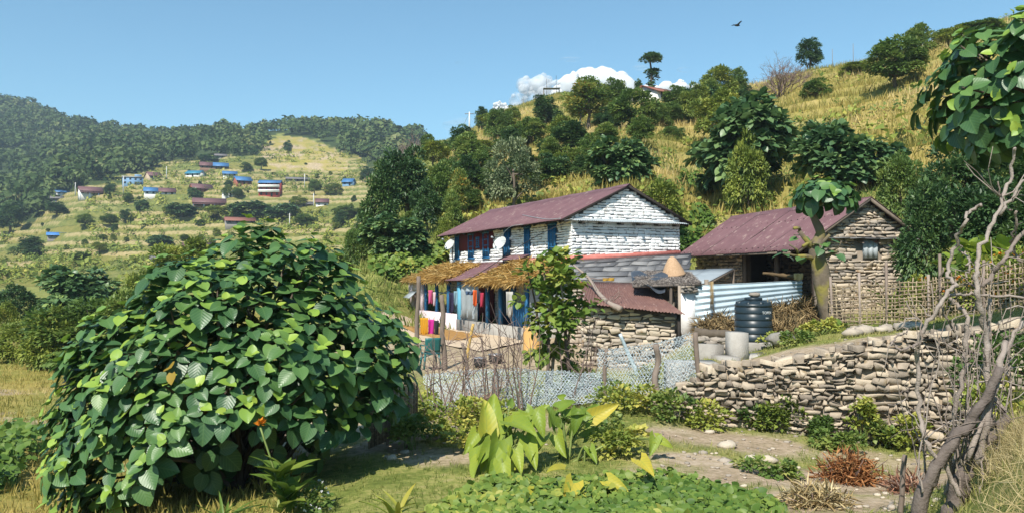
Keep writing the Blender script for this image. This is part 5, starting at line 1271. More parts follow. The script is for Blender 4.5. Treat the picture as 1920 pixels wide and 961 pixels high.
# ---- courtyard and what lies in it
def lo(x, y, z): return np.array([2.08 + x * math.cos(R(25)) - y * math.sin(R(25)), 28 + x * math.sin(R(25)) + y * math.cos(R(25)), z])
def drape(mb, f2, nu, nv, dz, tone=.5): grid(mb, lambda s, t: (lambda q: (q[0], q[1], gz(q[0], q[1]) + dz(s, t)))(f2(s, t)), nu, nv, tone)
mb = MB(); cq = patch(lo(-1.92, 10.6, 0), lo(-1.92, -.4, 0), lo(-4.3, -2.0, 0), lo(-4.6, 8.6, 0)); drape(mb, cq, 40, 16, lambda s, t: .05 + .015 * math.sin(s * 30) * math.sin(t * 20)); o = mb.build('courtyard_floor', M_CREAM, None, True); struct(o)
M_GRAIN = mat('drying_grain', [(.17, .085, .025), (.32, .175, .055), (.44, .27, .10)], .95, 7, .8, tone=False, bump=.8, bscale=30)
mb = MB(); cq = patch(lo(-2.3, 7.6, 0), lo(-2.3, 2.4, 0), lo(-3.7, 1.9, 0), lo(-4.0, 7.2, 0))
drape(mb, cq, 50, 22, lambda s, t: .06 + .06 * min(1, 8 * min(s, 1 - s, t, 1 - t)) + .03 * math.sin(s * 31 + t * 7) * math.sin(t * 19)); tag(mb.build('drying_grain', M_GRAIN, None, True), 'orange-brown grain spread out to dry on the mud courtyard', 'grain')
M_STEEL = mat('pot_metal', [(.30, .30, .31), (.5, .5, .5)], .4, 4, .8, tone=False, metal=.7)
M_SOOT = mat('sooty_pot', [(.015, .015, .016), (.05, .05, .05)], .6, 4, .8, tone=False)
for px_, py_, Y_, r_, lab in ((900, 676, 21.6, .17, 'smaller sooty cooking pot standing in the yard'), (929, 670, 22.2, .19, 'larger sooty cooking pot with a bright metal rim in the yard')):
    g = gpt(px_, py_, Y_, .02); t = thing('cooking_pot', lab, 'pot', g); mb = MB(); lathe(mb, [(r_ * .75, 0), (r_ * .98, .05), (r_, .14), (r_ * .96, .22)], 20); mb.build('body', M_SOOT, t, True)
    mb = MB(); lathe(mb, [(r_ * .93, .215), (r_ * 1.12, .22), (r_ * 1.12, .235), (r_ * .9, .25), (r_ * .3, .26)], 20); mb.build('lid', M_STEEL, t, True)
M_TEAL = mat('teal_plastic', [(.015, .10, .10), (.02, .15, .15)], .45, 3, .4, tone=False, spec=.5)
g = gpt(807, 690, 21.5, .05); ch = thing('plastic_chair', 'teal plastic chair standing in the courtyard', 'chair', g, R(200))
mb = MB(); slab(mb, lambda s, t: (-.21 + .42 * s, -.2 + .42 * t, .43 - .015 * math.sin(PI * s)), 6, 6, .025); mb.build('seat', M_TEAL, ch, True)
mb = MB(); slab(mb, lambda s, t: (-.21 + .42 * s, .2 + .07 * t + .03 * math.sin(PI * s), .46 + .38 * t), 6, 6, .02); mb.build('backrest', M_TEAL, ch, True)
for sx in (-1, 1):
    for sy in (-1, 1):
        mb = MB(); bar(mb, (sx * .23, sy * .23, 0), (sx * .18, sy * .18, .43), .04, .04); mb.build('leg', M_TEAL, ch)
    mb = MB(); bar(mb, (sx * .23, -.2, .62), (sx * .22, .24, .64), .045, .025); bar(mb, (sx * .21, -.19, .42), (sx * .23, -.2, .62), .035, .03); mb.build('armrest', M_TEAL, ch)
# cloths
def cloth(px0, py0, px1, py1, Y, colr, label, name='cloth', fold=.04, cat='clothes', Yd=0.):
    a, b = at(px0, py0, Y), at(px1, py0, Y + Yd); c, d = at(px1, py1, Y + Yd), at(px0, py1, Y); f = patch(a, b, c, d); ph = rs.uniform(0, 6)
    m_ = mat('cloth', [tuple(q * .75 for q in colr), colr], .9, 6, .5, tone=False, transl=.15)
    mb = MB(); w_ = np.linalg.norm(b - a)
    slab(mb, lambda s, t: f(.5 + (s - .5) * (1 - .25 * t * math.sin(ph) ** 2), t * (1 + .06 * math.sin(s * 9 + ph))) + np.array([0, fold * math.sin(s * w_ * 34 + ph + t * 2) * (.3 + t), 0]), 18, 8, .006)
    return tag(mb.build(name, m_, None, True), label, cat)
cloth(788, 595, 803, 628, 31.0, (.62, .30, .02), 'orange cloth hanging on the pink wall next to the magenta one', Yd=-.4)
cloth(803, 598, 814, 630, 30.4, (.55, .03, .28), 'magenta cloth hanging between the orange and the black cloths')
cloth(814, 600, 823, 630, 30.2, (.03, .03, .035), 'black cloth hanging beside the magenta one')
cloth(803, 543, 811, 568, 33.6, (.60, .09, .22), 'bright pink shirt hanging in the far veranda bay')
cloth(812, 547, 817, 572, 33.2, (.66, .48, .50), 'pale pink garment hanging in the far veranda bay')
cloth(842, 548, 851, 585, 31.6, (.035, .03, .07), 'dark purple cloth hanging in the veranda bay by the light blue pillar')
cloth(851, 545, 858, 572, 31.4, (.25, .40, .48), 'pale blue shirt hanging right beside the light blue pillar')
cloth(887, 543, 894, 573, 29.4, (.70, .13, .03), 'orange-red garment hanging in the middle veranda bay')
cloth(894, 545, 901, 568, 29.2, (.06, .07, .10), 'dark grey garment between the orange-red and the crimson one')
cloth(900, 548, 907, 574, 29.0, (.45, .04, .08), 'crimson garment hanging in the middle veranda bay')
cloth(949, 546, 962, 592, 26.6, (.50, .48, .43), 'long off-white cloth hanging in the near veranda bay')
cloth(872, 545, 889, 552, 29.6, (.06, .10, .18), 'navy bundle hung on the rail above the tin screen')
cloth(1078, 527, 1096, 533, 23.9, (.60, .06, .16), 'small bright pink cloth lying on the edge of the rusty roof', fold=.01)
cloth(1130, 520, 1152, 526, 25.0, (.50, .30, .05), 'yellow mat lying on the slates above the rusty roof', 'mat', .01, 'mat')
M_MAT = mat('bamboo_mat', [(.38, .20, .06), (.55, .32, .11), (.66, .44, .2)], .8, 6, .6, tone=False, stretch=(6, 6, 1))
og = gpt(998, 662, 23.6); mb = MB(); slab(mb, lambda s, t: (og[0] + .27 * math.sin(2.4 * (s - .5)) , og[1] + .27 * math.cos(2.4 * (s - .5)) * -1 + .27 + .18 * (1 - t), og[2] + .85 * (1 - t)), 16, 8, .012); tag(mb.build('bamboo_mat', M_MAT, None, True), 'curled yellow bamboo mat leaning on the veranda end', 'mat')
# straw drying on the veranda roof
def straw(x0, x1, y0, y1, n, label, seed):
    r_ = np.random.RandomState(seed); zr_ = lambda x: 2.62 + x * .375 + .03
    s = r_.rand(n); t = r_.rand(n); edge = 1 + .25 * np.sin(s * 9 + seed)
    x = x0 + (x1 - x0) * t ** .8; y = y0 + (y1 - y0) * (s + .05 * np.sin(t * 8)); th_ = .20 * np.minimum(1, 6 * np.minimum(s, 1 - s)) * (.5 + .5 * np.sin(s * 17 + t * 5) ** 2)
    P_ = np.array([lo(a, b, zr_(a)) for a, b in zip(x, y)]) + np.stack([0 * s, 0 * s, r_.rand(n) * th_], 1)
    D = r_.normal(0, 1, (n, 3)) * [1, 1, .35]; D += np.array([-.9, -.42, -.35]) * .8
    mb = MB(); U = np.tile([0, 0, 1.], (n, 1)) + r_.normal(0, .4, (n, 3))
    mb.inst(LEAF2[0] * [.10, 1, .6], LEAF2[1], frames(D, U), P_, r_.uniform(.25, .55, n), np.clip(r_.normal(.55, .25, n), 0, 1))
    grid(mb, lambda a, b: lo(x0 + (x1 - x0) * b * .96, y0 + (y1 - y0) * (.04 + .92 * a), zr_(x0 + (x1 - x0) * b) + .05 + .05 * math.sin(a * 14) * math.sin(b * 6)), 20, 8, .35)
    return tag(mb.build('straw_pile', M_STRAW), label, 'straw')
straw(-.35, -2.15, 7.2, 12.0, 6500, 'golden straw drying on the far half of the veranda roof', 1)
straw(-.35, -2.3, -.5, 3.7, 6500, 'golden straw drying on the near end of the veranda roof, hanging over its edge', 2)
# satellite dishes
for px_, py_, Y_, r_, lab in ((938, 457, 32.3, .30, 'pale satellite dish in the middle of the white house front'), (844, 459, 37.6, .27, 'pale satellite dish at the far end of the white house front')):
    c = at(px_, py_, Y_); t = thing('satellite_dish', lab, 'satellite dish', c)
    nrm = Vector((-.62, -.62, .48)).normalized(); q = nrm.to_track_quat('Z', 'Y').to_matrix(); f_ = lambda v: np.array(q @ Vector(v))
    mb = MB(); slab(mb, lambda s, u: f_((r_ * s * 1.12 * math.cos(u * 2 * PI), r_ * s * math.sin(u * 2 * PI), .22 * r_ * s * s)), 8, 28, .008); mb.build('dish', mat('dish_grey', [(.42, .43, .42), (.58, .59, .57)], .5, 4, .8, tone=False), t, True)
    mb = MB(); tube(mb, [f_((0, -r_ * .9, .1)), f_((0, -r_ * .3, .42)), f_((0, 0, .5))], .011, 5); mb.build('feed_arm', M_DWOOD, t)
    mb = MB(); bar(mb, f_((0, 0, .44)), f_((0, 0, .56)), .06, .06); mb.build('feed_horn', M_GSHEET, t)
    mb = MB(); tube(mb, [f_((0, 0, -.02)), np.array([.10, .06, -.1]), np.array([.12, .08, -.72])], .022, 6); mb.build('mast', M_DWOOD, t)
# conical basket on the thatch
c = at(1263, 514, 23.9); mb = MB(); ax_ = np.array([-.12, -.15, 1.]); ax_ /= np.linalg.norm(ax_)
prof = [(.40, 0), (.385, .04), (.26, .30), (.13, .50), (.05, .56)]
lathe(mb, [(a * .92, b) for a, b in prof], 22)
M_BASK = mat('woven_basket', [(.26, .15, .08), (.46, .30, .18), (.58, .42, .28)], .8, 22, 1.0, tone=False, bump=.8, bscale=45)
t = thing('conical_basket', 'upturned conical woven basket on the thatch roof', 'basket', (c[0], c[1], c[2] - .03)); t.rotation_euler = (.1, -.12, 0); mb.build('basket_body', M_BASK, t, True)
# dead branch on the rusty roof
bp = thing('dead_branch', 'pale dead branch with bare twigs lying across the rusty roof', 'branch', at(1125, 545, 22.6)); OG = at(1125, 545, 22.6)
mb = MB(); P_ = pl((1075, 500, 23.8), (1105, 526, 23.3), (1122, 552, 22.4), (1142, 572, 21.5), (1164, 583, 21.1)); P_ = [p + [0, 0, .06] for p in P_]; tube(mb, smoothpath(P_, 4), np.linspace(.03, .085, 17), 7, .8, wob=.1, rng=rs); mb.build('limb', M_POST, bp, True, origin=OG)
for k in range(12):
    a = P_[rs.randint(1, 4)]; mb = MB(); q = [a]; d = np.array([rs.uniform(-.2, .9), rs.uniform(-.3, .4), rs.uniform(.1, .6)])
    for _ in range(4): q.append(q[-1] + d * .16); d = d + rs.normal(0, .5, 3)
    tube(mb, q, np.linspace(.014, .005, 5), 4, .6); mb.build('twig', M_TWIG, bp, origin=OG)
# log and hay by the tank
mb = MB(); P_ = [gpt(1303, 622, 21.4, .18), gpt(1340, 622, 21.2, .17), gpt(1384, 616, 21.0, .22)]; tube(mb, smoothpath(P_, 4), .12, 8, .4, wob=.2, rng=rs); tag(mb.build('old_log', M_BARK, None, True), 'old log lying at the foot of the pale blue tin fence', 'log')
def heap(px, py, Y, rx, ry, rz, n, label, seed, m_=None, name='hay_heap', sz=(.2, .5)):
    r_ = np.random.RandomState(seed); c = gpt(px, py, Y); mb = MB(); d = rdir(r_, n); d[:, 2] = np.abs(d[:, 2])
    P_ = c + d * [rx, ry, rz] * r_.uniform(.8, 1.05, (n, 1)) * (1 + .2 * np.sin(d[:, :1] * 7)); D = r_.normal(0, 1, (n, 3)) - np.array([0, 0, .3]); 
    mb.inst(LEAF2[0] * [.12, 1, .5], LEAF2[1], frames(D, d + r_.normal(0, .4, (n, 3))), P_, r_.uniform(*sz, n), np.clip(r_.normal(.55, .22, n), 0, 1))
    grid(mb, lambda s, t: c + np.array([rx * .93 * math.cos(s * 6.2832) * math.cos(t * 1.57), ry * .93 * math.sin(s * 6.2832) * math.cos(t * 1.57), rz * .9 * math.sin(t * 1.57) - .1 * (1 - t)]), 18, 6, .4)
    return tag(mb.build(name, m_ or M_HAY), label, 'heap')
heap(1490, 610, 22.0, .95, .6, .55, 3200, 'brown heap of old hay between the water tank and the lopped fig', 3)
heap(1470, 655, 20.6, .55, .35, .25, 1400, 'small trampled heap of hay in the shade beside the tank', 4)
heap(1348, 622, 21.9, .55, .4, .42, 1400, 'heap of dry brushwood against the pale blue tin fence', 6)
# bundled sacks on the tin fence
mb = MB(); P_ = pl((1430, 512, 23.4), (1455, 514, 23.3), (1480, 518, 23.2), (1502, 521, 23.1)); tube(mb, smoothpath(P_, 4), np.linspace(.04, .07, 13), 9, .1, wob=.35, rng=rs); tag(mb.build('straw_roll', M_HAY, None, True), 'roll of dry straw laid behind the top of the tin fence', 'straw')
cloth(1488, 512, 1506, 524, 22.8, (.60, .45, .20), 'yellowish sack hung over the corner of the tin fence', 'sack', .03, 'sack')
# cables
M_CABLE = mat('black_cable', [(.012, .012, .013), (.02, .02, .02)], .5, 3, .4, tone=False)
def cable(pts, r, label, m_=None, sag=0., name='cable'):
    P_ = smoothpath(pts, 8); n = len(P_); t = np.linspace(0, 1, n); P_[:, 2] -= sag * 4 * t * (1 - t); mb = MB(); tube(mb, P_, r, 5, .5); return tag(mb.build(name, m_ or M_CABLE), label, 'cable')
cable(pl((817, 556, 21.6), (900, 511, 24.4), (1000, 446, 26.8), (1078, 409, 27.4)), .012, 'black cable running from the forked post up to the eave of the white house')
cable(pl((1075, 411, 27.2), (1010, 420, 29.5), (960, 424, 31.0), (938, 445, 32.2)), .008, 'thin grey cable sagging under the eave to the middle dish', M_GSHEET)
cable([lo(.6, 5.2, roofz(.6) + .06), lo(.1, 3.2, roofz(.1) + .06), lo(-.4, 1.0, roofz(-.4) + .06), lo(-.55, -.2, roofz(-.55) + .08)], .012, 'pale cable lying along the maroon roof of the white house', M_GSHEET)

# ------------------------------------------------------------------ near plants
rs = np.random.RandomState(21)
def rosettes(mb, rs, pts, axes, size, nout=(5, 7), young=.9, tone=(.2, .5), droop=.35, leaf=HEART5, bright=.12, spread=.10):
    """whorls of broad leaves round the shoot tips, the oldest lowest, small lime ones in the middle"""
    TV, TF, TU = leaf; Pp = []; D = []; U = []; S = []; T = []
    for p, a in zip(pts, axes):
        a = a / np.linalg.norm(a); k = rs.randint(nout[0], nout[1] + 1); ph = rs.uniform(0, 6.28)
        r1 = np.cross(a, [.3, .2, .9]); r1 /= np.linalg.norm(r1); r2 = np.cross(a, r1); base = rs.uniform(*tone); br = rs.rand() < bright; big = rs.uniform(.82, 1.12)
        for i in range(k):
            an = ph + 2.4 * i + rs.normal(0, .22); perp = math.cos(an) * r1 + math.sin(an) * r2
            old = 1 - i / k; s = size * big * rs.uniform(.82, 1.12) * (.66 + .46 * old)
            d = perp + a * (.28 - .62 * old + rs.normal(0, .14)) - np.array([0, 0, droop * old * .6])
            u = a + perp * (.10 + .3 * old) + rs.normal(0, .16, 3)
            Pp.append(p + perp * spread * (.25 + .6 * old) - a * .12 * old); D.append(d); U.append(u); S.append(s)
            T.append(base + rs.normal(0, .06) + (.26 if br else 0) * (1.2 - old) + .16 * (1 - old))
        if rs.rand() < young:
            for i in range(rs.randint(2, 4)):
                an = ph + 1.2 + 2.2 * i; perp = math.cos(an) * r1 + math.sin(an) * r2
                Pp.append(p + a * .03); D.append(a * rs.uniform(.35, .9) + perp); U.append(a - perp * .45 + rs.normal(0, .15, 3)); S.append(size * rs.uniform(.34, .7)); T.append(rs.uniform(.62, .98))
    mb.inst(TV, TF, frames(np.array(D), np.array(U)), np.array(Pp), np.array(S), np.clip(T, 0, 1), TU)
# ---- the big fig bush
CEN = np.array([at(428, 790, 11.2)[0], 11.2, at(428, 790, 11.2)[2]])
FA = np.radians([-180, -155, -120, -90, -60, -38, -20, 0, 12, 21, 32, 45, 60, 73, 88, 98, 117, 135, 150, 166, 180]); FR = np.array([300, 288, 270, 262, 270, 290, 292, 300, 318, 350, 356, 352, 350, 350, 338, 312, 288, 284, 290, 300, 300]) * 11.2 / 1507
def domep(d, k=1.):
    ph = np.arctan2(d[2], d[0]); r_ = np.interp(ph, FA, FR)
    return CEN + k * np.array([d[0] * r_, d[1] * 1.8, d[2] * r_])
pts = []; axs = []; tries = 0
while tries < 14000 and len(pts) < 520:
    tries += 1; d = rdir(rs, 1)[0]
    p = domep(d, rs.uniform(.93, 1.03) * (1 + .11 * math.sin(d[0] * 8 + 1) * math.sin(d[2] * 7 + d[1] * 5)))
    o_ = p - CEN; dxp = o_[0] * 1507 / 11.2
    lowl = np.interp(dxp, [-380, -180, -110, -20, 60, 180, 260, 380], [-1.0, -.95, -.7, .05, .32, .25, .0, .1]) if d[1] < .1 else (-.5 if d[0] < .2 else .1)
    if o_[2] < lowl: continue
    if pts and np.min(np.sum((np.array(pts) - p) ** 2, 1)) < .245 ** 2: continue
    pts.append(p); a = o_ / np.linalg.norm(o_); axs.append(a * .75 + np.array([0, -.05, .7]))
hero = thing('fig_bush', 'huge dome-shaped fig bush with broad heart-shaped leaves and lime young shoots', 'bush', (CEN[0], CEN[1], gz(CEN[0], CEN[1])))
OG = tuple(hero.location)
mb = MB(); rosettes(mb, rs, pts, axs, .232, (5, 7), .95, (.12, .5), .26, bright=.24)
ip = [domep(rdir(rs, 1)[0] * [1, 1, .8] + [0, 0, .25], rs.uniform(.55, .82)) for _ in range(150)]
rosettes(mb, rs, ip, [q - CEN + [0, 0, .5] for q in ip], .26, (4, 6), 0, (.1, .4), .5, leaf=HEART3)  # inner leaves added to keep light out from under the dome
mb.build('crown', M_FIG, hero, True, origin=OG)
mb = MB()
for k in range(9):
    b = np.array([CEN[0] + rs.uniform(-.35, .5), CEN[1] + rs.uniform(-.3, .3), 0]); b[2] = gz(b[0], b[1]) - .2
    for q in range(5):
        e = pts[rs.randint(len(pts))]; m1 = b + (e - b) * .4 + [0, 0, .3]
        tube(mb, smoothpath([b, m1, e - (e - CEN) * .06], 4), np.linspace(.055, .012, 9), 6, rs.rand())
mb.build('stems', M_BARK, hero, True, origin=OG)
mb = MB(); q = at(322, 686, 9.45)
rosettes(mb, rs, [q], [np.array([0, -.6, .5])], .16, (2, 3), 0, leaf=HEART3); mb.build('withered_leaf', M_LEAFO, hero, True, origin=OG)

# ---- overhanging fig at the frame edge and the lopped fig by the cowshed
def fig_tree(name, label, cen, rad, n, size, trunk, mind, lowz, seed, tone=(.18, .5), inner=40, thick=(.16, .07), bright=.08):
    rs = np.random.RandomState(seed); cen = np.array(cen); pts = []; axs = []; tr = 0
    while len(pts) < n and tr < 9000:
        tr += 1; d = rdir(rs, 1)[0]
        if d[2] < lowz: continue
        p = cen + d * rad * rs.uniform(.82, 1.04) * (1 + .16 * math.sin(d[0] * 6 + seed) * math.cos(d[1] * 5 + d[2] * 4))
        if pts and np.min(np.sum((np.array(pts) - p) ** 2, 1)) < mind ** 2: continue
        pts.append(p); axs.append(d * .8 + [0, 0, .5])
    g = np.array(trunk[0]); t = thing(name, label, 'tree', g); mb = MB(); rosettes(mb, rs, pts, axs, size, (4, 6), .6, tone, .45, bright=bright)
    ip = [cen + rdir(rs, 1)[0] * rad * rs.uniform(.3, .75) for _ in range(inner)]
    if inner: rosettes(mb, rs, ip, [q - cen + [0, 0, .4] for q in ip], size, (4, 5), 0, tone, .5, leaf=HEART3)
    mb.build('crown', M_FIG, t, True, origin=g)
    mb = MB(); tp = smoothpath(trunk, 4); tube(mb, tp, np.linspace(*thick, len(tp)), 9, .5, wob=.12, rng=rs)
    for k in range(max(5, n // 5)): e = pts[k % len(pts)]; s = np.array(trunk[-1]); tube(mb, smoothpath([s, (s + e) / 2 + rs.normal(0, .08, 3), e], 3), np.linspace(thick[1] * .7, .012, 7), 5, rs.rand())
    return t, mb, g
c = at(1975, 168, 12.6); x_ = c[0] + .35; y_ = 12.9; base = np.array([x_, y_, gz(x_, y_) - .2])
t, mb, g = fig_tree('fig_tree', 'fig tree with broad leaves hanging into view high above the lattice fence', c, np.array([1.78, 1.7, 1.32]), 190, .29, [base, base + [-.1, 0, 1.6], c - [0, 0, .5]], .25, -.75, 4, inner=90); mb.build('trunk', M_BARK, t, True, origin=g)
c = at(1545, 366, 21.0); b = gpt(1562, 612, 21.0, -.2)
t, mb, g = fig_tree('lopped_fig_tree', 'hard-pruned fig with a thick mossy trunk and one tuft of leaves', c, np.array([.80, .75, .40]), 30, .36, [b, at(1549, 560, 21), at(1535, 500, 21), at(1531, 462, 21), at(1538, 435, 21), at(1524, 398, 21), c - [0, 0, .1]], .27, -.4, 6, inner=8, thick=(.27, .05), bright=.05)
rs2 = np.random.RandomState(9); V0 = at(1531, 470, 21)
tube(mb, smoothpath([at(1566, 618, 21), at(1552, 560, 21), at(1537, 500, 21), at(1528, 452, 21)], 4), [.36, .31, .27, .25, .23, .22, .22, .22, .22, .21, .20, .18, .12], 10, .45, wob=.14, rng=rs2)
for a_, b_, r_ in (((1530, 485), (1497, 480), .07), ((1527, 470), (1500, 435), .075), ((1534, 468), (1556, 440), .06), ((1525, 455), (1505, 462), .06), ((1533, 490), (1572, 470), .05), ((1497, 480), (1468, 474), .04), ((1500, 435), (1488, 428), .05), ((1497, 480), (1480, 458), .03), ((1560, 470), (1578, 452), .025)):
    A, B = at(*a_, 21), at(*b_, 20.8); tube(mb, [A, (A + B) / 2 + rs2.normal(0, .04, 3), B], [r_, r_ * .85, r_ * .75], 7, .4, wob=.2, rng=rs2)
M_MOSSY = mat('mossy_bark', [(.05, .04, .03), (.15, .12, .085), (.25, .21, .15)], .95, 4, .8, bump=.8, bscale=12, speck=((.22, .19, .05), 1.8, .5, .12))
mb.build('trunk', M_MOSSY, t, True, origin=g)
sp = [at(1500, 440, 21), at(1556, 445, 20.9), at(1470, 470, 20.9), at(1568, 470, 20.8), at(1540, 455, 20.7), at(1505, 478, 20.7)]
for q_ in sp: mb = MB(); rosettes(mb, rs2, [q_], [np.array([0, -.3, 1.])], .26, (2, 4), .3, (.2, .5)); mb.build('shoot', M_FIG, t, True, origin=g)

# ---- bare shrub in the near corner
def branchy(name, label, polys, Y, mt, twn=0, seed=1):
    rs = np.random.RandomState(seed); og = at(polys[0][0][-1][0], 900, Y); og[2] = gz(og[0], og[1]); t = thing(name, label, 'shrub', og); allp = []
    for i, (pp, r0, r1, dy) in enumerate(polys):
        P_ = smoothpath([at(a, b, Y + dy + rs.uniform(-.05, .05) + .10 * math.sin(i * 2 + j)) for j, (a, b) in enumerate(pp)], 5)
        mb = MB(); P_ = P_ + rs.normal(0, .011, P_.shape); tube(mb, P_, np.linspace(r0 * .8, r1 * .72, len(P_)) * (1 + .12 * np.sin(np.arange(len(P_)) * 1.9)), 8, rs.uniform(.35, .8), wob=.14, rng=rs); mb.build('branch', mt, t, True, origin=og); allp.append(P_)
    for k in range(twn):
        P_ = allp[rs.randint(len(allp))]; a = P_[rs.randint(len(P_) // 3, len(P_))]; d = np.array([rs.normal(0, .5), rs.normal(0, .4), rs.uniform(.1, .8)]); q = [a]
        for _ in range(4): q.append(q[-1] + d * rs.uniform(.06, .14)); d = d + rs.normal(0, .4, 3)
        mb = MB(); tube(mb, q, np.linspace(.008, .003, 5), 4, rs.rand()); mb.build('twig', mt, t, origin=og)
    return t
M_BRANCH = mat('grey_branch', [(.11, .085, .07), (.23, .185, .155), (.36, .31, .27)], .9, 14, .6, bump=.5, bscale=60)
_tr = np.random.RandomState(14)
THIN = []
for _k in range(26):
    _x = _tr.uniform(1715, 1915); _dx = _tr.uniform(-90, 90); _t = _tr.uniform(470, 720); THIN.append(([(_x, 930), (_x + _dx * .2 + _tr.uniform(-12, 12), 850), (_x + _dx * .5 + _tr.uniform(-20, 20), (850 + _t) / 2), (_x + _dx, _t)], .012, .004, _tr.uniform(-.3, .5)))
branchy('bare_shrub', 'bare grey shrub with curving leafless branches in front of the retaining wall', [
 ([(1902, 275), (1896, 330), (1877, 380), (1850, 440), (1833, 490), (1832, 527), (1838, 567), (1846, 620), (1850, 700), (1856, 800)], .016, .042, 0),
 ([(1945, 400), (1905, 455), (1883, 483), (1862, 512), (1840, 540)], .022, .03, .0),
 ([(1845, 383), (1822, 396), (1808, 415), (1795, 450), (1780, 490), (1781, 520), (1793, 534), (1777, 553), (1747, 593), (1722, 640), (1722, 700), (1728, 780), (1737, 834), (1777, 880), (1800, 930)], .016, .032, -.15),
 ([(1777, 553), (1810, 552), (1850, 553), (1930, 560)], .018, .015, -.1),
 ([(1780, 557), (1800, 580), (1814, 600), (1811, 650), (1809, 690), (1791, 774), (1794, 840), (1774, 930)], .02, .036, .05),
 ([(1723, 642), (1695, 655), (1676, 645), (1680, 632), (1705, 622)], .016, .008, -.15),
 ([(1906, 395), (1903, 430), (1900, 465), (1915, 490)], .014, .018, .1),
 ([(1798, 448), (1803, 470), (1816, 485), (1818, 500), (1808, 520)], .01, .016, .1),
 ([(1890, 640), (1872, 690), (1851, 780), (1830, 870)], .03, .045, .0),
 ([(1855, 560), (1852, 640), (1856, 720), (1880, 770)], .02, .035, .2),
 ([(1874, 340), (1878, 370), (1893, 395)], .008, .014, 0),
 ([(1930, 330), (1905, 360), (1878, 402)], .015, .02, .05),
 ([(1768, 500), (1762, 540), (1768, 580), (1790, 620)], .008, .014, .2),
 ([(1920, 600), (1885, 660), (1858, 740), (1815, 860)], .02, .035, -.1),
 ([(1700, 560), (1726, 610), (1724, 650)], .006, .012, -.1)] + THIN, 7.4, M_BRANCH, 90, 3)
M_LOG = mat('dark_log', [(.055, .045, .038), (.13, .105, .09), (.22, .19, .165)], .92, 12, .7, bump=.7, bscale=40)
for i, (pp, r0, r1, lab) in enumerate((([(1870, 690), (1844, 754), (1807, 807), (1751, 874), (1722, 975)], .036, .062, 'thick dark leaning log with a split top at the foot of the bare shrub'), ([(1885, 775), (1871, 807), (1837, 840), (1801, 894), (1782, 975)], .045, .08, 'dark rotten log lying beneath the bare shrub next to the dry grass bank'))):
    mb = MB(); P_ = smoothpath([at(a, b, 7.2 + .25 * i) for a, b in pp], 5); tube(mb, P_ + rs.normal(0, .016, P_.shape), np.linspace(r0, r1, len(P_)), 11, .5, wob=.22, rng=rs); tag(mb.build('dead_log', M_LOG, None, True), lab, 'log')
post(1697, 852, 1690, 950, 8.3, .028, 'short bare stick standing by the brown withered fern', 'stick', 'bare_stick')

# ---- taro plants, cannas and other single plants
M_TARO = mat('taro_leaf', [(.10, .17, .025), (.19, .28, .035), (.34, .40, .05), (.55, .45, .06)], .45, 4, .45, transl=.35, spec=.35, vein=True, bump=.25, bdist=.01)
M_STEM = mat('green_stem', [(.13, .19, .05), (.25, .30, .09)], .5, 4, .5, transl=.1)
TARO = heart(5, 7, .32, .16, .40, .26, True)
def leafplant(name, label, cat, base, leaves, Y, m_leaf, mstem=M_STEM, widk=1., leaf=TARO, stem_r=.012, seed=1):
    """leaves: (px0,py0,px1,py1,dy0,dy1,tone): base and tip of each blade"""
    rs = np.random.RandomState(seed); widk = widk * (.82 if m_leaf.name.startswith('taro') else 1); b = gpt(base[0], base[1], Y); t = thing(name, label, cat, b)
    for (x0, y0, x1, y1, d0, d1, tn) in leaves:
        p = at(x0, y0, Y + d0); q = at(x1, y1, Y + d1); D = q - p; L_ = np.linalg.norm(D)
        U = np.array([rs.normal(0, .35), -.75, .7 + rs.normal(0, .3)])
        mb = MB(); mb.inst(leaf[0], leaf[1], frames(D[None], U[None]), p[None], np.array([[L_ * widk, L_, L_]]), np.array([min(1, tn + (.04 if tn < .8 else 0))]), leaf[2]); mb.build('leaf', m_leaf, t, True, origin=b)
        if mstem:
            s = b + [rs.uniform(-.12, .12), rs.uniform(-.1, .1), -.05]; mb = MB(); tube(mb, smoothpath([s, s * .45 + p * .55 + [0, 0, .12], p + D * .06], 4), np.linspace(stem_r * 1.4, stem_r * .7, 9), 6, rs.rand()); mb.build('stalk', mstem, t, True, origin=b)
    return t
leafplant('taro_plant', 'tall yellow-green taro with upright leaves in the middle of the garden', 'plant', (945, 880), [
 (921, 812, 926, 733, 0, .15, .45), (912, 810, 915, 742, -.1, .1, .75), (945, 835, 948, 775, .1, .1, .1), (952, 800, 985, 770, 0, -.2, .5), (990, 800, 1022, 752, .1, .1, .5), (960, 790, 1000, 800, -.1, -.5, .4),
 (936, 825, 922, 895, -.35, -.65, .35), (915, 845, 905, 890, -.3, -.5, .4), (898, 835, 882, 868, -.2, -.5, .4), (905, 818, 896, 838, .1, .2, .2), (960, 820, 975, 806, .1, .2, .25), (1012, 840, 990, 850, -.2, -.5, .6), (1020, 818, 1003, 842, 0, -.3, .4),
 (972, 862, 960, 880, -.4, -.6, .7), (930, 870, 918, 898, -.5, -.7, .35), (985, 770, 1010, 800, .2, 0, .35), (955, 760, 962, 742, .2, .3, .1), (1008, 772, 1018, 815, -.1, -.3, .45), (950, 850, 938, 905, -.5, -.8, .45), (900, 858, 880, 890, -.4, -.7, .5), (965, 842, 978, 880, -.5, -.75, .55), (990, 832, 1005, 870, -.3, -.6, .5), (922, 832, 900, 862, -.3, -.6, .35), (895, 812, 872, 845, -.1, -.3, .5), (985, 815, 1000, 850, -.1, -.4, .3), (942, 868, 950, 915, -.7, -.95, .5)], 11.0, M_TARO, seed=4)
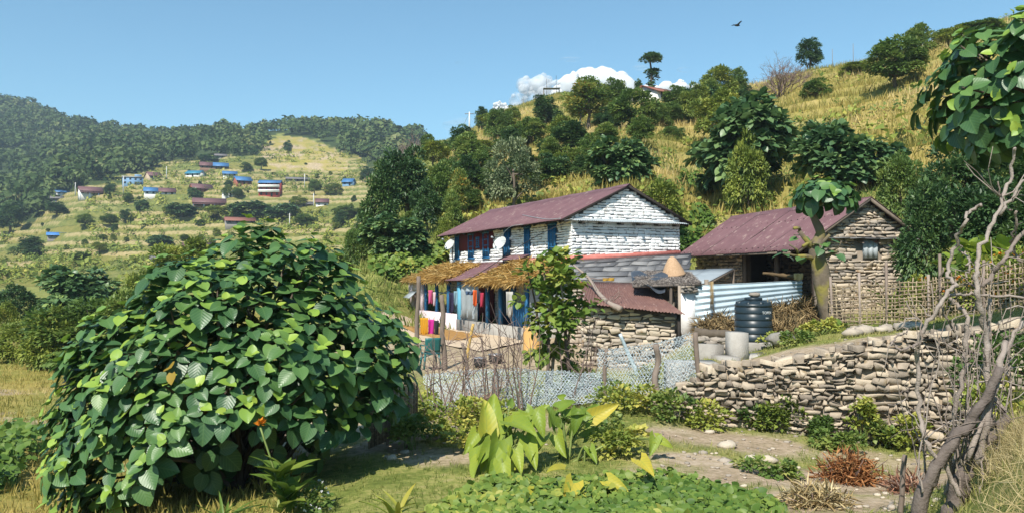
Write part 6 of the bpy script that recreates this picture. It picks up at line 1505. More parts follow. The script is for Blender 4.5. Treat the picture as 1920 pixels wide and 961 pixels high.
leafplant('taro_plant', 'darker spreading taro with one long yellowed leaf next to the tall taro', 'plant', (1055, 850), [
 (1048, 765, 1080, 745, 0, .1, .3), (1060, 780, 1102, 765, 0, -.2, .25), (1042, 800, 1030, 755, .1, .1, .1), (1078, 790, 1070, 820, 0, -.1, .08), (1095, 790, 1122, 752, .1, .2, .3), (1085, 770, 1075, 812, -.1, -.2, .15),
 (1113, 780, 1158, 757, 0, -.1, .98), (1044, 815, 1056, 852, -.2, -.45, .5), (1095, 820, 1122, 798, .2, .2, .15), (1040, 770, 1030, 800, .2, .1, .1), (1058, 745, 1042, 740, .2, .3, .35)], 11.4, M_TARO, seed=6)
leafplant('taro_seedling', 'small pale taro leaf on a long bent stalk at the bare earth edge', 'plant', (1080, 860), [(1098, 848, 1112, 838, 0, -.2, .5), (1105, 840, 1118, 862, -.1, -.3, .3), (1230, 822, 1262, 835, .2, .1, .55), (1228, 818, 1222, 850, .2, .0, .4)], 11.2, M_TARO, seed=7)
def spray(name, label, cat, px, py, Y, n, L_, wide, tone, m_, tilt=(.2, .9), seed=1, droop=None, rise=.3):
    rs = np.random.RandomState(seed); b = gpt(px, py, Y); t = thing(name, label, cat, b); bl = blade(6, wide, .45 if droop is None else droop)
    for k in range(n):
        a = rs.uniform(0, 6.28); ti = rs.uniform(*tilt); D = np.array([math.cos(a) * ti, math.sin(a) * ti, 1 - ti * .5]); U = np.array([-math.cos(a) * .8, -math.sin(a) * .8, .9])
        # the blade bends away from its upper side
        mb = MB(); l_ = L_ * rs.uniform(.65, 1.15); mb.inst(bl[0], bl[1], frames(D[None], U[None]), (b + [rs.uniform(-.06, .06), rs.uniform(-.06, .06), rs.uniform(0, rise)])[None], np.array([l_]), np.array([np.clip(rs.uniform(*tone), 0, 1)]), bl[2]); mb.build('leaf', m_, t, True, origin=b)
    return t
M_CANNA = mat('canna_leaf', [(.06, .12, .02), (.13, .21, .035), (.26, .32, .05), (.45, .38, .06)], .42, 2, .3, transl=.35, spec=.4, vein=True)
t = spray('canna_plant', 'leafy canna with an orange flower in front of the big fig bush', 'plant', 532, 930, 9.0, 26, .42, .21, (.1, .75), M_CANNA, (.25, .8), 3, rise=.5)
b = np.array(t.location); mb = MB(); tube(mb, smoothpath([b, b + [-.1, 0, .5], at(488, 800, 9.0)], 4), .012, 5, .5); mb.build('flower_stalk', M_STEM, t, True, origin=b)
M_ORANGE = mat('orange_petal', [(.55, .16, .015), (.72, .27, .02), (.75, .38, .05)], .6, 8, .6, transl=.3)
mb = MB(); c = at(488, 794, 9.0); n = 14; mb.inst(LEAFW[0], LEAFW[1], frames(rdir(rs, n) + [0, 0, .6], rdir(rs, n)), np.tile(c, (n, 1)), rs.uniform(.05, .09, n), rs.rand(n)); mb.build('flower', M_ORANGE, t, origin=b)
spray('spiky_lily', 'dark green spiky lily at the bottom of the big fig bush', 'plant', 412, 965, 8.6, 40, .42, .045, (.0, .45), M_CANNA, (.3, 1.2), 5, rise=.1)
spray('yellow_lily', 'yellow-leaved lily at the near edge of the lawn', 'plant', 745, 985, 8.1, 20, .36, .07, (.6, 1), M_CANNA, (.2, 1.), 6, rise=.08)
spray('garden_canna', 'tall green canna between the lattice fence and the stone house', 'plant', 1672, 600, 21.6, 20, .75, .11, (.2, .75), M_CANNA, (.2, .75), 8, rise=.5)
spray('sprout', 'single bright broad-leaved sprout at the foot of the lopped fig', 'plant', 1580, 612, 20.0, 5, .4, .22, (.3, .6), M_CANNA, (.5, 1.1), 9, rise=.05)

def clump(name, label, cat, px, py, Y, rx, ry, rz, n, leaf, size, m_, tone=(.2, .7), seed=1, flowers=None, gravity=.3, young=0., part='foliage', ncl=16):
    rs = np.random.RandomState(seed); b = gpt(px, py, Y); t = thing(name, label, cat, b); mb = MB()
    cl = clumps_on(rs, ((b[0], b[1], b[2] + rz * .45), (rx, ry, rz * .75)), ncl, .22 * min(rx, rz) + .04, .38 * min(rx, rz) + .05, -.4)
    crown(mb, rs, cl, n, leaf, size, tone, gravity=gravity, center=b, young=young); mb.build(part, m_, t, origin=b)
    mb = MB()
    for k in range(8): e = cl[k % len(cl)][0]; tube(mb, [b + [rs.uniform(-.1, .1), 0, -.08], (b + e) / 2 + [0, 0, .05], e], np.linspace(.012, .005, 3), 4, rs.rand())
    mb.build('stems', M_STEM, t, origin=b)
    if flowers:
        m2, k, fs = flowers; mb = MB(); idx = rs.randint(len(cl), size=k)
        for i in idx:
            c = cl[i][0] + rdir(rs, 1)[0] * cl[i][1] * [1.1, 1.1, 1.0] * [1, 1, 1]; c[2] = max(c[2], b[2] + .05); q = 9; mb.inst(LEAFW[0], LEAFW[1], frames(rdir(rs, q) + [0, -.2, .5], rdir(rs, q)), np.tile(c, (q, 1)), rs.uniform(.7, 1.1, q) * fs, rs.rand(q))
        mb.build('blossoms', m2, t, origin=b)
    return t
HL = heart(3, 4, .18, .1)
M_VINE = mat('vine_leaf', [(.045, .10, .018), (.095, .175, .03), (.19, .27, .05), (.40, .38, .07)], .5, 2, .3, transl=.3, spec=.3)
clump('squash_plant', 'lush mound of broad pale green leaves in the garden under the dark trees', 'plant', 1845, 535, 20.0, 1.25, .9, 1.1, 380, heart(5, 6, .25, .12, .5), (.26, .44), M_TARO, (.05, .5), 1, ncl=26)
clump('marigold_plant', 'marigold bush with orange flowers between the stone house corner and the broad leaves', 'plant', 1742, 560, 20.8, .55, .5, .95, 1100, LEAF2, (.07, .14), M_LEAFY, (.2, .7), 2, (M_ORANGE, 20, .06))
clump('marigold_plant', 'marigold bush seen through the lattice below the broad garden leaves', 'plant', 1830, 590, 18.6, .8, .45, .95, 1300, LEAF2, (.07, .14), M_LEAFY, (.2, .7), 3, (M_ORANGE, 30, .055))
clump('marigold_plant', 'thickly flowering marigold bush where the lattice leaves the picture', 'plant', 1910, 575, 18.0, .7, .45, 1.0, 1300, LEAF2, (.07, .14), M_LEAFY, (.2, .7), 4, (M_ORANGE, 44, .06))
clump('marigold_plant', 'low marigold with few flowers close behind the middle of the lattice', 'plant', 1738, 612, 19.8, .45, .4, .6, 800, LEAF2, (.07, .14), M_LEAFY, (.2, .7), 5, (M_ORANGE, 7, .06))
# weeds by the tank and on the retaining wall
WD = [(1448, 668, 19.0, .42, .30, .32, 520, 'weedy green patch beside the water tank plinth'), (1500, 668, 17.6, .60, .32, .22, 700, 'low carpet of weeds in front of the flat grey boulder'), (1540, 636, 18.8, .55, .35, .28, 700, 'weeds growing along the path by the foot of the lopped fig'), (1430, 640, 20.6, .2, .2, .3, 240, 'small weed peeping out behind the tap post'),
 (1620, 822, 13.8, .24, .16, .8, 520, 'yellow-green weed climbing the middle of the retaining wall'), (1702, 838, 13.5, .28, .2, .6, 520, 'bushy green weed at the wall foot near the bare shrub'), (1480, 795, 14.4, .34, .14, .55, 480, 'tangled creeper on the wall above the grass edge'), (1545, 775, 14.1, .22, .14, .4, 360, 'small dark creeper in a gap of the retaining wall'), (1812, 775, 12.4, .28, .16, .4, 380, 'bright leafy weed on the wall behind the bare branches'), (1410, 808, 14.6, .3, .2, .35, 420, 'low weed at the wall foot next to the leaning end post'),
 (1330, 800, 14.3, .35, .25, .36, 480, 'green weed at the foot of the leaning end post'), (1262, 802, 14.4, .45, .3, .42, 700, 'leafy weed between the two fence posts of the netting'), (1180, 790, 14.8, .55, .35, .45, 800, 'dull green weeds in front of the netting posts'), (1150, 772, 15.3, .4, .3, .4, 500, 'weed at the foot of the thin netting post'),
 (845, 820, 13.2, .55, .4, .5, 900, 'blue-green leafy weed mound below the low netting'), (770, 850, 12.4, .5, .35, .4, 800, 'pale green vetch clump on the lawn edge by the thin stakes'), (905, 800, 13.8, .45, .35, .5, 700, 'weeds between the taro and the wire netting'), (745, 800, 13.6, .3, .3, .35, 400, 'dark weeds beside the wattle panel'),
 (1150, 845, 11.6, .5, .35, .35, 700, 'low leafy weed next to the bare earth patch'), (1085, 690, 17.2, .5, .35, .75, 800, 'green undergrowth at the foot of the leafy sapling'), (1240, 690, 16.0, .55, .25, .5, 700, 'green weeds behind the raised netting panel'), (1440, 890, 10.8, .5, .35, .16, 420, 'low tuft of weeds on the bare garden earth'), (790, 765, 15.8, .3, .3, .5, 400, 'mossy green stump-like weed under the end of the netting'),
 (1905, 690, 11.2, .75, .4, 1.0, 1200, 'dark shrubby weed covering the wall beyond the bare branches'), (1870, 790, 10.5, .5, .3, .6, 700, 'weed clump between the log and the retaining wall'), (1660, 800, 13.7, .3, .14, .5, 420, 'thin creeper on the wall between the yellow-green and the bushy weed'), (1440, 760, 14.5, .35, .14, .4, 400, 'brownish creeper high on the wall near the leaning end post'), (1580, 832, 13.2, .5, .25, .28, 600, 'grassy weeds along the wall foot under the yellow-green weed'), (880, 850, 12.3, .5, .35, .28, 600, 'low weeds at the side of the tall taro'), (1120, 810, 13.2, .6, .4, .32, 800, 'low green weeds beyond the spreading taro')]
for i, (a_, b_, y_, rx, ry, rz, n_, lab) in enumerate(WD):
    clump('weed_clump', lab, 'weed', a_, b_, y_, rx, ry, rz, n_, LEAFW, (.05, .10), [M_LEAFY, M_LEAF, M_LEAFY, M_LEAF][i % 4] if i not in (4, 5, 8) else M_LEAFY, (.3, .9) if i not in (6, 7, 9, 23, 26) else (.05, .45), 40 + i, ncl=12)
t = clump('flowering_weed', 'small weed with white flowers beside the canna', 'weed', 590, 925, 9.2, .22, .2, .22, 260, LEAFW, (.04, .08), M_LEAF, (.2, .6), 71, (mat('white_petal', [(.6, .6, .62), (.75, .75, .76)], .7, 4, .4), 26, .022), ncl=10)
# brown withered fern
def dryclump(name, label, px, py, Y, rx, ry, rz, n, cols, seed, cat='plant'):
    rs = np.random.RandomState(seed); b = gpt(px, py, Y); t = thing(name, label, cat, b); m_ = mat(name + '_stuff', cols, .9, 3, .3, transl=.15); mb = MB()
    d = rdir(rs, n); d[:, 2] = np.abs(d[:, 2]); P_ = b + d * [rx, ry, rz] * rs.uniform(.1, 1, (n, 1)); D = d * .6 + rdir(rs, n) * .8 + [0, 0, -.15]
    mb.inst(LEAF2[0] * [.22, 1, 1], LEAF2[1], frames(D, rdir(rs, n)), P_, rs.uniform(.08, .2, n), rs.rand(n)); mb.build('fronds', m_, t, origin=b)
    mb = MB()
    for k in range(14): tube(mb, [b + [rs.uniform(-.1, .1), 0, -.05], b + np.array([rs.uniform(-rx, rx), rs.uniform(-ry, ry), rz * rs.uniform(.5, 1)])], np.linspace(.008, .004, 2), 4, rs.rand()); 
    mb.build('stems', M_TWIG, t, origin=b); return t
BRN = [(.16, .06, .02), (.32, .13, .045), (.46, .24, .10)]
dryclump('withered_fern', 'rust-brown withered fern clump on the ground below the retaining wall', 1590, 905, 10.6, .45, .32, .42, 1100, BRN, 1)
dryclump('withered_fern', 'smaller pinkish withered clump beside the stick and the dead trunk', 1706, 900, 10.0, .3, .3, .2, 500, [(.20, .09, .06), (.36, .19, .12), (.5, .32, .22)], 2)
dryclump('dry_grass_tuft', 'straw-coloured tuft of dead grass at the bottom edge by the vines', 1530, 960, 9.0, .4, .3, .22, 900, [(.26, .18, .08), (.46, .36, .18), (.6, .5, .3)], 3)
dryclump('withered_weed', 'pinkish withered weed standing in front of the low netting', 895, 790, 14.6, .55, .35, .55, 700, [(.20, .12, .09), (.34, .22, .17), (.46, .33, .26)], 4)
# sapling and dead stalks in the yard corner
sap = gpt(1030, 735, 17.0); OG = sap; t = thing('leafy_sapling', 'slender leafy sapling hiding the near end of the veranda', 'tree', sap); mb = MB(); ends = []
for a in ([(1024, 740), (1029, 660), (1028, 600), (1038, 540), (1046, 480)], [(1030, 690), (1012, 620), (1002, 560), (990, 510)], [(1032, 720), (1042, 640), (1056, 570), (1044, 500)], [(1068, 700), (1060, 620), (1070, 560), (1075, 500)], [(1058, 720), (1068, 620), (1078, 560)], [(1036, 600), (1024, 540), (1018, 490)]):
    P_ = smoothpath([at(p_, q_, 17.0 + rs.uniform(-.25, .25)) for p_, q_ in a], 5); tube(mb, P_, np.linspace(.045, .012, len(P_)), 6, rs.rand(), wob=.08, rng=rs); ends += list(P_[len(P_) // 4:])
mb.build('trunk', M_POST, t, True, origin=OG); mb = MB()
cl = [(e + rs.normal(0, .14, 3), rs.uniform(.12, .26)) for e in ends]; crown(mb, rs, cl, 1150, HL, (.10, .18), (.25, .85), gravity=.5, young=.08); mb.build('crown', M_VINE, t, True, origin=OG)
for i, (x0, x1, y0, y1, Y_, n_, lab) in enumerate(((880, 1000, 560, 770, 16.2, 26, 'thicket of dead grey stalks in front of the low wire netting'), (790, 880, 600, 790, 15.4, 14, 'dead thin stalks at the far end of the wire netting'), (1040, 1110, 560, 740, 16.6, 12, 'dry canes standing around the leafy sapling'))):
    og = gpt((x0 + x1) / 2, y1, Y_); t = thing('dead_stalks', lab, 'stalks', og)
    for k in range(n_):
        x = rs.uniform(x0, x1); Yk = Y_ + rs.uniform(-.5, .5); b = gpt(x, y1, Yk); h = rs.uniform(.5, 1) * (y1 - y0) * Yk / 1507; q = [b - [0, 0, .1]]; d = np.array([rs.normal(0, .12), rs.normal(0, .1), 1.])
        for _ in range(5): q.append(q[-1] + d * h / 5); d = d + rs.normal(0, .15, 3) * [1, 1, .2]
        mb = MB(); tube(mb, q, np.linspace(.016, .004, 6), 4, rs.rand(), cap=False)
        for _ in range(5):
            a = q[rs.randint(1, 5)]; d2 = np.array([rs.normal(0, .7), rs.normal(0, .5), rs.uniform(.2, .9)]); e = a + d2 * h * .16; tube(mb, [a, e, e + (d2 + rs.normal(0, .4, 3)) * h * .1], [.007, .005, .003], 4, rs.rand(), cap=False)
        mb.build('stalk', M_TWIG, t, origin=og)
# creepers: on the bank left of the house, right of the white house
def creeper(name, label, pts, n, size, m_, seed, h=.35, tone=(.2, .8)):
    rs = np.random.RandomState(seed); mb = MB(); P_ = []
    while len(P_) < n:
        a, b = rs.uniform(min(p[0] for p in pts), max(p[0] for p in pts)), rs.uniform(min(p[1] for p in pts), max(p[1] for p in pts)); ins = False; j = len(pts) - 1
        for i in range(len(pts)):
            if (pts[i][1] > b) != (pts[j][1] > b) and a < (pts[j][0] - pts[i][0]) * (b - pts[i][1]) / (pts[j][1] - pts[i][1]) + pts[i][0]: ins = not ins
            j = i
        if ins: P_.append((a, b))
    G_ = np.array([hit(a, b, RM[0], RM[1]) for a, b in P_]); hh = fbm(G_[:, 0] * 1.1, G_[:, 1] * 1.1 + G_[:, 2], 3)
    G_[:, 2] += rs.uniform(.0, 1, n) * h * hh * 2
    k = n; D = rdir(rs, k) * [1, 1, .5] + [0, -.3, -.2]; U = np.tile([0, -.55, .8], (k, 1)) + rdir(rs, k) * .55
    mb.inst(HL[0], HL[1], frames(D, U), G_, rs.uniform(*size, k), np.clip(tone[0] + (tone[1] - tone[0]) * (hh * .9 + rs.normal(0, .18, k)), 0, 1), HL[2]); o = mb.build(name, m_); return o
RM = (30, 60); o = creeper('pumpkin_vine', '', [(690, 478), (760, 470), (835, 470), (842, 500), (785, 530), (735, 528), (695, 505)], 2600, (.18, .34), M_VINE, 1, .5, (.2, .95)); tag(o, 'sprawling pumpkin vine covering the bank beside the far end of the white house', 'vine')
RM = (30, 60); o = creeper('hill_creeper', '', [(1268, 412), (1320, 402), (1340, 430), (1300, 470), (1270, 478)], 1500, (.16, .30), M_VINE, 2, .6, (.1, .7)); tag(o, 'green creeper on the bank in the gap between the two houses', 'vine')
RM = (30, 70); o = creeper('flowering_creeper', '', [(1225, 350), (1300, 335), (1330, 350), (1290, 365), (1240, 372)], 700, (.14, .26), M_VINE, 3, .5, (.1, .7)); tag(o, 'patch of low green creeper on the field edge below the largest hillside fig', 'vine')
RM = (6.5, 20); o = creeper('ground_vine', '', [(800, 975), (850, 940), (885, 912), (960, 900), (1050, 908), (1150, 895), (1260, 893), (1330, 908), (1420, 925), (1470, 955), (1475, 985), (800, 985)], 5200, (.055, .115), M_VINE, 4, .10, (.2, .95)); struct(o, 'stuff', 'dense sweet potato vine covering the near garden bed')
leafplant('yellowing_leaves', 'few big yellow and withered leaves lying in the garden vines', 'leaf', (1080, 930), [(1075, 905, 1060, 940, -1.2, -1.5, .95), (1200, 862, 1222, 880, -.6, -.9, .99), (1140, 900, 1175, 915, -1, -1.2, .9), (1000, 925, 970, 940, -1.2, -1.4, .85), (1060, 880, 1030, 872, -.5, -.7, .9)], 10.4, M_TARO, None, seed=12)
RM = (9, 40); o = creeper('bean_vine', '', [(-40, 850), (30, 825), (90, 838), (60, 870), (20, 925), (-40, 930)], 700, (.09, .17), M_VINE, 6, .4, (.05, .6)); tag(o, 'dark green bean vine on the slope at the outer side of the big fig bush', 'vine')

# ---- grass
def tufts(name, label, P_, h, wid, m_, seed, nb=4, lean=.35, tone=(.2, .8), kind='stuff', tsc=None):
    P0 = P_
    rs = np.random.RandomState(seed); n = len(P_); P_ = np.repeat(P_, nb, 0) + rs.normal(0, 1, (n * nb, 3)) * np.repeat(np.broadcast_to(h, (n,)), nb)[:, None] * [.35, .35, 0]
    N_ = n * nb; D = rs.normal(0, lean, (N_, 3)) + [0, 0, 1]; U = rs.normal(0, 1, (N_, 3)) * [1, 1, .2]
    S = np.repeat(np.broadcast_to(h, (n,)), nb) * rs.uniform(.55, 1.2, N_); mb = MB()
    TV = np.array([(-.5, 0, 0), (.5, 0, 0), (.32, .55, .06), (-.32, .55, .06), (0, 1, .25)]); TF = [(0, 1, 2, 3), (3, 2, 4)]
    mb.inst(TV, TF, frames(D, U), P_, np.stack([S * wid, S, S], 1), np.clip(np.repeat((tone[0] + (tone[1] - tone[0]) * (1 - .2 * ((np.hypot(P0[:, 0], P0[:, 1]) < 50) & (P0[:, 1] > 33))) * np.clip(fbm(P0[:, 0] / tsc, P0[:, 1] / tsc, 4) * 2.2 - .6, 0, 1)) if tsc else rs.uniform(*tone, n), nb) + rs.normal(0, .1, N_), 0, 1)); o = mb.build(name, m_); struct(o, kind, label); return o
def field(n, cond, weight, seed):
    rs = np.random.RandomState(seed); sel = np.where(cond)[0]; w = weight[sel]; k = sel[rs.choice(len(sel), n, p=w / w.sum())]
    r = G_R[k]; jit = np.stack([rs.uniform(-1, 1, n), rs.uniform(-1, 1, n)], 1) * (r * .012 + .05)[:, None]; xy = G_P[k, :2] + jit; z = ground_full(xy[:, 0], xy[:, 1])[0]; return np.column_stack([xy, z]), k
infr = (G_P[:, 1] > 1) & (np.abs(G_PX - 960) < 1150)
w_area = G_R ** 1.6
M_GRASS = mat('short_grass', [(.075, .12, .022), (.155, .20, .04), (.28, .285, .08), (.42, .36, .15)], .8, .6, .5, transl=.25, coords='World')
M_DRY = mat('dry_field_grass', [(.15, .165, .036), (.33, .28, .07), (.50, .385, .13), (.60, .48, .25)], .85, .25, .55, transl=.25, coords='World')
P_, k = field(46000, infr & (G_R > 6.5) & (G_R < 40) & (G_DIRT < .35), w_area, 1); tufts('grass', 'short mixed green grass of the lawn and banks', P_, np.random.RandomState(1).uniform(.03, .10, len(P_)), .13, M_GRASS, 1, 4, tsc=1.5, tone=(.3, 1.))
P_, k = field(3000, infr & (G_R > 6.5) & (G_R < 40) & (G_DIRT >= .35) & (G_DIRT < .85), w_area, 5); tufts('sparse_grass', 'sparse tufts on the bare earth', P_, np.random.RandomState(2).uniform(.03, .09, len(P_)), .12, M_GRASS, 5, 4)
P_, k = field(46000, infr & (G_NEAR > .2) & (G_PX > 820) & (G_R < 150) & (G_GOLD > .25), G_R ** 1.25, 2); tufts('millet_field', 'dry golden millet standing on the hillside terraces', P_, np.random.RandomState(3).uniform(.35, .8, len(P_)), .10, M_DRY, 2, 4, .22, (.1, 1.), tsc=7.)
P_, k = field(16000, infr & (G_R > 33) & (G_PX > 640) & (G_R < 150) & (G_GOLD <= .35), G_R ** 1.25, 3); tufts('hill_grass', 'green grass and weeds on the hillside banks', P_, np.random.RandomState(4).uniform(.2, .6, len(P_)), .16, M_GRASS, 3, 4, .4, (.1, .7))
P_, k = field(15000, infr & (G_PX < 560) & (G_R > 9) & (G_R < 60), G_R ** 1.3, 4); tufts('slope_grass', 'yellowish meadow grass on the slope towards the valley', P_, np.random.RandomState(5).uniform(.08, .22, len(P_)), .12, M_DRY, 4, 4, .35, (.0, .7), tsc=3.)
P_, k = field(2600, (G_PX > 1868) & (G_PX < 2300) & (G_R > 4.5) & (G_R < 9) & (G_P[:, 1] > 1), w_area, 6); tufts('dry_grass_bank', 'long dry grass hanging over the bank in the near corner', P_, np.random.RandomState(6).uniform(.2, .45, len(P_)), .022, mat('straw_grass', [(.20, .17, .06), (.40, .32, .15), (.60, .50, .30)], .85, 1, .4, transl=.2), 6, 5, .75)

# ------------------------------------------------------------------ the village across the valley, poles, hut, clouds, bird, haze
rs = np.random.RandomState(51)
def flat(name, c, rough=.8, v=.8): return mat(name, [tuple(q * .7 for q in c), c, tuple(min(.85, q * 1.2) for q in c)], rough, .6, v, tone=False, detail=6)
VM = {'white': flat('village_whitewash', (.70, .68, .64)), 'brown': flat('village_brown_mud', (.22, .13, .085)), 'tan': flat('village_tan_mud', (.42, .33, .23)), 'red': flat('village_red_paint', (.45, .07, .06)), 'redbrown': flat('village_red_mud', (.28, .095, .06)),
      'bluew': flat('village_blue_wash', (.16, .28, .42)), 'grey': flat('village_grey_stone', (.24, .22, .20)), 'green': flat('village_green_paint', (.10, .38, .22))}
VR = {'blue': flat('village_blue_roof', (.06, .17, .35), .5), 'teal': flat('village_teal_roof', (.04, .20, .30), .5), 'maroon': flat('village_maroon_roof', (.15, .075, .075), .6), 'rust': flat('village_rust_roof', (.24, .10, .075), .7), 'slate': flat('village_slate_roof', (.16, .15, .15), .8), 'concrete': flat('village_concrete', (.45, .44, .42), .9), 'tarp': flat('blue_tarp', (.06, .2, .48), .5)}
M_WIN = flat('village_window', (.03, .035, .045), .4)
def vhouse(px0, px1, ytop, ybase, wallc, roofc, label, style='gable', roof2=None, yaw=0., storeys=1, depth=5., cat='house', trim=None, Y=None, name='village_house'):
    pc = (px0 + px1) / 2
    if Y is None: g = hit(pc, ybase, 120)
    else: g = at(pc, ybase, Y); g[2] = min(g[2], gz(g[0], g[1]))
    Yd = g[1]; W = (px1 - px0) * Yd / F; H = max(1.6, (ybase - ytop) * Yd / F)
    t = thing(name, label, cat, (g[0], g[1], g[2]), -math.atan2(g[0], g[1]) + yaw)
    if style == 'flat': he, hr = H * .92, H * .08
    elif storeys > 2: he, hr = H * .82, H * .18
    else: he, hr = H * .56, H * .44
    W *= .94; D = depth; fl_ = -2.2
    mb = MB(); box(mb, (-W / 2, 0, fl_), (W / 2, D, he)); 
    if style != 'flat':
        mb.add([(-W / 2, 0.02, he), (-W / 2, D - .02, he), (-W / 2, D / 2, he + hr * .92), (-W / 2 + .2, 0.02, he), (-W / 2 + .2, D - .02, he), (-W / 2 + .2, D / 2, he + hr * .92)], [(0, 2, 1), (3, 4, 5), (0, 3, 5, 2), (1, 2, 5, 4)])
        mb.add([(W / 2 - .2, 0.02, he), (W / 2 - .2, D - .02, he), (W / 2 - .2, D / 2, he + hr * .92), (W / 2, 0.02, he), (W / 2, D - .02, he), (W / 2, D / 2, he + hr * .92)], [(0, 2, 1), (3, 4, 5), (0, 3, 5, 2), (1, 2, 5, 4)])
    mb.build('wall', VM[wallc], t)
    if style == 'flat':
        mb = MB(); box(mb, (-W / 2 - .3, -.3, he), (W / 2 + .3, D + .3, he + hr)); mb.build('roof', VR[roofc], t)
        mb = MB(); box(mb, (W * .08, D * .3, he + hr), (W * .42, D, he + hr + H * .3)); mb.build('stair_tower', VM[wallc], t)
    else:
        segs = [(-W / 2 - .35, W / 2 + .35, roofc)] if not roof2 else [(-W / 2 - .35, -W * .05, roofc), (-W * .05 + .01, W / 2 + .35, roof2)]
        for a, b, c in segs:
            mb = MB(); sl = hr / (D / 2); e = .7
            slab(mb, patch((a, D / 2, he + hr), (b, D / 2, he + hr), (b, -e, he - e * sl), (a, -e, he - e * sl)), 1, 1, -.09)
            slab(mb, patch((b, D / 2, he + hr), (a, D / 2, he + hr), (a, D + e, he - e * sl), (b, D + e, he - e * sl)), 1, 1, -.09); mb.build('roof', VR[c], t)
    n = max(2, int(W / 1.9)); hs_ = he / storeys
    for s_ in range(storeys):
        for k in range(n):
            xc = -W / 2 + (k + .5) * W / n; isd = s_ == 0 and k == n // 2
            mb = MB(); box(mb, (xc - .38, -.035, s_ * hs_ + (.02 if isd else hs_ * .32)), (xc + .38, .03, s_ * hs_ + min(hs_ * .85, hs_ * .32 + 1.2))); mb.build('door' if isd else 'window', M_WIN, t)
        if s_ and trim:
            mb = MB(); box(mb, (-W / 2 - .1, -1., s_ * hs_ - .1), (W / 2 + .1, -.01, s_ * hs_ + .05)); box(mb, (-W / 2 - .1, -1., s_ * hs_ + .05), (W / 2 + .1, -.93, s_ * hs_ + .85)); mb.build('balcony', VM[trim], t)
    if style == 'veranda':
        mb = MB(); slab(mb, patch((-W / 2, -.02, he * .62), (W / 2, -.02, he * .62), (W / 2 + .2, -1.7, he * .45), (-W / 2 - .2, -1.7, he * .45)), 1, 1, .08); mb.build('veranda_roof', VR[roofc if roofc != 'blue' else 'maroon'], t)
        for k in range(4): 
            mb = MB(); x = -W / 2 + .1 + k * (W - .2) / 3; box(mb, (x - .07, -1.6, fl_), (x + .07, -1.46, he * .46)); mb.build('post', VM['bluew'], t)
    return t
vhouse(60, 90, 376, 390, 'bluew', 'teal', 'low long house with a dull blue roof at the far edge of the village')
vhouse(106, 130, 356, 366, 'white', 'blue', 'small white house with a bright blue roof by the far wood edge', yaw=.3)
vhouse(96, 118, 369, 379, 'grey', 'slate', 'tiny grey shed just below the small blue-roofed house')
vhouse(151, 200, 351, 368, 'white', 'maroon', 'white maroon-roofed house with a green door end', 'veranda', yaw=.15, cat='house')
vhouse(230, 268, 335, 351, 'bluew', 'concrete', 'two-storey blue-grey flat-roofed house with a stair tower', 'flat', storeys=2)
vhouse(279, 303, 324, 339, 'tan', 'maroon', 'tan mud house with a small maroon roof', yaw=.35)
vhouse(271, 328, 353, 369, 'white', 'blue', 'long house whose roof is half blue and half maroon', roof2='maroon')
vhouse(346, 376, 320, 333, 'white', 'teal', 'white house with a teal roof and light gable', yaw=-.5)
vhouse(375, 428, 306, 321, 'brown', 'maroon', 'long upper house with a maroon roof and a blue lower half', roof2='blue')
vhouse(418, 444, 320, 332, 'white', 'blue', 'house with a plain bright blue roof at the upper right of the village core')
vhouse(443, 473, 331, 347, 'redbrown', 'blue', 'red-brown house with a blue roof next to the three-storey house', yaw=.3)
vhouse(361, 400, 344, 362, 'redbrown', 'maroon', 'brown two-storey house with a maroon roof and dark end wall', storeys=2, yaw=.3)
vhouse(362, 423, 371, 389, 'brown', 'maroon', 'longest village house, maroon-roofed with a dark veranda', 'veranda')
vhouse(416, 448, 361, 372, 'white', 'concrete', 'low white flat-roofed house in front of the red one', 'flat')
t = vhouse(484, 525, 336, 369, 'red', 'blue', 'three-storey red and white house with a blue top, tallest in the village', storeys=3, trim='white', yaw=-.2, depth=6)
vhouse(641, 661, 336, 351, 'bluew', 'blue', 'lone blue house with a bright blue roof apart from the village', yaw=-.3)
vhouse(592, 616, 371, 386, 'white', 'maroon', 'small white house with blue walls below and a maroon roof', storeys=2)
vhouse(543, 586, 378, 389, 'grey', 'slate', 'row of low grey sheds beside the small white and blue house')
vhouse(403, 430, 288, 297, 'grey', 'slate', 'grey shed standing highest, just under the wood')
vhouse(423, 479, 409, 423, 'grey', 'rust', 'rust-roofed barn showing above the top of the big fig bush', yaw=.1)
vhouse(344, 396, 456, 471, 'brown', 'maroon', 'dark maroon roof nearest below the village, beside the big fig bush', yaw=.1)
vhouse(283, 310, 482, 492, 'grey', 'slate', 'tiny grey hut at the lowest edge of the terraces')
vhouse(90, 122, 436, 447, 'grey', 'tarp', 'hut covered with a crumpled blue tarpaulin on the low terraces')
vhouse(536, 580, 333, 342, 'grey', 'slate', 'ruined grey stone rows on the slope above the red house')
vhouse(770, 790, 332, 338, 'grey', 'slate', 'small grey hut half hidden by the corner trees', Y=150) if False else None
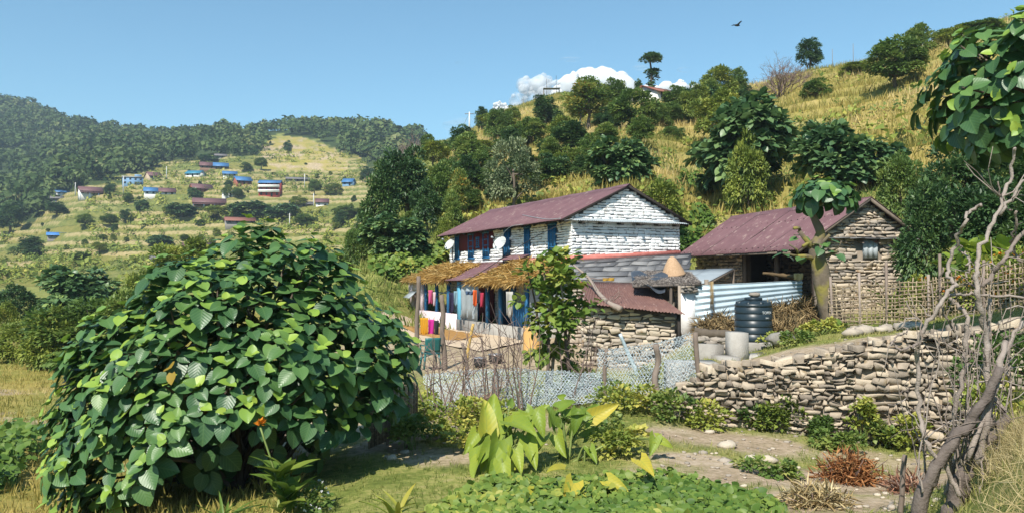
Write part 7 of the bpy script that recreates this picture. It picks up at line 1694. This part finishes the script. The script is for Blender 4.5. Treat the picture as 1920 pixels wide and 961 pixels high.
# rusty-roofed hut on the near crest
t = vhouse(1224, 1282, 154, 190, 'white', 'rust', 'hut with a sloping rusty roof on the near crest under the cloud', yaw=.75, Y=116, depth=6, name='hilltop_hut')
M_POLE = mat('concrete_pole', [(.5, .5, .48), (.66, .66, .64)], .8, 3, .5, tone=False)
def upole(px, ytop, ybase, label, rmin=120, r=.16, arm=True, Y=None, m_=None):
    g = hit(px, ybase, rmin) if Y is None else np.array([uw(px, ybase) * Y, Y, gz(uw(px, ybase) * Y, Y)])
    h = EYE + slope(ytop) * g[1] - g[2]; t = thing('utility_pole', label, 'pole', g); mb = MB(); tube(mb, [(0, 0, -.5), (0, 0, h)], [r, r * .6], 7, .6); mb.build('shaft', m_ or M_POLE, t, True)
    if arm: mb = MB(); bar(mb, (-.8, 0, h - .35), (.8, 0, h - .35), .1, .1); mb.build('crossarm', M_WOOD, t)
    return g + [0, 0, h - .3]
p1_ = upole(880, 210, 260, 'white utility pole on the ridge shoulder against the sky', 90, .17, Y=140)
for px_, y0_, y1_, lab in ((141, 342, 368, 'village pole by the green-ended house'), (231, 330, 366, 'village pole beside the blue-grey flat-roofed house'), (312, 312, 338, 'village pole next to the tan mud house'), (571, 326, 352, 'pale village pole on the slope above the grey sheds'), (588, 363, 387, 'village pole beside the small white and blue house'), (543, 400, 428, 'tall pale pole leaning above the big fig bush')): upole(px_, y0_, y1_, lab, 120, .2)
upole(1025, 148, 178, 'thin mast on the grassy hilltop in front of the cloud', 100, .045, False, Y=146, m_=M_DWOOD); upole(1043, 142, 176, 'second thin mast on the grassy hilltop, next to the shed roof', 100, .045, False, Y=144, m_=M_DWOOD)
upole(1561, 92, 136, 'thin stake on the golden crest near the lone skyline tree', 60, .04, False, Y=100, m_=M_WOOD); upole(1600, 82, 122, 'thin stake on the golden crest by the yellow-green bush', 60, .04, False, Y=92, m_=M_WOOD)
a_ = p1_; b_ = at(700, 330, 300); cable([a_, (a_ + at(840, 285, 150)) / 2, at(840, 262, 152)], .03, 'power line running down from the white ridge pole', M_GSHEET, name='power_line')
sh = at(1034, 168, 145); t = thing('hilltop_shelter', 'little open shelter roof between the masts on the grassy hilltop', 'shelter', (sh[0], sh[1], gz(sh[0], sh[1]))); mb = MB(); slab(mb, patch((-1.5, 1, 1.35), (1.5, 1, 1.35), (1.5, -1, 1.15), (-1.5, -1, 1.15)), 1, 1, .1); mb.build('roof', VR['slate'], t)
for x in (-1.4, 1.4): mb = MB(); box(mb, (x - .08, -.1, -.4), (x + .08, .1, 1.22)); mb.build('post', M_WOOD, t)
# bird
M_BIRD = mat('bird_plumage', [(.02, .018, .016), (.05, .045, .04)], .7, 20, .5, tone=False)
bd = at(1382, 48, 46); t = thing('bird', 'dark bird of prey gliding alone in the blue sky', 'bird', bd, .4)
mb = MB(); tube(mb, smoothpath([(-.18, 0, -.01), (-.1, 0, 0), (.05, 0, .015), (.14, 0, .02), (.19, 0, .01)], 3), [.02, .035, .05, .06, .065, .07, .065, .06, .05, .045, .04, .03, .01], 8, .5); mb.build('body', M_BIRD, t, True)
for s in (-1, 1):
    mb = MB(); slab(mb, lambda a, b: (.09 - .05 * a - (.14 - .07 * a) * b - .04 * a * a, s * (.04 + .40 * a), .03 + .16 * a * (1 - .45 * a)), 6, 3, .012); mb.build('wing', M_BIRD, t, True)
mb = MB(); slab(mb, lambda a, b: (-.15 - .13 * a, (b - .5) * (.06 + .08 * a), 0), 2, 3, .01); mb.build('tail', M_BIRD, t, True)
# clouds: heaps of billows far behind the hills
M_CLOUD = mat('cloud_white', [(.84, .84, .85), (.88, .88, .88)], 1., .002, .4, tone=False, spec=0., transl=.45, alpha=(.02, -.2, .30, 1., 2.6))
def cloud(name, label, lobes, Y, seed, m_, flatb=None):
    """lobes: (px, py, radius px): each a billow made of many small bumps"""
    rs = np.random.RandomState(seed); mb = MB(); nu, nv = 30, 18
    sp_ = []
    for px_, py_, r_ in lobes:
        sp_.append((at(px_, py_, Y + rs.uniform(-80, 80)), r_ * Y / F))
        for _ in range(18):
            a = rs.uniform(0, 6.28); b_ = rs.uniform(.4, 1.05); d = np.array([math.cos(a), rs.uniform(-.8, -.1), math.sin(a) * .9]); sp_.append((sp_[-1][0] * 0 + at(px_, py_, Y) + d * r_ * Y / F * b_ * .95, r_ * Y / F * rs.uniform(.14, .42)))
    for c, R_ in sp_:
        U, Vv = np.meshgrid(np.arange(nu) / nu * 2 * PI, np.linspace(-PI / 2, PI / 2, nv), indexing='ij'); d = np.stack([np.cos(U) * np.cos(Vv), np.sin(U) * np.cos(Vv), np.sin(Vv)], -1)
        o3 = rs.uniform(0, 50); dd = .22 * (fbm(d[..., 0] * 2.2 + o3 + d[..., 1], d[..., 2] * 2.2 + o3 - d[..., 1] * .6, 5) - .5) + .10 * np.abs(fbm(d[..., 0] * 6 + o3, d[..., 2] * 6 + d[..., 1] * 4, 4) - .5)
        V = c + d * (R_ * (1 + dd * 1.6))[..., None]; idx = np.arange(nu * nv).reshape(nu, nv); i2_ = np.vstack([idx, idx[:1]])
        mb.add(V.reshape(-1, 3), np.stack([i2_[:-1, :-1], i2_[1:, :-1], i2_[1:, 1:], i2_[:-1, 1:]], -1).reshape(-1, 4))
    o = mb.build(name, m_, None, True); o['label'] = label; o['category'] = 'cloud'; return o
YC = 4200
cloud('cumulus_cloud', 'bright white cumulus cloud rising behind the grassy hilltop', [(1070, 165, 24), (1100, 156, 28), (1135, 160, 32), (1165, 172, 30), (1195, 190, 26), (1060, 185, 30), (1120, 195, 40), (1225, 205, 24)], YC, 1, M_CLOUD)
cloud('cumulus_cloud', 'smaller white cloud behind the rusty-roofed crest hut', [(1250, 168, 15), (1275, 170, 17), (1300, 176, 16), (1240, 182, 18), (1320, 190, 16)], YC, 2, M_CLOUD)
M_CLOUDS = mat('cloud_soft', [(.80, .81, .83), (.84, .85, .86)], 1., .002, .4, tone=False, spec=0., transl=.35, alpha=(.006, .35, .62, .6, 1.6))
cloud('cumulus_cloud', 'soft hazy cloud shoulder next to the bright cumulus', [(985, 162, 18), (1012, 160, 20), (1000, 180, 24), (1035, 172, 18), (1030, 195, 26), (970, 190, 16)], YC + 260, 3, M_CLOUDS)
cloud('cumulus_cloud', 'small white puff low over the ridge shoulder', [(935, 200, 9), (942, 206, 11), (958, 212, 9), (905, 238, 8), (912, 245, 9)], YC, 4, M_CLOUD)
M_WISP = mat('cloud_wisp', [(.80, .81, .83), (.84, .85, .86)], 1., .002, .4, tone=False, spec=0., transl=.4, alpha=(.012, .45, .75, .30), stretch=(.5, 1, 2))
for i, (px_, py_, w_, h_, lab) in enumerate(((1285, 131, 17, 5, 'tiny flat wisp of cloud beside the two-ball lopped tree'), (1070, 112, 22, 4, 'thin streak of cloud high over the cumulus'), (865, 118, 12, 3, 'faint wisp of cloud alone in the middle sky'), (865, 235, 40, 14, 'faint veil of cloud low behind the ridge pole'), (1200, 128, 16, 6, 'faint wisp of cloud between the cumulus and the flat wisp'))):
    c = at(px_, py_, 4600); mb = MB(); s_ = 4600 / F; lathe_ = MB()
    U, Vv = np.meshgrid(np.arange(28) / 28 * 2 * PI, np.linspace(-PI / 2, PI / 2, 15), indexing='ij'); V = c + np.stack([np.cos(U) * np.cos(Vv) * w_ * s_, np.sin(U) * np.cos(Vv) * w_ * s_ * .6, np.sin(Vv) * h_ * s_], -1)
    idx = np.arange(28 * 15).reshape(28, 15); i2_ = np.vstack([idx, idx[:1]]); mb.add(V.reshape(-1, 3), np.stack([i2_[:-1, :-1], i2_[1:, :-1], i2_[1:, 1:], i2_[:-1, 1:]], -1).reshape(-1, 4))
    o = mb.build('cloud_wisp', M_WISP, None, True); o['label'] = lab; o['category'] = 'cloud'
# haze
HAZE = .00030
hz = bpy.data.materials.new('haze_air'); hz.use_nodes = True; nt = hz.node_tree; nt.nodes.clear(); ou = nt.nodes.new('ShaderNodeOutputMaterial'); pv = nt.nodes.new('ShaderNodeVolumePrincipled')
pv.inputs['Color'].default_value = (.62, .78, .95, 1); pv.inputs['Density'].default_value = HAZE; pv.inputs['Anisotropy'].default_value = 0.; nt.links.new(pv.outputs[0], ou.inputs['Volume'])
zlo = float(G_P[:, 2].min()) - 1.5; zhi = max(float(G_P[:, 2].max()), 190) + 16
mb = MB(); box(mb, (-2700, -2700, zlo), (2700, 2700, zhi)); o = mb.build('haze', hz); struct(o, 'stuff', 'thin blue haze filling the valley air')

# ------------------------------------------------------------------ camera, light, sky, render settings
cam = bpy.data.cameras.new('camera'); co = bpy.data.objects.new('camera', cam); COL.objects.link(co)
co.location = (0, 0, EYE); co.rotation_euler = (PI / 2 + PITCH, 0, 0)
cam.sensor_width = 36; cam.sensor_fit = 'HORIZONTAL'; cam.lens = 36 * F / 1920; cam.clip_start = .05; cam.clip_end = 30000
sc.camera = co
TOSUN = Vector((-.36 * math.cos(R(48)), -.933 * math.cos(R(48)), math.sin(R(48)))).normalized()
sl = bpy.data.lights.new('sun', 'SUN'); sl.energy = 4.6; sl.angle = R(.5); sl.color = (1, .94, .85)
so = bpy.data.objects.new('sun', sl); COL.objects.link(so); so.rotation_euler = TOSUN.to_track_quat('Z', 'Y').to_euler()
w = bpy.data.worlds.new('World'); sc.world = w; w.use_nodes = True
nt = w.node_tree; bg = nt.nodes['Background']; sk = nt.nodes.new('ShaderNodeTexSky'); sk.sky_type = 'NISHITA'; sk.sun_disc = False
sk.sun_elevation = R(48); sk.sun_rotation = math.atan2(TOSUN.x, TOSUN.y) % (2 * PI); sk.altitude = 800; sk.air_density = 1.0; sk.dust_density = .8; sk.ozone_density = 1.6
mx = nt.nodes.new('ShaderNodeMix'); mx.data_type = 'RGBA'; mx.blend_type = 'MULTIPLY'; mx.inputs[0].default_value = 1; nt.links.new(sk.outputs[0], mx.inputs[6]); mx.inputs[7].default_value = (.70, 1.0, .97, 1); nt.links.new(mx.outputs[2], bg.inputs[0]); bg.inputs[1].default_value = .112
sc.view_settings.view_transform = 'Standard'; sc.view_settings.look = 'None'; sc.view_settings.gamma = 1; sc.view_settings.exposure = .68; sc.view_settings.use_curve_mapping = False
sc.render.engine = 'CYCLES'
cy = sc.cycles; cy.max_bounces = 6; cy.diffuse_bounces = 3; cy.glossy_bounces = 2; cy.transmission_bounces = 3; cy.transparent_max_bounces = 12; cy.volume_bounces = 0
cy.use_denoising = True; cy.use_adaptive_sampling = False; cy.caustics_reflective = False; cy.caustics_refractive = False
try: cy.denoiser = 'OPENIMAGEDENOISE'
except Exception: pass
sc.render.film_transparent = False
